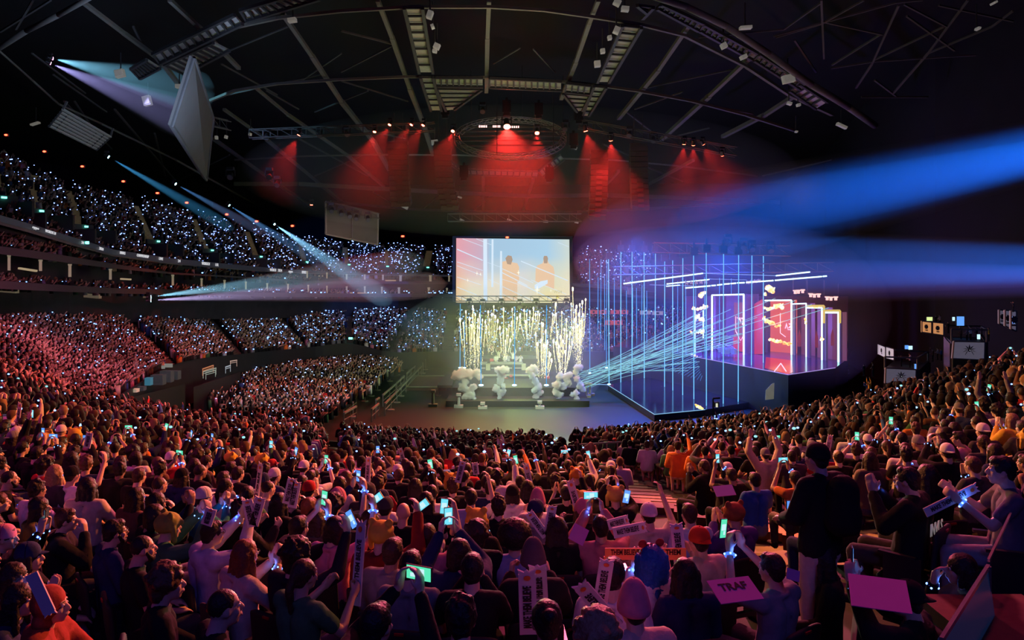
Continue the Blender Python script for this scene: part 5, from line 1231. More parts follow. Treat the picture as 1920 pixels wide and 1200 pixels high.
def hair_mesh(kind):
    """modelled about the head centre"""
    mb = MB(); c = V3((0, 0, 0)); disp, ds, vx = .012, .03, .009
    if kind == 'short':
        mb.ball(V3((0, -.020, .038)), (.087, .100, .096), 14, 10); mb.ball(V3((0, -.062, -.010)), (.070, .050, .070), 12, 8); mb.ball(V3((0, .040, .088)), (.062, .045, .036), 10, 8)
    elif kind == 'tufty':
        mb.ball(V3((0, -.020, .045)), (.092, .104, .098), 14, 10); mb.ball(V3((0, -.060, -.005)), (.074, .055, .075), 12, 8)
        for k in range(26):
            a, b = rnd.uniform(0, 2 * PI), rnd.uniform(.1, 1.2); mb.ball(V3((math.sin(b) * math.cos(a) * .085, -.015 + math.sin(b) * math.sin(a) * .095, .05 + math.cos(b) * .095)), .026, 6, 5)
        disp = .03
    elif kind == 'long':
        mb.ball(V3((0, -.015, .040)), (.092, .104, .096), 14, 10); 
        for s_ in (-1, 0, 1): capsule(mb, V3((s_ * .050, -.045, .01)), .060, V3((s_ * .075, -.085, -.24)), .050)
        for s_ in (-1, 1): capsule(mb, V3((s_ * .078, .010, .03)), .026, V3((s_ * .095, .015, -.19)), .028)
        disp = .02
    elif kind == 'bob':
        mb.ball(V3((0, -.015, .040)), (.094, .104, .096), 14, 10)
        for s_ in (-1, 0, 1): capsule(mb, V3((s_ * .045, -.045, .01)), .062, V3((s_ * .055, -.055, -.085)), .052)
        for s_ in (-1, 1): capsule(mb, V3((s_ * .080, .010, .03)), .024, V3((s_ * .085, .015, -.09)), .024)
    elif kind == 'afro':
        mb.ball(V3((0, -.03, .055)), (.165, .160, .150), 18, 12); disp, ds = .035, .025
    elif kind == 'curly':
        mb.ball(V3((0, -.03, .05)), (.115, .120, .110), 16, 12); mb.ball(V3((0, -.075, -.03)), (.085, .06, .09), 10, 8)
        for k in range(60):
            a, b = rnd.uniform(0, 2 * PI), rnd.uniform(.05, 1.75); q = V3((math.sin(b) * math.cos(a) * .115, -.03 + math.sin(b) * math.sin(a) * .12, .05 + math.cos(b) * .11))
            if q.y < .07 or q.z > .07: mb.ball(q, .024, 6, 5)
        disp, ds, vx = .02, .02, .009
    elif kind == 'bun':
        mb.ball(V3((0, -.020, .040)), (.087, .100, .094), 14, 10); mb.ball(V3((0, -.062, -.008)), (.068, .048, .066), 12, 8); mb.ball(V3((0, -.11, .085)), (.045, .045, .042), 10, 8)
    elif kind == 'ponytail':
        mb.ball(V3((0, -.020, .040)), (.087, .100, .094), 14, 10); mb.ball(V3((0, -.062, -.008)), (.068, .048, .066), 12, 8); capsule(mb, V3((0, -.11, .04)), .026, V3((0, -.15, -.06)), .034); capsule(mb, V3((0, -.15, -.06)), .034, V3((0, -.13, -.22)), .020)
    elif kind == 'shaved':
        mb.ball(V3((0, -.018, .030)), (.0795, .0935, .0935), 14, 10); disp = 0
    elif kind == 'wig':
        mb.ball(V3((0, -.02, .045)), (.105, .112, .105), 14, 10)
        for k in range(9):
            a = PI * (1.0 + k / 8.0); q = V3((math.cos(a) * .095, -.01 + math.sin(a) * .09, 0)); capsule(mb, q + V3((0, 0, .03)), .050, q * 1.15 + V3((0, 0, -.26)), .034)
        disp, ds = .035, .03
    return grow(mb, 'hair', hair_t, vx, 1, disp, ds)
def lathe_shell(prof_, n=20, sc=(1, 1.13)):
    mb = MB(); rows = [[(r * sc[0] * math.cos(2 * PI * k / n), -.018 + r * sc[1] * math.sin(2 * PI * k / n), z) for k in range(n + 1)] for r, z in prof_]; mb.grid(rows); return mb
def finish(mb, name, mats, solid=.006, sub=1):
    o = mb.build(name + '_tmp', mats, smooth=True)
    if solid: s_ = o.modifiers.new('s', 'SOLIDIFY'); s_.thickness = solid
    if sub: q = o.modifiers.new('q', 'SUBSURF'); q.levels = sub; q.render_levels = sub
    me = bpy.data.meshes.new_from_object(o.evaluated_get(DG())); me.name = name; bpy.data.objects.remove(o); return me
def cap_mesh(back=False):
    mb = lathe_shell([(.004, .142), (.035, .139), (.065, .122), (.085, .088), (.092, .045), (.092, .020)])
    s_ = -1 if back else 1; rows = []
    for j in range(5):
        u = j / 4; rows.append([((.075 - .02 * u * u) * math.sin(a), -.018 + s_ * ((.095 + .075 * u) * math.cos(a) + .0), .052 - .010 * u - .012 * abs(math.sin(a)) * u) for a in [(-1 + 2 * k / 8) * 1.0 for k in range(9)]])
    mb.grid(rows); mb.ball((0, -.018, .145), .008, 6, 4)
    return finish(mb, 'cap', cloth_t, .005, 1)
def beanie_mesh(tall=False):
    z = .20 if tall else .155
    mb = lathe_shell([(.004, z), (.03, z - .006), (.062, z - .035), (.086, .088), (.096, .040), (.100, .036), (.101, -.002), (.096, -.006), (.094, .03)])
    return finish(mb, 'beanie', cloth_t, .008, 1)
def plush_mesh():
    """soft yellow animal hat with two round ears, a pale muzzle roll and ear flaps"""
    mb = MB(); mb.ball(V3((0, -.02, .06)), (.118, .128, .105), 16, 10)
    for s_ in (-1, 1):
        mb.ball(V3((s_ * .085, -.02, .145)), (.040, .026, .042), 10, 8); capsule(mb, V3((s_ * .105, 0, .02)), .030, V3((s_ * .105, .01, -.10)), .024)
    capsule(mb, V3((-.06, .09, .055)), .030, V3((.06, .09, .055)), .030)
    return grow(mb, 'plush_hat', cloth_t, .010, 2, .01, .04)
def ears_mesh():
    mb = MB()
    for s_ in (-1, 1): mb.ball(V3((s_ * .075, -.01, .155)), (.040, .022, .034), 10, 8)
    for k in range(12):
        a = PI * k / 11; b = PI * (k + 1) / 11
        if k < 11: mb.tube(V3((math.cos(a) * .108, -.01, .03 + math.sin(a) * .118)), V3((math.cos(b) * .108, -.01, .03 + math.sin(b) * .118)), .012, n=6)
    return finish(mb, 'eared_headband', cloth_t, 0, 1)
def hood_mesh():
    mb = MB(); mb.ball(V3((0, -.035, .035)), (.115, .115, .125), 16, 12); mb.ball(V3((0, -.06, -.09)), (.12, .075, .08), 12, 8); mb.ball(V3((0, -.10, .13)), (.05, .05, .05), 8, 6)
    return grow(mb, 'hood', cloth_t, .012, 2, .015, .06)
def glasses_mesh():
    mb = MB()
    for s_ in (-1, 1):
        for k in range(10):
            a, b = 2 * PI * k / 10, 2 * PI * (k + 1) / 10; c = V3((s_ * .033, .098, .012)); mb.tube(c + V3((math.cos(a) * .022, 0, math.sin(a) * .017)), c + V3((math.cos(b) * .022, 0, math.sin(b) * .017)), .0028, n=4, cap=False)
        mb.tube(V3((s_ * .055, .096, .018)), V3((s_ * .082, -.005, .014)), .0026, n=4)
    mb.tube(V3((-.011, .099, .014)), V3((.011, .099, .014)), .0026, n=4)
    return finish(mb, 'glasses', black, 0, 0)
def beard_mesh():
    mb = MB(); mb.ball(V3((0, .055, -.085)), (.048, .045, .040), 12, 8)
    for s_ in (-1, 1): capsule(mb, V3((s_ * .070, .015, -.02)), .016, V3((s_ * .040, .055, -.080)), .022)
    capsule(mb, V3((-.022, .096, -.040)), .007, V3((.022, .096, -.040)), .007)
    return grow(mb, 'beard', hair_t, .008, 1, .01, .02)

BODY = {k: body_mesh(k) for k in POSES}
TOPS = {(k, c): None for k in POSES for c in ('tee', 'jumper', 'hoodie', 'jacket')}
def get_top(pose, kind, stand=False):
    if (pose, kind, stand) not in TOPS: TOPS[(pose, kind, stand)] = top_mesh(pose, kind, stand)
    return TOPS[(pose, kind, stand)]
def shoe_mesh(stand=False, side=1):
    mb = MB()
    for s_ in (side,):
        a, t = (V3((s_ * .13, .40, .05)), V3((s_ * .14, .57, .042))) if not stand else (V3((s_ * .12, -.04, .05)), V3((s_ * .13, .13, .042)))
        capsule(mb, a, .050, t, .040); capsule(mb, a, .048, a + V3((0, .01, .06)), .046)
    return grow(mb, 'shoe', cloth_t, .012, 1)
SHOE = [shoe_mesh(False, s_) for s_ in (-1, 1)]; SHOES = [shoe_mesh(True, s_) for s_ in (-1, 1)]
TROU = trouser_mesh(); HAIR = {k: hair_mesh(k) for k in ('short', 'tufty', 'long', 'bob', 'afro', 'curly', 'bun', 'ponytail', 'shaved', 'wig')}
HATS = {'cap': cap_mesh(), 'backcap': cap_mesh(True), 'beanie': beanie_mesh(), 'tallbeanie': beanie_mesh(True), 'plush': plush_mesh(), 'ears': ears_mesh(), 'hood': hood_mesh()}
GLASS = glasses_mesh(); BEARD = beard_mesh()
# wristband: dark band with small bright blue-white leds
band_m = mat('translucent wristband', (0.12, 0.14, 0.3), .4, emit=(0.04, 0.14, 1.0), es=1.6); wled = emat('wristband led', (0.14, 0.32, 1.0), 6)
def band_mesh():
    mb = MB(); n = 12
    for k in range(n):
        a, b = 2 * PI * k / n, 2 * PI * (k + 1) / n; mb.cur = 0; mb.beam(V3((math.cos(a) * .040, math.sin(a) * .034, 0)), V3((math.cos(b) * .040, math.sin(b) * .034, 0)), .006, .022)
    o = mb.build('wristband_tmp', [band_m]); me = o.data; me.name = 'wristband'; bpy.data.objects.remove(o); mb = MB()
    for k in range(5):
        a = 2 * PI * k / 5 + .4; mb.ball(V3((math.cos(a) * .045, math.sin(a) * .039, 0)), .009, 6, 4)
    o = mb.build('wristband_tmp', [wled]); m2 = o.data; m2.name = 'led_lights'; bpy.data.objects.remove(o); return me, m2
BAND = band_mesh()
SKINS = [(.62, .42, .30), (.70, .50, .38), (.55, .36, .25), (.66, .46, .33), (.38, .23, .15), (.24, .14, .09)]
HAIRC = [(.012, .010, .010), (.02, .014, .010), (.05, .028, .016), (.10, .055, .03), (.30, .20, .10), (.16, .05, .02)]
def mk(name, me, parent, loc=(0, 0, 0), rot=(0, 0, 0), col=(1, 1, 1), sc=None):
    o = bpy.data.objects.new(name, me); COL.objects.link(o); o.parent = parent; o.location = loc; o.rotation_euler = rot; o.color = (*col, 1)
    if sc: o.scale = sc
    return o
COLNAMES = {'black': (.012, .012, .014), 'charcoal': (.05, .05, .055), 'grey': (.22, .22, .23), 'white': (.72, .70, .70), 'cream': (.55, .47, .36), 'red': (.45, .03, .03), 'navy': (.02, .03, .09), 'blue': (.04, .12, .35), 'teal': (.03, .22, .26), 'pink': (.60, .22, .30), 'orange': (.65, .20, .04), 'brown': (.14, .07, .04), 'green': (.05, .16, .07), 'yellow': (.70, .48, .06), 'lilac': (.40, .32, .55)}
HWORD = {'short': 'short %s hair', 'tufty': 'tousled %s hair', 'long': 'long %s hair', 'bob': '%s bobbed hair', 'afro': 'big round %s afro', 'curly': 'curly %s hair', 'bun': '%s hair in a bun', 'ponytail': '%s ponytail', 'shaved': 'shaved %s hair', 'wig': 'long %s wig'}
HCN = ['black', 'black', 'dark brown', 'brown', 'fair', 'auburn']
def person(p, yaw, pose='lap', top='tee', topc='black', hair='short', hc=0, hat=None, hatc='black', skin=0, trc='charcoal', glasses=False, beard=False, bands='', turn=0.0, sc=1.0, stand=False, label=None, group=None, name='person', legs=True, shoec=None):
    """p is the point on the step under the seat; yaw turns the body from +Y."""
    key = ('stand', pose)
    if stand and key not in BODY: BODY[key] = body_mesh(pose, stand=True)
    b = bpy.data.objects.new(name, BODY[key] if stand else BODY[pose]); COL.objects.link(b); b.location = p; b.rotation_euler = (0, 0, yaw); b.color = (*SKINS[skin], 1); b.scale = (sc, sc, sc)
    z = V3((0, 0, .52 if stand else 0)); hd = HC + z
    mk('top', get_top(pose, top, stand), b, col=COLNAMES[topc] if isinstance(topc, str) else topc)
    if legs:
        if stand and 'tst' not in TOPS: TOPS['tst'] = trouser_mesh(True)
        mk('trousers', TOPS['tst'] if stand else TROU, b, col=COLNAMES[trc]); [mk('shoe', m_, b, col=COLNAMES['black'] if shoec is None else COLNAMES[shoec]) for m_ in (SHOES if stand else SHOE)]
    if hair: mk('hair', HAIR[hair], b, hd, col=HAIRC[hc] if isinstance(hc, int) else hc, sc=(.97, .97, .93) if hat in ('cap', 'backcap', 'beanie', 'tallbeanie') else None)
    if hat: mk({'cap': 'cap', 'backcap': 'cap', 'beanie': 'beanie', 'tallbeanie': 'beanie', 'plush': 'plush_hat', 'ears': 'eared_headband', 'hood': 'hood'}[hat], HATS[hat], b, hd, col=COLNAMES[hatc] if isinstance(hatc, str) else hatc)
    if glasses: mk('glasses', GLASS, b, hd)
    if beard: mk('beard', BEARD, b, hd, col=HAIRC[0])
    R, L = arms(POSES[pose])
    for s_ in bands:
        e, w_ = (V3(x) for x in (R if s_ == 'R' else L)[:2]); q = (w_ - e).to_track_quat('Z', 'Y').to_euler()
        wb = mk('wristband', BAND[0], b, e.lerp(w_, .9) + z, q); wb['label'] = 'wristband glowing blue'; mk('led_lights', BAND[1], wb)
    b['label'] = label; b['category'] = 'person'
    if group: b['group'] = group
    return b
def world_of(b, v):
    """a point given in the body's own coordinates, in the world"""
    return Matrix.Translation(b.location) @ Euler(b.rotation_euler).to_matrix().to_4x4() @ Matrix.Scale(b.scale[0], 4) @ V3(v)

# held things
ph_case = mat('phone case', (0.02, 0.02, 0.022), .4); ph_scr = [emat('phone screen green', (0.10, 0.75, 0.45), 1.1), emat('phone screen cyan', (0.15, 0.65, 0.80), 1.2), emat('phone screen blue', (0.10, 0.30, 0.9), 1.2), emat('phone screen pale', (0.5, 0.75, 0.8), 1.2)]
def phone_mesh(sm, k):
    mb = MB(); mb.box((0, 0, 0), (.078, .010, .158)); mb.cur = 1; mb.box((0, -.006, 0), (.070, .003, .146)); mb.cur = 2; mb.box((0, -.008, .01), (.05, .002, .05)).box((.012, -.008, -.035), (.02, .002, .03)); mb.cur = 0; mb.ball((.022, .006, .06), (.009, .004, .009), 8, 4)
    o = mb.build('phone_tmp', [ph_case, sm, ph_scr[3]]); me = o.data; me.name = 'phone'; bpy.data.objects.remove(o); return me
PHONE = [phone_mesh(m, i) for i, m in enumerate(ph_scr[:3])]
def phone(b, loc, rot=(0, 0, 0), kind=0, label='', sc=1.0, group='phones held up by the seated crowd'):
    o = bpy.data.objects.new('phone', PHONE[kind]); COL.objects.link(o); o.location = world_of(b, loc); M = Euler((0, 0, b.rotation_euler[2])).to_matrix() @ Euler(rot).to_matrix(); o.rotation_euler = M.to_euler(); o.scale = (sc, sc, sc)
    return tag(o, label, 'phone', group)
stick_m = mat('white card stick', (0.70, 0.66, 0.62), .7, var=.06); ink_m = mat('black ink', (0.015, 0.012, 0.012), .7); dot_m = mat('orange dot', (0.75, 0.18, 0.03), .6)
def stick_meshes():
    mb = MB(); L, wd = .62, .085
    mb.poly([(-wd / 2, 0, 0), (wd / 2, 0, 0), (wd / 2, 0, L), (wd * .62, 0, L + .05), (wd * .15, 0, L + .02), (0, 0, L + .045), (-wd * .2, 0, L + .02), (-wd * .62, 0, L + .05), (-wd / 2, 0, L)], .012, (0, 1, 0))
    for s_ in (-1, 1): mb.beam((s_ * wd / 2, .006, .0), (s_ * wd / 2, .006, L), .014)
    o = mb.build('cheer_stick', stick_m); me = o.data; bpy.data.objects.remove(o)
    m2 = MB(); 
    for k in range(12):
        a = 2 * PI * k / 12; 
    m2.poly([(math.cos(2 * PI * k / 12) * .020, -.003, L - .03 + math.sin(2 * PI * k / 12) * .024) for k in range(12)], .004, (0, -1, 0))
    o = m2.build('orange_dot', dot_m); d = o.data; bpy.data.objects.remove(o)
    t = text('lettering', 'MAKE THEM BELIEVE', .066, ink_m, (0, 0, 0), (0, 0, 0), ext=.001, bold=.002, sx=.72); tm = t.data; bpy.data.objects.remove(t)
    return me, d, tm
STICK = stick_meshes()
def stick(pos, yaw, lean=(0, 0), label='', sc=1.0, group='printed cheer sticks held by the crowd', flip=0):
    o = bpy.data.objects.new('cheer_stick', STICK[0]); COL.objects.link(o); o.location = pos; o.scale = (sc, sc, sc)
    o.rotation_euler = (Matrix.Rotation(yaw, 3, 'Z') @ Matrix.Rotation(lean[0], 3, 'Y') @ Matrix.Rotation(lean[1], 3, 'X')).to_euler()
    mk('orange_dot', STICK[1], o); t = mk('lettering', STICK[2], o, (0, -.004, .29), (PI / 2, -PI / 2, 0), sc=(.72, 1, 1))
    return tag(o, label, 'cheer stick', group)
# ================================================================== seats and the 300 nearest people
seat_m = mat('black seat fabric', (0.014, 0.012, 0.014), .8, var=.3, scale=30); seat_f = mat('dark seat plastic', (0.02, 0.018, 0.02), .35, spec=.6); seat_r = mat('red seat highlight', (0.35, 0.02, 0.02), .3)
def seat_parts():
    mb = MB(); mb.box((0, .02, .335), (.44, .42, .09)); o = mb.build('seat_cushion', seat_m); o.modifiers.new('b', 'BEVEL').width = .02; me = bpy.data.meshes.new_from_object(o.evaluated_get(DG())); bpy.data.objects.remove(o); me.name = 'seat_cushion'
    mb = MB(); rows = [[(x, -.25 - .10 * (z - .42) + .25 * x * x, z - (abs(x) / .23) ** 4 * .03 * (z > .8)) for x in [-.22, -.15, -.07, 0, .07, .15, .22]] for z in (.42, .55, .70, .80, .86)]
    mb.grid(rows); b = finish(mb, 'seat_back', seat_m, .045, 1)
    mb = MB(); mb.box((-.245, .0, .30), (.03, .30, .60)).box((.245, .0, .30), (.03, .30, .60)).box((0, -.16, .20), (.46, .05, .05)).box((-.245, .04, .60), (.045, .30, .025)).box((.245, .04, .60), (.045, .30, .025)); o = mb.build('seat_frame', seat_f); f = o.data; bpy.data.objects.remove(o)
    mb = MB(); mb.box((0, -.295, .835), (.07, .012, .018)); o = mb.build('red_highlight', seat_r); n_ = o.data; bpy.data.objects.remove(o)  # small red highlight of the backrest top, modelled as a coloured bar
    return me, b, f, n_
SEAT = seat_parts()
def seat(p, yaw):
    o = bpy.data.objects.new('arena_seat', SEAT[2]); COL.objects.link(o); o.location = p; o.rotation_euler = (0, 0, yaw)
    mk('seat_cushion', SEAT[0], o); sb_ = mk('seat_back', SEAT[1], o); mk('red_highlight', SEAT[3], sb_)
    return tag(o, 'black padded folding arena seat under one of the nearest seated spectators', 'seat', 'folding seats of the nearest rows')
# table of the terrace for placing people by where they sit
_T = np.linspace(0, SA.n, 160); _Q = np.linspace(0, 1, 160); _G = np.array([[SA.at(t, q) for q in _Q] for t in _T])
_PX = 960 + _G[..., 0] / _G[..., 1] * F; _PY = 500 + (CZ - _G[..., 2]) / _G[..., 1] * F
def on_terrace(px, py):
    i, j = np.unravel_index(np.argmin((_PX - px) ** 2 + (_PY - py) ** 2), _PX.shape); t, q = _T[i], _Q[j]
    g = SA.at(t, q); tg = SA.at(min(t + .05, SA.n), q) - SA.at(max(t - .05, 0), q); dn = SA.at(t, 1) - SA.at(t, 0); nx, ny = -tg[1], tg[0]
    if nx * dn[0] + ny * dn[1] < 0: nx, ny = -nx, -ny
    return P(px, py, g[1]), math.atan2(-nx, ny)
def turn_of(px): return -1.2 * min(1, max(0, (800 - px) / 800)) ** .8 + 1.1 * min(1, max(0, (px - 1200) / 720)) ** .8
def lim(a): return max(-1.4, min(1.35, a))
taken = []
def hero(px, py, label, dyaw=0.0, yaw=None, d=None, **k):
    g, y = on_terrace(px, py)
    if d: g = P(px, py, d)
    sc = k.get('sc', 1.0); st = k.get('stand')
    p = V3((g.x, g.y, g.z - (1.20 + (.52 if st else 0)) * sc))
    if st: p = V3((g.x, g.y, p.z))
    b = person(p, lim(y + turn_of(px) + dyaw) if yaw is None else yaw, label=label, **k); taken.append((g.x, g.y))
    if not st: seat(p, b.rotation_euler[2])
    if k.get('bands'):
        R, L = arms(POSES[k.get('pose', 'lap')]); w_ = V3((R if 'R' in k['bands'] else L)[1]); light('POINT', 'wristband_light', world_of(b, w_ + V3((0, -.05, .02))), .35, (.05, .16, 1.0), size=.02)
    return b
E = {}
# --- left end
E['a'] = hero(6, 1010, 'person at the left picture edge in pink cap lifting a phone, wearing a wristband', pose='phone', top='jumper', topc='black', hair='short', hat='backcap', hatc='pink', bands='RL')
phone(E['a'], (0, .40, 1.40), (0, 0, 0), 1, 'phone held up by the person in a pink cap at the left edge')
hero(69, 954, 'person with long dark hair in profile wearing an olive jacket, smiling', pose='lap', top='jacket', topc=(.10, .09, .03), hair='long', hc=0)
hero(119, 977, 'person with short brown hair in profile, arms folded up at chest, black jacket', pose='chin', top='jacket', topc='black', hair='short', hc=2, dyaw=-.15)
hero(210, 1000, 'person with glasses and dark beard in a navy jumper, looking right', pose='lap', top='jumper', topc='navy', hair='short', glasses=True, beard=True)
hero(262, 1031, 'balding bearded person in profile wearing a black shirt, looking up right', pose='lap', top='tee', topc='black', hair='shaved', hc=0, beard=True)
hero(308, 1098, 'person with curly brown hair in profile and black top near the bottom left', pose='lap', top='jumper', topc='black', hair='curly', hc=3)
hero(92, 1138, 'person bent forward under a red brown hood at the lower left', pose='knees', top='hoodie', topc=(.30, .05, .03), hair=None, hat='hood', hatc=(.30, .05, .03))
hero(20, 1085, 'person in striped top cut by the left edge, wearing a wristband', pose='clap', top='jumper', topc='lilac', hair='long', hc=1, bands='R')
hero(312, 992, 'person in green and yellow plush animal hat lifting a phone on the left', pose='phone', top='hoodie', topc='green', hair=None, hat='plush', hatc=(.28, .30, .05), bands='RL')
hero(133, 893, 'person in dark cap and white shirt with hand raised to the brim', pose='phone1', top='tee', topc='white', hair='short', hat='cap', hatc='black')
hero(379, 935, 'person in white cap and bright teal shirt', pose='clap', top='jumper', topc='teal', hair='short', hat='cap', hatc='white', bands='R')
hero(14, 900, 'bearded bald person in a black shirt at the left edge', pose='lap', top='tee', topc='black', hair='shaved', beard=True)
hero(100, 890, 'person with long fair hair seen from behind on the left', pose='lap', top='jumper', topc='charcoal', hair='long', hc=4)
hero(252, 935, 'person with dark hair wiping the face with a raised hand, brown top', pose='chin', top='jumper', topc='brown', hair='long', hc=1, bands='R')
hero(290, 945, 'person with glasses and hand over mouth, dark hair', pose='chin', top='jumper', topc='black', hair='bob', glasses=True)
hero(296, 912, 'bald person with reddish scalp and glasses on the left', pose='lap', top='jumper', topc='black', hair='shaved', hc=2, glasses=True)
# --- left of the middle
b = hero(393, 1003, 'person with glasses in a pale blue grey hoodie filming with a phone', pose='phone', top='hoodie', topc=(.45, .42, .55), hair='short', glasses=True, bands='L'); phone(b, (.02, .40, 1.36), (0, 0, .8), 1, 'phone held by the person in a pale blue grey hoodie')
hero(455, 1042, 'person with long auburn hair, glasses and loose cream off-shoulder top', pose='clap', top='jumper', topc='cream', hair='long', hc=5, glasses=True, bands='R')
b = hero(553, 1046, 'person with curly dark hair in a dark jumper raising one phone hand', pose='phone1', top='jumper', topc=(.02, .015, .025), hair='curly', hc=1); phone(b, (.24, .40, 1.44), (0, -.6, 0), 2, 'phone tilted in the raised hand of the person in a dark jumper')
hero(413, 1143, 'person with shaved head looking up, warm light on the face, bottom left of middle', pose='lap', top='jumper', topc='black', hair='shaved', hc=1)
b = hero(557, 993, 'person with short dark hair filming with both hands, wristband on right arm', pose='phone', top='tee', topc='black', hair='short', bands='R'); phone(b, (.0, .40, 1.40), (0, .1, 0), 0, 'phone with green picture held high left of the middle')
b = hero(626, 994, 'person with bobbed dark hair holding a tilted phone, pink shirt', pose='phone1', top='tee', topc='pink', hair='bob', bands='R'); phone(b, (.24, .40, 1.42), (0, .9, 0), 1, 'phone held sideways beside the bobbed dark hair')
b = hero(713, 1010, 'person in yellow plush animal hat and dark red top', pose='phone1', top='hoodie', topc=(.25, .03, .02), hair=None, hat='plush', hatc='yellow', bands=''); phone(b, (.26, .40, 1.40), (0, .9, 0), 1, 'phone held to the right of the yellow plush hat')
hero(755, 964, 'person with bald head glowing orange and black top', pose='lap', top='tee', topc='black', hair=None)
hero(722, 955, 'person in dark cap seen from behind, black shirt with faint print', pose='lap', top='tee', topc='black', hair='short', hat='cap', hatc='charcoal')
hero(690, 925, 'person in dark hood left of the middle', pose='lap', top='hoodie', topc='charcoal', hair=None, hat='hood', hatc='charcoal')
b = hero(588, 892, 'person in pink lit white shirt raising both hands with a phone', pose='phone', top='tee', topc='white', hair='short', bands='R'); phone(b, (0, .40, 1.38), (0, 0, 0), 0, 'phone above the person in a white shirt left of the middle')
hero(577, 955, 'person with cropped auburn hair and wristband lights beside the face', pose='clap', top='tee', topc='black', hair='short', hc=5, bands='RL')
hero(625, 950, 'person with big black curly hair seen from behind', pose='phone1', top='tee', topc='black', hair='curly', bands='R')
hero(448, 962, 'person with wavy dark hair and dark jacket holding two cheer sticks', pose='stick', top='jacket', topc='black', hair='tufty')
hero(521, 945, 'person with long dark hair holding two crossed sticks upright', pose='stick', top='jumper', topc='black', hair='long')
b = hero(702, 1178, 'person at the bottom edge filming with a phone held sideways', pose='phone', top='jumper', topc='black', hair='short'); phone(b, (.04, .42, 1.36), (0, PI / 2, 0), 0, 'large phone held sideways with green picture at the bottom', sc=1.15)
hero(769, 1066, 'person with short dark hair in a grey green shirt, knee drawn up', pose='lap', top='tee', topc=(.16, .18, .17), hair='short')
# --- middle
b = hero(801, 1010, 'person with short brown hair in a pink lit shirt holding a phone', pose='phone1', top='tee', topc='pink', hair='short', hc=2); phone(b, (.12, .40, 1.38), (0, .1, 0), 1, 'cyan phone held up right of the short brown hair')
hero(885, 1073, 'person with dark hair and black top in the middle near the bottom', pose='clap', top='jumper', topc='black', hair='short')
hero(893, 1008, 'person with curly brown hair and dark jacket in the middle', pose='lap', top='jacket', topc='black', hair='curly', hc=2)
hero(965, 1012, 'person with very big round afro and pale blue shirt', pose='lap', top='tee', topc=(.35, .36, .5), hair='afro', hc=1)
hero(1000, 1056, 'person in grey brown beanie and black jacket behind two upright cheer sticks', pose='stick', top='jacket', topc='black', hair='short', hat='tallbeanie', hatc=(.13, .09, .09))
hero(1045, 994, 'person with long wavy dark hair and black shirt with small white logo', pose='lap', top='tee', topc='black', hair='long', hc=1)
b = hero(1127, 992, 'person with dark hair and pink orange top filming with a phone', pose='phone', top='hoodie', topc=(.5, .2, .2), hair='short', bands='L'); phone(b, (-.04, .40, 1.42), (0, PI / 2, 0), 1, 'phone held sideways above the person in a pink orange top')
hero(864, 1168, 'person with tousled dark hair at the bottom edge of the middle', pose='knees', top='jumper', topc='black', hair='tufty')
hero(1026, 1172, 'person with dark hair in a bun at the bottom edge', pose='knees', top='tee', topc='charcoal', hair='bun', hc=1)
hero(1120, 1200, 'person with curly fair hair cut by the bottom edge', pose='knees', top='jacket', topc='cream', hair='curly', hc=4, bands='R')
hero(1190, 1146, 'person in big pink beanie and cream jacket at the bottom edge', pose='lap', top='jacket', topc='cream', hair='short', hat='tallbeanie', hatc='pink')
hero(1008, 944, 'person in tall pink and white beanie with white hoodie and two sticks', pose='stick', top='hoodie', topc='white', hair='short', hat='tallbeanie', hatc='pink', bands='R')
hero(883, 936, 'person with black hair and pale blue shirt in the middle', pose='phone1', top='tee', topc=(.4, .42, .6), hair='short', bands='L')
hero(935, 955, 'person with dark curly hair and black jacket in front of the afro', pose='lap', top='jacket', topc='black', hair='tufty', hc=1)
hero(1093, 944, 'person in yellow plush animal hat right of the middle, black shirt', pose='lap', top='tee', topc='black', hair=None, hat='plush', hatc=(.6, .42, .08))
b = hero(1154, 935, 'person in yellow plush animal hat raising both wrists with bands', pose='phone', top='hoodie', topc='black', hair=None, hat='plush', hatc=(.55, .40, .10), bands='RL')
hero(1081, 893, 'person in orange plush animal hat farther back', pose='lap', top='tee', topc='black', hair=None, hat='plush', hatc=(.6, .25, .05))
hero(1062, 928, 'person with black hair, wristband lit beside the head', pose='phone1', top='jumper', topc='black', hair='short', bands='L')
# --- right of the middle
b = hero(1217, 968, 'person in white cap and tan shirt pointing a phone upward', pose='phone1', top='tee', topc='cream', hair='short', hat='backcap', hatc='white'); phone(b, (-.16, .40, 1.30), (0, .2, 0), 2, 'dark phone held left of the white cap')
hero(1294, 967, 'person with short brown hair in a white shirt with dark print', pose='lap', top='tee', topc='white', hair='short', hc=2)
hero(1223, 1056, 'person in long blue wig with red round-eared headband', pose='clap', top='jumper', topc='white', hair='wig', hc=(.01, .10, .35), hat='ears', hatc='red', bands='L')
hero(1313, 1018, 'person in backward red cap and cream hoodie holding a cheer stick', pose='stick', top='hoodie', topc='cream', hair='short', hat='backcap', hatc=(.55, .05, .02))
hero(1378, 970, 'person in brown plush animal hat and purple blue jacket', pose='clap', top='jacket', topc=(.10, .06, .25), hair=None, hat='plush', hatc=(.35, .12, .04))
b = hero(1452, 1070, 'person with dark hair and grey shirt filming with raised arms and wristband', pose='phone', top='tee', topc='grey', hair='short', bands='L', dyaw=-.1); phone(b, (-.12, .40, 1.44), (0, .15, 0), 0, 'phone with green picture held by the person in the grey shirt')
hero(1548, 1048, 'person with dark hair and orange lit face in profile facing left', pose='lap', top='jumper', topc='black', hair='long', dyaw=.5)
b = hero(1536, 862, 'tall person standing in the aisle in black coat and beige trousers with backpack', pose='lap', top='jacket', topc='black', hair='short', hat='cap', hatc='black', stand=True, trc='cream', yaw=.5, shoec='cream', d=6.4)
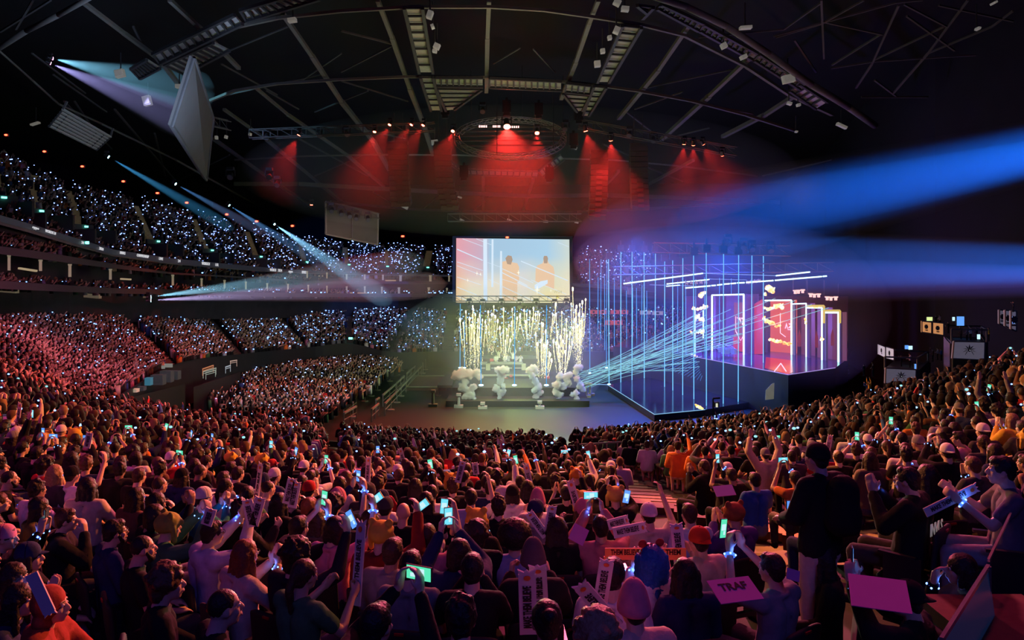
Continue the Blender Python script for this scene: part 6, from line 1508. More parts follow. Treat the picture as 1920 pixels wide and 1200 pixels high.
mb = MB(); capsule(mb, (0, -.22, 1.28), .15, (0, -.24, 1.52), .13); capsule(mb, (0, -.30, 1.25), .09, (0, -.31, 1.36), .09)
for s_ in (-1, 1): mb.tube((s_ * .11, -.16, 1.25), (s_ * .12, .05, 1.45), .018); mb.tube((s_ * .12, .05, 1.45), (s_ * .12, -.12, 1.60), .018)
bp = bpy.data.objects.new('backpack', grow(mb, 'backpack', cloth_t, .014, 2, .008, .08)); COL.objects.link(bp); bp.location = b.location; bp.rotation_euler = b.rotation_euler; bp.color = (*COLNAMES['black'], 1)
tag(bp, 'black backpack worn by the tall person standing in the aisle', 'backpack')
phone(b, (.10, .32, 1.22), (.6, PI / 2, 0), 2, 'blue phone held low by the person standing in the aisle', sc=1.2)
b = hero(1707, 903, 'person with glasses in black jacket printed with white letters on the back', pose='clap', top='jacket', topc='black', hair='short', glasses=True, bands='R', yaw=.80, d=6.7); W1 = b
hero(1742, 896, 'person with long dark hair behind the black lettered jacket', pose='lap', top='jumper', topc='black', hair='long', d=7.5)
b = hero(1884, 884, 'person with short black hair, grey shirt and pale trousers holding a cheer stick', pose='stick', top='tee', topc=(.14, .11, .13), hair='short', trc='grey', yaw=1.2, bands='L', sc=1.0, skin=3, shoec='grey', d=6.3); BIG = b
tag(MB().box(BIG.location - V3((0, -.1, .12)), (1.2, 1.3, .24)).build('seat_riser', concrete), 'dark raised step under the person in pale trousers', 'step', kind='structure')
b = hero(1809, 1070, 'person with black hair in profile facing left, hand at chin', pose='chin', top='jumper', topc='black', hair='bob', yaw=1.25, bands='R')
b = hero(1708, 1128, 'person in black cap, face lit yellow, holding up a phone', pose='phone', top='jacket', topc='black', hair='short', hat='backcap', hatc='black', yaw=.95, bands='L'); phone(b, (0, .38, 1.42), (0, 0, .3), 2, 'dark phone held above a pink card at the lower right')
hero(1801, 824, 'person with short black hair and pink grey jacket on the right', pose='clap', top='jacket', topc=(.42, .25, .30), hair='short', yaw=1.0)
hero(1768, 788, 'bald person in pale blue shirt on the right', pose='lap', top='tee', topc=(.35, .3, .5), hair='shaved', glasses=True)
hero(1692, 824, 'person with black hair and dark jacket on the right', pose='clap', top='jacket', topc='black', hair='short', bands='R')
hero(1645, 790, 'person with reddish hair holding a phone on the right', pose='phone', top='jumper', topc='charcoal', hair='short', hc=5)
hero(1566, 905, 'person with short fair hair lit on one side, black coat, by the aisle', pose='lap', top='jacket', topc='black', hair='short', hc=4)
hero(1900, 790, 'person at the right edge with fair hair and yellow scarf, wristbands lit', pose='clap', top='hoodie', topc='yellow', hair='bob', hc=4, bands='RL')
hero(1868, 850, 'person with long dark hair at the right edge', pose='lap', top='jumper', topc='navy', hair='long')

# lettering on the jacket, held sticks, cards
lt = emat('white print', (.9, .85, .8), .35)
t = mk('jacket_lettering', None, W1) if False else text('jacket_lettering', 'INVLS', .15, mat('white print cloth', (.8, .76, .7), .8, emit=(1, .9, .8), es=.12), (0, 0, 0), (0, 0, 0), ext=.002, bold=.003)
t.parent = W1; t.location = (.10, -.185, .80); t.rotation_euler = (PI / 2, .1, 0)
def stick_at(px, py, top, d, label, w_=None, tilt=0.0):
    """foot and head of the stick in the picture"""
    a = P(px, py, d); b_ = P(top[0], top[1], d - tilt); L = (b_ - a).length; dr = (b_ - a).normalized()
    o = bpy.data.objects.new('cheer_stick', STICK[0]); COL.objects.link(o); o.location = a
    x = V3((1, 0, 0)); x = (x - dr * x.dot(dr)).normalized(); y = dr.cross(x); o.rotation_euler = Matrix((x, y, dr)).transposed().to_euler(); k = L / .64; kk = (w_ or 1.0); o.scale = (kk, kk, k)
    mk('orange_dot', STICK[1], o); mk('lettering', STICK[2], o, (0, -.004, .29), (PI / 2, -PI / 2, 0), sc=(.72, 1, 1)); return tag(o, label, 'cheer stick', 'printed cheer sticks held by the crowd')
stick_at(991, 1190, (988, 1074), 4.9, 'upright cheer stick before the grey brown beanie, left of the pair', 1.15, .1)
stick_at(1013, 1150, (1008, 1064), 4.95, 'upright cheer stick before the grey brown beanie, right of the pair', 1.15, .1)
stick_at(1156, 1175, (1088, 1098), 4.7, 'slanting cheer stick leaning left near the pink beanie', 1.0, .1)
stick_at(1124, 1140, (1138, 1052), 5.1, 'nearly upright cheer stick left of the blue wig', 1.0)
stick_at(1276, 1056, (1268, 984), 6.5, 'upright cheer stick between the blue wig and red cap', 1.1)
stick_at(1024, 1006, (992, 962), 7.6, 'cheer stick leaning left beside the white hoodie', .9)
stick_at(1027, 1004, (1036, 950), 7.6, 'cheer stick leaning right beside the white hoodie', .9)
stick_at(474, 988, (463, 938), 7.0, 'cheer stick held upright, left one of the crossed pair on the left', 1.0)
stick_at(474, 985, (488, 934), 7.0, 'cheer stick held upright, right one of the crossed pair on the left', 1.0)
stick_at(537, 945, (548, 898), 8.2, 'cheer stick of the long dark hair, left one', 1.0)
stick_at(547, 952, (556, 905), 8.2, 'cheer stick of the long dark hair, right one', 1.0)
stick_at(386, 985, (396, 955), 6.7, 'short cheer stick with orange dot beside the teal shirt', 1.0)
stick_at(60, 1075, (95, 1150), 5.2, 'pale ringed stick pointing down at the lower left', .9)
stick_at(1735, 962, (1830, 915), 6.3, 'long cheer stick across the knees of the person in pale trousers', .8)
stick_at(1140, 985, (1178, 975), 7.2, 'cheer stick lying sideways near the white cap, upper', 1.0)
stick_at(1150, 1000, (1210, 988), 6.9, 'cheer stick lying sideways near the white cap, lower', 1.0)
stick_at(858, 905, (868, 866), 9.5, 'slim cheer stick raised in the middle, tallest', .8)
stick_at(893, 890, (890, 868), 9.9, 'slim cheer stick raised in the middle, second', .8)
stick_at(162, 840, (168, 812), 10, 'slim cheer stick raised among the left crowd', .9)
card_m = mat('pink card', (.75, .22, .50), .8, var=.05)
def card(px, py, w_, h_, d, rot, label, words=None, mt=None, name='card_sign'):
    o = thing(name, label, 'sign', P(px, py, d), local=True); R = Euler(rot).to_matrix()
    cd = MB().box((0, 0, 0), (w_, .006, h_), R).build('card', mt or card_m, o)
    if words: t = text('lettering', words, h_ * .42, ink_m, R @ V3((0, -.006, h_ * .12)), (R @ Euler((PI / 2, 0, 0)).to_matrix()).to_euler(), ext=.001, bold=.002); t.parent = cd
    return o
card(1378, 1106, .31, .20, 4.9, (-1.2, -.0, .25), 'pink card with black hand lettering held low by the person in grey', 'TRAF')
card(1648, 1112, .36, .30, 5.0, (-1.22, 0, -.35), 'blank pink card lying in front of the black cap at lower right')
card(1487, 1078, .10, .08, 5.6, (-.5, .3, 0), 'small pink card beside the person in the grey shirt')
card(1358, 920, .22, .16, 8.4, (-1.1, -.1, 0), 'lilac card held by a dark figure right of the middle', mt=mat('lilac card', (.5, .28, .6), .8))
card(1085, 1002, .14, .14, 6.4, (-.4, .5, 0), 'small pink card near the pink orange top')
red_ban = mat('red cloth banner', (.65, .03, .02), .7, emit=(1, .1, .05), es=.12)
for x, w_, l_ in ((1172, .34, 'left'), (1262, .22, 'right')):
    o = thing('banner', 'red banner strip reading THEM BELIEVE, part %s of the blue wig' % l_, 'banner', P(x, 1036, 6.3), local=True)
    MB().box((0, 0, 0), (w_, .01, .075)).box((0, .01, -.05), (w_ * 1.05, .02, .025)).build('cloth', red_ban, o); cl_ = o.children[0] if o.children else o
    t = text('lettering', 'THEM BELIEVE' if l_ == 'left' else 'THEM', .062, mat('black red print', (.08, .0, .0), .8), (0, -.008, .003), (PI / 2, 0, 0), ext=.001, bold=.002, sx=.62 if l_ == 'left' else .8); t.parent = o

# --- the other near seats
AISLE = [(1.9, 44), (3.3, 17.8), (4.7, 12.6), (5.2, 10.3), (5.2, 8.6), (5.0, 6.5)]
STEPS_SEEN = [(1185, 915), (1262, 935), (1420, 1012), (1560, 1040), (1600, 1030), (1740, 1050), (1735, 1110), (1640, 1150), (1560, 1150), (1490, 1085), (1290, 995), (1185, 955)]
def inside(x, y, pl_):
    r_ = False
    for (x0, y0), (x1, y1) in zip(pl_, pl_[1:] + pl_[:1]):
        if (y0 > y) != (y1 > y) and x < (x1 - x0) * (y - y0) / (y1 - y0) + x0: r_ = not r_
    return r_
AISLE2 = [(-9.5, 40), (-5.2, 20), (-2.4, 9)]
def seg_d(x, y, L, ymin=0):
    best = 9
    for (ax, ay), (bx, by) in zip(L[:-1], L[1:]):
        vx, vy = bx - ax, by - ay; u = max(0, min(1, ((x - ax) * vx + (y - ay) * vy) / (vx * vx + vy * vy))); best = min(best, math.hypot(x - ax - u * vx, y - ay - u * vy))
    return best
seats = []
for r, j, t, q, g, yw in SA.seats(42, .57):
    x, y, z = g
    px, py = 960 + x / y * F, 500 + (CZ - z) / y * F
    if not (-420 < px < 2330 and py < 1300): continue
    outf = not (-30 < px < 1950 and py < 1240)
    if outf and (px < -200 or px > 2150) and rnd.random() < .3: continue
    if seg_d(x, y, AISLE) < .75: continue
    if y < 17 and any(inside(px + dx_, py + dz_ * F / y, STEPS_SEEN) for dx_ in (-.2 * F / y, 0, .2 * F / y) for dz_ in (-.1, .15, .4, .65)): continue
    if min([9] + [math.hypot(x - a, y - b_) for a, b_ in taken]) < .50: continue
    if rnd.random() < .04 or y < 5.4 or (px > 1770 and y < 8.4) or (1500 < px < 1760 and py > 985): continue
    seats.append((y + (100 if outf else 0), x, z, px, py, yw, r))
seats.sort()
N_NEAR = 300 - len(taken)
near, mid = seats[:N_NEAR], seats[N_NEAR:]
rows_n = {}
for s_ in near: rows_n.setdefault(s_[6], []).append(s_)
order = {r: i for i, r in enumerate(sorted(rows_n))}
for r, lst in rows_n.items():
    lst.sort(key=lambda s_: s_[3])
    for k, (y, x, z, px, py, yw, rr_) in enumerate(lst):
        hk = rnd.choice(['short'] * 8 + ['tufty'] * 3 + ['long'] * 5 + ['bob'] * 2 + ['curly', 'bun', 'ponytail', 'ponytail', 'shaved', 'shaved']); hc = rnd.choice([0, 0, 0, 0, 1, 1, 1, 2, 3])
        tc = rnd.choice(['black'] * 18 + ['charcoal'] * 5 + ['grey', 'white', 'white', 'white', 'navy', 'navy', 'brown', 'red', 'cream', 'blue', 'pink', 'orange', 'green'])
        kd = rnd.choice(['tee', 'tee', 'jumper', 'jumper', 'hoodie', 'jacket']); ps = rnd.choice(['lap'] * 7 + ['clap', 'clap', 'phone', 'phone1', 'chin', 'stick', 'knees', 'knees'] + (['up'] if y > 9 and rnd.random() < .3 else ['lap']))
        hat, hcn = None, 'black'
        u = rnd.random()
        if u < .07: hat, hcn = 'cap', rnd.choice(['black', 'white', 'red', 'navy'])
        elif u < .11: hat, hcn = 'backcap', rnd.choice(['black', 'white', 'grey'])
        elif u < .14: hat, hcn = 'beanie', rnd.choice(['black', 'grey', 'pink'])
        elif u < .17: hat, hcn = 'plush', 'yellow'
        if hat == 'plush': hk_ = None
        else: hk_ = hk if not hat or hk in ('short', 'long', 'bob', 'shaved') else 'short'
        bands = '' if ps in ('knees',) else rnd.choice(['', 'R', 'L', 'R', 'RL'] if ps not in ('lap',) else ['', '', 'R', 'L'])
        what = ('%s %s' % ({'yellow': 'yellow plush hat'}.get(hcn) if hat == 'plush' else hcn, {'cap': 'cap', 'backcap': 'backward cap', 'beanie': 'beanie'}.get(hat, '')) if hat != 'plush' else 'yellow plush hat').strip() if hat else HWORD[hk] % HCN[{0: 0, 1: 1, 2: 2, 3: 3, 4: 4}[hc]]
        garment = {'tee': 'shirt', 'jumper': 'jumper', 'hoodie': 'hoodie', 'jacket': 'jacket'}[kd]
        row_s = nth(order[r]) + ' row up, ' + nth(k) + ' from left'
        lb = 'person with %s, %s %s, %s' % (what, tc, garment, row_s)
        sc = rnd.uniform(.95, 1.05)
        dy = lim(rnd.gauss(0, .22) + turn_of(px) + yw) - yw
        b = person(V3((x, y, z - 1.20 * sc)), yw + dy, ps, kd, tc, hk_, hc, hat, hcn, skin=rnd.choice([0, 0, 1, 1, 2, 3, 3, 4, 5]), trc=rnd.choice(['black', 'charcoal', 'navy', 'grey']), glasses=rnd.random() < .15, beard=(rnd.random() < .12 and hk in ('short', 'shaved')), bands=bands, sc=sc, label=lb, group='seated spectators of the nearest rows')
        if ps == 'phone' and rnd.random() < .7: phone(b, (0, .40, 1.40), (0, rnd.choice([0, 0, PI / 2]), 0), rnd.randrange(3), 'lit phone held up, %s' % row_s)
        if ps == 'phone1' and rnd.random() < .7: phone(b, (.24, .40, 1.44), (0, rnd.uniform(-.3, .6), 0), rnd.randrange(3), 'lit phone in one raised hand, %s' % row_s)
        if ps == 'stick' and rnd.random() < .8: stick(world_of(b, (.13, .42, .86)), b.rotation_euler[2], (rnd.uniform(-.3, .3), rnd.uniform(-.2, .2)), 'printed cheer stick held up, %s' % row_s, .95)
        if y < 9: seat(V3((x, y, z - 1.20)), yw + dy * .2)

# ================================================================== the rest of the crowd, beyond counting
def col_mat(name, rough=.85, emit=None):
    m = bpy.data.materials.new(name); m.use_nodes = True; nt = m.node_tree; b = nt.nodes['Principled BSDF']; a = nt.nodes.new('ShaderNodeAttribute'); a.attribute_name = 'col'
    n = nt.nodes.new('ShaderNodeTexNoise'); n.inputs['Scale'].default_value = 9; tc = nt.nodes.new('ShaderNodeTexCoord'); nt.links.new(tc.outputs['Object'], n.inputs['Vector'])
    r = nt.nodes.new('ShaderNodeMapRange'); r.inputs['To Min'].default_value = .75; r.inputs['To Max'].default_value = 1.2; nt.links.new(n.outputs['Fac'], r.inputs['Value'])
    v = nt.nodes.new('ShaderNodeVectorMath'); v.operation = 'SCALE'; nt.links.new(a.outputs['Color'], v.inputs[0]); nt.links.new(r.outputs[0], v.inputs['Scale']); nt.links.new(v.outputs['Vector'], b.inputs['Base Color'])
    b.inputs['Roughness'].default_value = rough; b.inputs['Specular IOR Level'].default_value = .2
    return m
crowd_m = col_mat('crowd')
def low(me, ratio):
    o = bpy.data.objects.new('t', me); COL.objects.link(o)
    d_ = o.modifiers.new('d', 'DECIMATE'); d_.ratio = ratio; o.modifiers.new('t', 'TRIANGULATE')
    m2 = bpy.data.meshes.new_from_object(o.evaluated_get(DG())); bpy.data.objects.remove(o)
    v = np.zeros(len(m2.vertices) * 3); m2.vertices.foreach_get('co', v); f = np.zeros(len(m2.polygons) * 3, dtype=np.int64); m2.polygons.foreach_get('vertices', f)
    bpy.data.meshes.remove(m2); return v.reshape(-1, 3), f.reshape(-1, 3)
def assemble(parts):
    """parts: list of (verts, faces, part index)"""
    V, Fc, pt = [], [], []; k = 0
    for v, f, i in parts: V.append(v); Fc.append(f + k); pt.append(np.full(len(v), i)); k += len(v)
    return np.concatenate(V), np.concatenate(Fc), np.concatenate(pt)
_bodies = {p: body_mesh(p, .02) for p in ('lap', 'phone', 'clap', 'phone1', 'knees')}
_lb = {p: low(m, 380 / max(1, len(m.polygons))) for p, m in _bodies.items()}
_lt = {p: low(get_top(p, 'jumper'), 150 / max(1, len(get_top(p, 'jumper').polygons))) for p in _bodies}
_lh = {h: low(HAIR[h], 70 / max(1, len(HAIR[h].polygons))) for h in ('short', 'long', 'bob', 'tufty', 'curly')}
FIG = []
for p in _bodies:
    for h in (list(_lh) * 2 if p in ('lap', 'knees') else list(_lh)[:3] if p != 'phone' else list(_lh)[:2]):
        v = _lh[h][0] + np.array(HC); FIG.append((p, assemble([(_lb[p][0], _lb[p][1], 0), (_lt[p][0], _lt[p][1], 1), (v, _lh[h][1], 2)])))
def mbnp(mb):
    v = np.array(mb.v, dtype=float); f = []
    for q in mb.f:
        for i in range(1, len(q) - 1): f.append((q[0], q[i], q[i + 1]))
    return v, np.array(f)
def tiny(up):
    sk = MB().ball((0, .03, 1.18), (.085, .10, .12), 6, 4); 
    if up == 1: sk.beam((.22, .05, .95), (.16, .3, 1.3), .06)
    if up == 2: sk.beam((.22, .05, .95), (.10, .34, 1.12), .06).beam((-.22, .05, .95), (-.10, .34, 1.12), .06)
    tp = MB(); tp.quadbox([(-.17, -.12, .4), (.17, -.12, .4), (.17, .10, .4), (-.17, .10, .4), (-.23, -.12, 1.02), (.23, -.12, 1.02), (.20, .06, 1.05), (-.20, .06, 1.05)])
    hr = MB().ball((0, -.02, 1.22), (.095, .10, .115), 6, 4)
    return assemble([(*mbnp(sk), 0), (*mbnp(tp), 1), (*mbnp(hr), 2)])
TINY = [('t', tiny(0)), ('t', tiny(1)), ('t', tiny(2))]
SK = np.array(SKINS) * 1.0; HCs = np.array(HAIRC); TC = np.array([COLNAMES[k] for k in ['black'] * 16 + ['charcoal'] * 4 + ['grey', 'white', 'white', 'navy', 'brown', 'red', 'cream', 'blue', 'pink', 'orange', 'green', 'lilac']])
def crowd(name, people, figs, label, bright=1.0):
    """people: array of (x, y, z of the step, yaw, scale)"""
    people = np.array(people); which = RS.randint(0, len(figs), len(people)); Vs, Fs, Cs, k = [], [], [], 0
    for w_ in range(len(figs)):
        pp = people[which == w_]; v, f, pt = figs[w_][1]
        if not len(pp): continue
        c, s_ = np.cos(pp[:, 3]), np.sin(pp[:, 3]); sc = pp[:, 4]
        x = (v[None, :, 0] * c[:, None] - v[None, :, 1] * s_[:, None]) * sc[:, None] + pp[:, 0:1]
        y = (v[None, :, 0] * s_[:, None] + v[None, :, 1] * c[:, None]) * sc[:, None] + pp[:, 1:2]
        z = v[None, :, 2] * sc[:, None] + pp[:, 2:3]
        Vs.append(np.stack([x, y, z], -1).reshape(-1, 3)); n = len(v)
        Fs.append((f[None] + (np.arange(len(pp)) * n)[:, None, None] + k).reshape(-1, 3)); k += len(pp) * n
        col = np.stack([SK[RS.randint(0, len(SK), len(pp))], TC[RS.randint(0, len(TC), len(pp))], HCs[RS.choice([0, 0, 0, 0, 1, 1, 1, 2, 3, 4], len(pp))]], 1) * bright  # bright below one darkens skin, cloth and hair to paint in shade
        Cs.append(col[:, pt].reshape(-1, 3))
    V_, F_, C_ = np.concatenate(Vs), np.concatenate(Fs), np.concatenate(Cs)
    me = bpy.data.meshes.new(name); me.vertices.add(len(V_)); me.vertices.foreach_set('co', V_.astype(np.float32).ravel())
    me.loops.add(F_.size); me.loops.foreach_set('vertex_index', F_.astype(np.int32).ravel()); me.polygons.add(len(F_)); me.polygons.foreach_set('loop_start', np.arange(0, F_.size, 3, dtype=np.int32))
    me.polygons.foreach_set('use_smooth', np.ones(len(F_), dtype=bool)); me.update(); a = me.attributes.new('col', 'FLOAT_COLOR', 'POINT'); a.data.foreach_set('color', np.concatenate([C_, np.ones((len(C_), 1))], 1).astype(np.float32).ravel())
    me.materials.append(crowd_m); o = bpy.data.objects.new(name, me); COL.objects.link(o)
    return tag(o, label, 'crowd', kind='stuff')
def dots(name, pts, rad, m, label, cat='lights'):
    """many tiny lamps as one object; pts (n, 3), rad (n,)"""
    v, f = mbnp(MB().ball((0, 0, 0), 1.0, 6, 4)); pts = np.array(pts); rad = np.array(rad); n = len(v)
    V_ = (v[None] * rad[:, None, None] * np.array([1.25, 1.0, .85]) + pts[:, None, :]).reshape(-1, 3); F_ = (f[None] + (np.arange(len(pts)) * n)[:, None, None]).reshape(-1, 3)
    me = bpy.data.meshes.new(name); me.from_pydata(V_.tolist(), [], F_.tolist()); me.materials.append(m); o = bpy.data.objects.new(name, me); COL.objects.link(o)
    return tag(o, label, cat, kind='stuff')
# camera-side block beyond the nearest 300
ppl, wl, pl = [], [], []
for (y, x, z, px, py, yw, r) in mid:
    if y > 100: y -= 100
    if seg_d(x, y, AISLE) < .6 or seg_d(x, y, AISLE2) < .35: continue
    yy = lim(yw + rnd.gauss(0, .25) + turn_of(px))
    ppl.append((x, y, z - 1.20, yy, rnd.uniform(.94, 1.06)))
    c, s_ = math.cos(yy), math.sin(yy)
    u = rnd.random()
    if u < .26: wl.append((x - s_ * .36 + rnd.uniform(-.12, .12), y + c * .36, z + rnd.uniform(-.25, .12)))
    elif u < .275: pl.append((x - s_ * .36, y + c * .36, z + rnd.uniform(0, .25)))
crowd('seated_crowd', ppl, FIG, 'dense seated crowd of the near block beyond the nearest rows')
led_far = emat('far wristband glow', (0.16, 0.34, 1.0), 5); ph_far = emat('far phone glow', (0.35, 0.85, 0.9), 1.0)
dots('wristband_lights', wl, [rnd.uniform(.018, .034) for _ in wl], led_far, 'small blue wristband lights among the near block crowd', 'wristband lights')
dots('phone_lights', pl, [.04] * len(pl), ph_far, 'small lit phone screens among the near block crowd', 'phone lights')
# far and left lower block
ppl, wl = [], []
AB = [4, 5, 6, 7, 8, 9]
for r, j, t, q, g, yw in SB.seats(28, .58):
    x, y, z = g; px = 960 + x / y * F
    if not (-330 < px < 1300): continue
    if any(abs(t - a) * (8 if y > 60 else 6) < .6 for a in AB): continue
    if px > 1110 and rnd.random() < .45: continue
    if rnd.random() < .05: continue
    ppl.append((x, y, z - 1.20, yw + rnd.gauss(0, .3), rnd.uniform(.95, 1.08)))
    if rnd.random() < (.40 if px < 1100 else .15): wl.append((x + rnd.uniform(-.2, .2), y - .25, z + rnd.uniform(-.25, .2)))
crowd('far_crowd', ppl, TINY, 'packed crowd of the lower block on the left and the far side')
dots('wristband_lights', wl, np.array([.00070 * math.hypot(p_[0], p_[1]) * rnd.uniform(.6, 1.2) for p_ in wl]), led_far, 'blue white wristband lights over the far lower block', 'wristband lights')
# upper tier
ppl, wl = [], []
for r, j, t, q, g, yw in SU.seats(16, .62):
    x, y, z = g; px = 960 + x / y * F
    if not (-230 < px < 1225): continue
    if any(abs(t - a - .02) * 8 < .62 for a in UA): continue
    if .66 < q < .90 and any(abs(t - a - .02) * 8 < 1.5 for a in UA): continue
    if px > 870 and px < 1085: continue
    ppl.append((x, y, z - 1.20, yw + rnd.gauss(0, .3), 1.0))
    for _ in range(2):
        if rnd.random() < (.46 if px < 900 else .2): wl.append((x + rnd.uniform(-.35, .35), y - .3, z + rnd.uniform(-.5, .45)))
crowd('upper_crowd', ppl, TINY, 'crowd of the steep upper tier, shade put into its colours', .5)  # people's colours darkened as if little light reached the tier
led_up = emat('upper wristband glow', (0.20, 0.32, 1.0), 5)
dots('wristband_lights', wl, np.array([.00062 * math.hypot(p_[0], p_[1]) * rnd.uniform(.6, 1.3) for p_ in wl]), led_up, 'sea of small blue wristband lights over the upper tier', 'wristband lights')
# standing crowd on the floor
poly_f = [(385, 742), (410, 712), (470, 690), (520, 674), (600, 664), (748, 670), (752, 684), (716, 706), (690, 728), (655, 742), (640, 756), (600, 782), (548, 786), (480, 776), (420, 768)]
def inside(x, y, pl_):
    r_ = False
    for (x0, y0), (x1, y1) in zip(pl_, pl_[1:] + pl_[:1]):
        if (y0 > y) != (y1 > y) and x < (x1 - x0) * (y - y0) / (y1 - y0) + x0: r_ = not r_
    return r_
ppl, wl = [], []
for a in np.arange(-40, 2, .62):
    for b_ in np.arange(40, 86, .62):
        x, y = a + rnd.uniform(-.2, .2), b_ + rnd.uniform(-.2, .2); hz = 1.62; px, py = 960 + x / y * F, 500 + (CZ - hz) / y * F
        if not inside(px, py, poly_f): continue
        if px < 460 and rnd.random() < .55: continue
        ppl.append((x, y, .48, -.9 + rnd.gauss(0, .4), rnd.uniform(.95, 1.08)))
        if rnd.random() < .42: wl.append((x + rnd.uniform(-.2, .2), y - .3, 1.55 + rnd.uniform(-.3, .4)))
crowd('standing_crowd', ppl, TINY, 'packed standing crowd on the arena floor left of the stage')
dots('wristband_lights', wl, np.array([.0007 * p_[1] * rnd.uniform(.7, 1.2) for p_ in wl]), emat('floor wristband glow', (0.35, 0.5, 1.0), 2.6), 'pale blue wristband lights among the standing floor crowd', 'wristband lights')
# club and suite spectators, their colours darkened in place of low light
ppl, wl = [], []
for x in np.arange(-10, 862, 2.2):
    d = prof(D_B, x) + .2; yb0, yb1 = prof(YP0, x), prof(YQ0, x)
    for rr_ in range(4):
        if rnd.random() < .2 and x < 600:
            q_ = P(x + rnd.uniform(-3, 3), yb0 - 3 - rr_ * 5.5 * (60 / d), d + .7 * rr_); 
            if q_.z > P(0, prof(Y1, x) + 22 * 46 / d, d).z: continue
            ppl.append((q_.x, q_.y, q_.z - 1.05, rnd.uniform(-1.8, -.6) + 3.14 * 0 - 0, 1.0))
            if rnd.random() < .10: wl.append((q_.x, q_.y - .3, q_.z))
    for rr_ in range(2):
        if rnd.random() < .2:
            q_ = P(x + rnd.uniform(-2, 2), yb1 - 2 - rr_ * 4.5 * (60 / d), d - 1.2 + .9 * rr_); ppl.append((q_.x, q_.y, q_.z - 1.05, rnd.uniform(-1.8, -.6), 1.0))
            if rnd.random() < .5: wl.append((q_.x, q_.y - .3, q_.z))
crowd('suite_crowd', ppl, TINY, 'spectators in the club rows and suites, shade put into their colours', .45)
dots('wristband_lights', wl, np.array([.00085 * p_[1] * rnd.uniform(.6, 1.2) for p_ in wl]), led_far, 'scattered wristband lights along the suites', 'wristband lights')
# ================================================================== desks and boxes of the right-hand camp
white_b = mat('white sign board', (.8, .72, .78), .7, emit=(1, .8, .9), es=.42); org_b = mat('orange sign board', (.8, .42, .2), .7, emit=(1, .42, .14), es=.50); grey_b = mat('grey violet board', (.22, .20, .26), .7, emit=(.5, .45, .6), es=.14); emb = mat('dark crest', (.03, .02, .03), .8)
def crest(R, c, s_, parent):
    """a round crest with a ribbon under it and spread points"""
    mb = MB(); pts = []
    for k in range(16):
        a = 2 * PI * k / 16; r = s_ * (.5 if k % 2 else .36); pts.append(c + R @ V3((math.cos(a) * r, -.03, math.sin(a) * r * 1.1 + s_ * .12)))
    mb.poly(pts, .02); mb.poly([c + R @ V3((x * s_, -.03, z * s_)) for x, z in ((-.3, -.5), (.3, -.5), (.26, -.72), (-.26, -.72))], .02)
    mb.build('crest', emb, parent)
def wings(R, c, s_, parent):
    mb = MB()
    for s in (-1, 1):
        for k in range(5):
            a = math.radians(-50 + k * 35); mb.poly([c + R @ V3((s * .06 * s_, -.03, .05 * s_)), c + R @ V3((s * math.cos(a) * .5 * s_, -.03, math.sin(a) * .45 * s_)), c + R @ V3((s * math.cos(a + .28) * .28 * s_, -.03, math.sin(a + .28) * .26 * s_))], .02)
    mb.ball(c + R @ V3((0, -.03, 0)), (.10 * s_, .02, .10 * s_), 8, 5); mb.build('crest', emb, parent)
    MB().ball(c + R @ V3((0, -.06, .02)), .02 * s_, 6, 4).build('crest_light', emat('small white light', (.9, .9, 1), 1.5), parent)
def quad_board(pts, d, m, label, kind='crest', name='sign_board', depth=.12, group=None):
    q = [P(x, y, dd) for (x, y), dd in zip(pts, d)]; c = sum(q, V3((0, 0, 0))) / 4; t = thing(name, label, 'sign', c, group=group)
    MB().poly(q, depth, (0, 1, 0)).build('face', m, t); MB().path(q + [q[0]], .03, 4).build('edge', steel_d, t)
    x = (q[1] - q[0]).normalized(); ya = math.atan2(x.y, x.x); R = Matrix.Rotation(ya, 3, 'Z'); h_ = (q[3] - q[0]).length
    (crest if kind == 'crest' else wings)(R, c, h_ * (.42 if kind == 'crest' else .75), t); return t
quad_board([(1648, 664.5), (1660.5, 670.5), (1660.5, 651), (1648, 646)], [37, 36, 36, 37], white_b, 'white sign board with dark crest, left of the lower pair')
quad_board([(1662, 671.5), (1676.5, 675.5), (1676.5, 654.5), (1662, 650.5)], [36, 35, 35, 36], white_b, 'white sign board with dark crest, right of the lower pair')
quad_board([(1729, 623), (1747, 625.5), (1747, 604), (1729, 602)], [37, 36.5, 36.5, 37], org_b, 'orange sign board with dark crest, left of the upper pair')
quad_board([(1749, 626), (1769.5, 629), (1769.5, 606), (1749, 604)], [36.5, 36, 36, 36.5], org_b, 'orange sign board with dark crest, right of the upper pair')
quad_board([(1660, 719), (1717, 723.5), (1718, 693), (1661, 690)], [33, 33, 33, 33], grey_b, 'wide grey board with dark winged crest before the lower booth', 'wings')
quad_board([(1786, 672.5), (1846, 675.5), (1847, 641), (1789, 640)], [32, 32, 32, 32], grey_b, 'wide grey board with dark winged crest before the upper booth', 'wings')
for i, (x0, x1, yb0, yb1, yt) in enumerate([(1874, 1884, 607, 611, 581), (1885, 1895, 611, 617, 581.5), (1896, 1906, 617, 621, 582.5)]):
    quad_board([(x0, yb0), (x1, yb1), (x1, yt + .7), (x0, yt)], [31 - i] * 4, grey_b, 'narrow grey board, %s of three at the upper right' % nth(i))
booth_m = mat('black booth', (.012, .012, .016), .6)
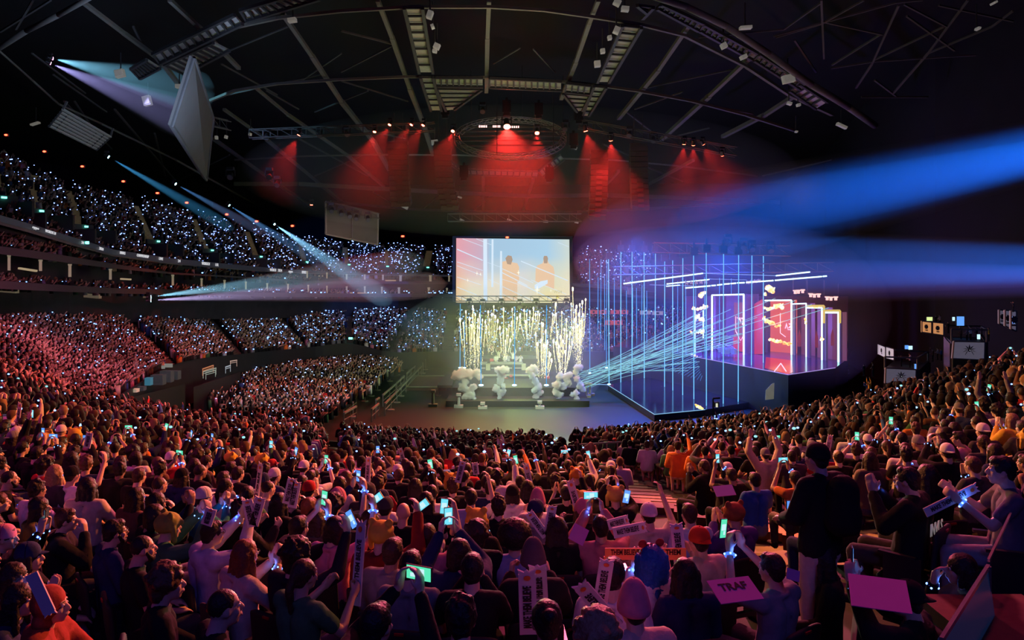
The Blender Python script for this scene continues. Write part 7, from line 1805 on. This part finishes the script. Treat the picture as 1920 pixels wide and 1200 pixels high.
def booth(pts, z1, label):
    """floor outline in the picture with distances; walls up to z1"""
    q = [P(x, y, d) for x, y, d in pts]; t = thing('booth', label, 'booth', q[0])
    mb = MB(); mb.poly(q, -.15, (0, 0, 1)); 
    for a, b_ in zip(q, q[1:] + q[:1]): mb.beam(V3((a.x, a.y, a.z / 2)), V3((b_.x, b_.y, b_.z / 2)), .12, max(.2, a.z))
    mb.build('platform', booth_m, t)
    for a, b_ in zip(q[:-1], q[1:]): MB().beam(a + V3((0, 0, z1)), b_ + V3((0, 0, z1)), .07).beam(a, a + V3((0, 0, z1)), .06).build('rail', steel_d, t)
booth([(1659, 692, 33.6), (1720, 694, 33.6), (1740, 680, 38), (1678, 677, 37)], .55, 'lower black presenters booth on the right')
booth([(1784, 641, 32.6), (1850, 642, 32.6), (1840, 632, 38), (1772, 631, 37)], .55, 'upper black presenters booth on the right')
mon = emat('blue monitor', (.12, .35, 1.0), 1.1); monw = emat('pale monitor', (.55, .85, 1.0), 1.2); mong = emat('green yellow monitor', (.75, .9, .35), 1.0)
for i, (x, y, w_, h_, d, m_, lb) in enumerate([(1801, 602, 13, 17, 36.5, mon, 'tall blue lit monitor above the upper booth'), (1788, 598, 4, 7, 36.5, monw, 'narrow bright monitor left of the tall blue monitor'), (1743, 598, 10, 7, 37, mong, 'green yellow monitor above the orange sign boards'), (1700, 651, 6, 7, 36, mon, 'small blue monitor in the lower booth'), (1707, 652, 7, 7, 36, monw, 'small pale monitor in the lower booth'), (1835, 631.5, 5, 9, 34, monw, 'slim cyan monitor in the upper booth'), (1900, 600, 4, 13, 29, mon, 'slim blue screen on the grey boards at the right edge'), (1717, 687, 4, 9, 33.8, mon, 'small deep blue screen at the end of the lower booth')]):
    k = d / F; t = thing('monitor', lb, 'monitor', P(x, y, d), local=True); MB().box((0, 0, 0), (w_ * k, .04, h_ * k)).build('screen', m_, t); MB().box((0, .05, 0), (w_ * k * 1.12, .06, h_ * k * 1.08)).box((0, .05, -h_ * k * .7), (.05, .05, h_ * k * .4)).build('case', black, t)
def stander(px, py, d, h_px, label, topc='black', pose='lap', trc='black', yaw=0.0, hair='short', hc=0, skin=0, z=None, **k):
    """a standing person whose feet are at (px, py); h_px tall in the picture"""
    f = P(px, py, d); sc = h_px / F * d / 1.86
    return person(f, yaw, pose, 'jumper', topc, hair, hc, skin=skin, trc=trc, sc=sc, stand=True, label=label, **k)
for x, y, d, h_, lb, tc, yw, ps in [
    (1706, 690, 34.5, 28, 'person in white and dark suit standing in the lower booth', 'white', 1.2, 'lap'),
    (1690, 690, 34.8, 24, 'person in black bending in the lower booth', 'black', 1.0, 'clap'),
    (1749, 678, 37, 24, 'person in brown standing behind the lower booth', 'brown', 1.0, 'phone1'),
    (1765, 676, 36.5, 22, 'person in blue jacket behind the lower booth, right one', 'blue', .8, 'lap'),
    (1758, 675, 37, 23, 'person in white shirt behind the lower booth, middle one', 'white', .9, 'lap'),
    (1762, 612, 37.5, 22, 'person in pale top standing above the orange boards', 'cream', .5, 'lap'),
    (1755, 611, 38, 20, 'person in black standing above the orange boards', 'black', .5, 'lap'),
    (1813, 641, 34, 26, 'person in grey jacket in the upper booth, left one', 'grey', .8, 'lap'),
    (1820, 640, 34.2, 28, 'person in pale shirt raising one arm in the upper booth', 'white', .7, 'phone1'),
    (1831, 640, 34.4, 26, 'person in black in the upper booth, right one', 'black', .8, 'lap'),
    (1802, 637, 35, 22, 'person in brown in the upper booth beside the tall monitor', 'brown', .9, 'lap'),
    (1854, 640, 33, 26, 'person in yellow lit top right of the upper booth', 'yellow', 1.0, 'lap'),
    (1778, 625, 36.4, 22, 'person in black beside the narrow bright monitor', 'black', .6, 'lap'),
    (1900, 585, 28, 20, 'person in dark top standing above the grey boards at the right edge', 'charcoal', 1.0, 'clap'),
    (1620, 705, 50, 22, 'person in dark clothes below the black drape, left of the booths', 'charcoal', .5, 'lap'),
    (1637, 706, 49, 24, 'person with raised camera below the black drape', 'brown', .5, 'phone1'),
    (1630, 748, 34, 34, 'person in yellow top standing above the crowd with raised hands', 'yellow', .6, 'up'),
    (1626, 748, 35, 30, 'person in pale blue top beside the yellow top', 'blue', .5, 'phone')]:
    stander(x, y, d, h_, lb, tc, ps, yaw=yw)
# team on the middle stage, all in white
for i, (x, y, yw, ps) in enumerate([(930, 684, 3.0, 'lap'), (935, 678, 2.8, 'up'), (947, 684, 3.1, 'lap'), (953, 683, 3.3, 'clap'), (962, 680, 3.0, 'up'), (967, 684, 2.9, 'lap'), (976, 684, 3.2, 'clap')]):
    stander(x, y + 9, 72 + (i % 2) * .8, 29 if y > 680 else 31, 'player in white team shirt on the middle stage, %s from the left' % nth(i), 'white', ps, yaw=yw, trc='black')
# performers on the right-hand stage
for x, y, h_, lb, tc, ps, yw in [(1293.5, 664, 24, 'performer in black standing left on the raised stage', 'black', 'lap', 2.5), (1319, 667, 27, 'performer in black playing in front of the free-standing neon tubes', 'black', 'stick', 2.8), (1329, 668, 22, 'performer in dark blue beside the leftmost doorway', 'navy', 'lap', 2.6), (1348, 660, 18, 'drummer behind the drum kit on the raised stage', 'charcoal', 'stick', 3.0)]:
    d_ = (CZ - 3.2) * F / (y - 500); stander(x, y, d_, h_, lb, tc, ps, yaw=yw)
t = thing('drum_kit', 'glittering blue drum kit in the leftmost neon doorway', 'drum kit', P(1362, 666, 64))
kit = mat('blue lit drum shell', (.2, .25, .6), .25, .4, emit=(.25, .4, 1), es=.25)
for x, y, r, h_ in [(1360, 663, .38, .5), (1352, 660, .25, .35), (1370, 661, .28, .4), (1376, 664, .25, .45), (1356, 656, .2, .2), (1364, 656, .2, .2)]:
    p = P(x, y, 63.5 + rnd.random()); MB().tube(p, p + V3((0, 0, h_)), r, r, 14).build('drum', kit, t)
for x, y in [(1349, 651), (1354, 648), (1360, 647), (1366, 649), (1372, 650), (1377, 654), (1347, 656), (1341, 652)]:
    p = P(x, y, 63.8 + rnd.random() * .5); MB().tube(p, p + V3((.02, .0, .03)), .28, .27, 14).tube(p, p - V3((0, 0, .9)), .015, n=4).build('cymbal', kit, t)
# audience camera crew silhouette on the near block
b = hero(1309, 800, 'person in black standing tall before the blue stage floor, seen from behind', pose='lap', top='jacket', topc='black', hair='short', stand=True, yaw=.1)
# rails of the cross aisle
rail_m = mat('pink lit steel rail', (.5, .42, .40), .35, .6)
for i, (a, b_, lb) in enumerate([((640, 836, 26), (830, 838, 25.2), 'double steel handrail crossing the near block, left stretch'), ((835, 838, 25.2), (1010, 837, 25.4), 'double steel handrail crossing the near block, middle stretch'), ((1076, 834, 25.8), (1178, 828, 26.4), 'double steel handrail right of the stairs, near stretch'), ((1238, 818, 28), (1300, 811, 28.5), 'double steel handrail right of the stairs, middle stretch'), ((1312, 810, 28.6), (1362, 802, 29), 'double steel handrail right of the stairs, far stretch'), ((62, 716, 26.5), (210, 748, 31), 'slim handrail over the left crowd, near stretch'), ((215, 750, 31.5), (385, 776, 36), 'slim handrail over the left crowd, far stretch'), ((1400, 792, 30), (1460, 784, 30), 'short handrail among the right crowd')]):
    A, B = P(*a), P(*b_); mb = MB().tube(A, B, .03, n=6).tube(A - V3((0, 0, .32)), B - V3((0, 0, .32)), .02, n=6)
    n = 5
    for k in range(n + 1): q = A.lerp(B, k / n); mb.tube(q, q - V3((0, 0, 1.1)), .025, n=6)
    tag(mb.build('handrail', rail_m), lb, 'handrail')
# lit aisle steps
step_m = mat('red brown aisle tread', (.10, .04, .018), .75, var=.35, scale=5); nose_m = mat('step nosing', (.17, .08, .04), .6)
for k in range(42):
    q = (k + .5) / 42; zt = None
    for (ax, ay), (bx, by) in zip(AISLE[:-1], AISLE[1:]): pass
    # find the aisle point on this row
    T, pts, L = SA.row(q); best = min(range(len(T)), key=lambda i: seg_d(pts[i][0], pts[i][1], AISLE)); x, y, z = pts[best]
    if seg_d(x, y, AISLE) > .8 or y < 5: continue
    tg_ = pts[min(best + 1, len(T) - 1)] - pts[best - 1]; R = Matrix.Rotation(math.atan2(tg_[1], tg_[0]), 3, 'Z'); c = V3((x, y, z - 1.22))
    t = thing('aisle_step', 'red brown aisle step of the near stairs, %s up from the front rail' % nth(41 - k), 'step', c, kind='structure', local=True)
    MB().box((0, 0, .05), (1.25, .80, .12), R).build('tread', step_m, t); MB().box(R @ V3((0, .40, .10)), (1.25, .04, .05), R).build('nosing', nose_m, t)
    MB().box(R @ V3((0, -.30, .18)), (1.25, .35, .14), R).build('half_tread', step_m, t)
# stairs at the lower right and the glazed rail beyond
for k, (x, y, d, w_) in enumerate([]):
    c = P(x, y + 25, d); R = Matrix.Rotation(.55, 3, 'Z')
    tag(MB().box(c, (w_, .34, .10), R).box(c + R @ V3((0, .2, .03)), (w_, .05, .1), R).build('stair_block', step_m, None), 'orange lit stair tread at the lower right, %s of the flight' % nth(k), 'step', kind='structure')
glass_m = mat('blue tinted guard glass', (.02, .05, .12), .15, emit=(.02, .06, .2), es=.10); edge_m = mat('polished guard edge', (.75, .72, .65), .2, .8)
A, B, C_ = P(1765, 1200, 4.3), P(1853, 1062, 5.3), P(1935, 880, 6.9)
t = thing('guard_rail', 'glazed guard with bright top edge at the lower right corner', 'guard rail', A)
MB().beam(A, B, .022, .03).beam(B + V3((.02, .03, .03)), C_, .016, .02).build('top_edge', edge_m, t)
MB().poly([A, B, B - V3((-.10, 0, .75)), A - V3((-.10, 0, .75))], .02).build('glass_panel', glass_m, t)
MB().tube(B, B - V3((0, 0, .9)), .02, n=8).tube(C_, C_ - V3((0, 0, .9)), .02, n=8).build('post', steel_d, t)
carpet = mat('dark red carpet', (.12, .03, .02), .95, var=.3, scale=20)
tag(MB().box(P(1890, 1140, 5.2) - V3((0, 0, .15)), (.8, .9, .1)).build('stair_block', carpet), 'dark red carpeted landing outside the guard rail, lower right corner', 'step', kind='structure')
light('SPOT', 'stair_light', P(1350, 500, 16), 9000, (1.0, .22, .05), V3((5.0, 10.5, 5.5)), 26, .6, .1)
light('SPOT', 'stair_light', P(1150, 480, 22), 5000, (1.0, .25, .08), V3((3.6, 16.5, 4.5)), 14, .7, .1)
# red fill on the seats' edges left out on purpose: the washes above do it
# control desks and cases in the dark gap between the left block and the floor crowd
case_m = mat('grey flight case', (.05, .055, .06), .6, emit=(.5, .6, .65), es=.035); cream_m = mat('cream box', (.6, .52, .35), .7, emit=(1, .85, .6), es=.25)
DW = [(230, 41), (240, 42), (300, 47.0), (330, 49), (390, 56), (445, 60.5), (460, 61)]
def FW(x, y, z=0.0): return P(x, y, prof(DW, x)) + V3((0, 0, z))
for x0, x1, yy_, lb in ((246, 340, 728, 'tall black scaffold deck under the control desk'), (374, 446, 706, 'tall black scaffold deck under the lit barriers')):
    a, b_ = FW(x0, yy_ + 8), FW(x1, yy_ - 14); zt = min(a.z, b_.z) ; zt = (a.z + b_.z) / 2; w_ = V3((0, 1.6, 0))
    tag(MB().quadbox([V3((a.x, a.y - 1, 0)), V3((b_.x, b_.y - 1, 0)), V3((b_.x, b_.y + .6, 0)), V3((a.x, a.y + .6, 0)), V3((a.x, a.y - 1, a.z - .3)), V3((b_.x, b_.y - 1, b_.z - .3)), V3((b_.x, b_.y + .6, b_.z - .3)), V3((a.x, a.y + .6, a.z - .3))]).build('scaffold_deck', booth_m), lb, 'scaffold deck')
t = thing('control_desk', 'grey control desk with racks in the dark gap beside the floor crowd', 'control desk', FW(315, 722))
for x, y, w_, h_ in [(297, 721, .75, .62), (313, 716, .7, .72), (328, 711, .6, .55)]:
    p = FW(x, y)
    MB().box(p + V3((0, 0, h_ / 2)), (w_, .5, h_)).box(p + V3((0, -.27, h_ * .6)), (w_ * .6, .06, h_ * .5)).build('rack', case_m, t)
MB().beam(FW(298, 726, .5), FW(330, 717, .5), .10).build('lit_edge', cream_m, t)
MB().box(FW(316, 713, .95), (.5, .08, .24)).box(FW(306, 715, .9), (.2, .08, .2)).build('monitor', emat('grey monitor', (.5, .5, .45), .35), t)
for i, (x, y, w_, h_, m_, lb) in enumerate([(252, 735, .42, .16, cream_m, 'small cream box on the floor at the tip of the dark gap'), (279, 722, .35, .42, mat('blue lit case', (.03, .12, .18), .6, emit=(.1, .5, .7), es=.25), 'blue lit equipment case beside the control desk'), (264, 732, .5, .2, case_m, 'low dark case beside the cream box')]):
    p = FW(x, y); tag(MB().box(p + V3((0, 0, h_ / 2)), (w_, .35, h_)).box(p + V3((0, 0, h_ + .015)), (w_ * 1.05, .38, .03)).build('flight_case', m_), lb, 'case')
for i, (a, b_, c) in enumerate([((380, 697), (400, 690), (1, .35, .15)), ((381, 702), (405, 695), (.55, .6, .5)), ((423, 693), (432, 690), (.7, .8, .9)), ((432, 682), (444, 680), (.9, .6, .5)), ((386, 704), (404, 699), (.5, .6, .5))]):
    tag(MB().beam(FW(*a, .2), FW(*b_, .2), .07).beam(FW(*a, .05), FW(*b_, .05), .04).beam(FW(*a, -.3), FW(*a, .2), .03).beam(FW(*b_, -.3), FW(*b_, .2), .03).build('lit_barrier', emat('lit barrier %d' % i, c, .45)), '%s lit low barrier in the dark gap, %s from the left' % (('red', 'grey', 'pale', 'pinkish', 'grey green')[i], nth(i)), 'barrier')
for o in bpy.data.objects:
    if o.get('_local') is not None: del o['_local']
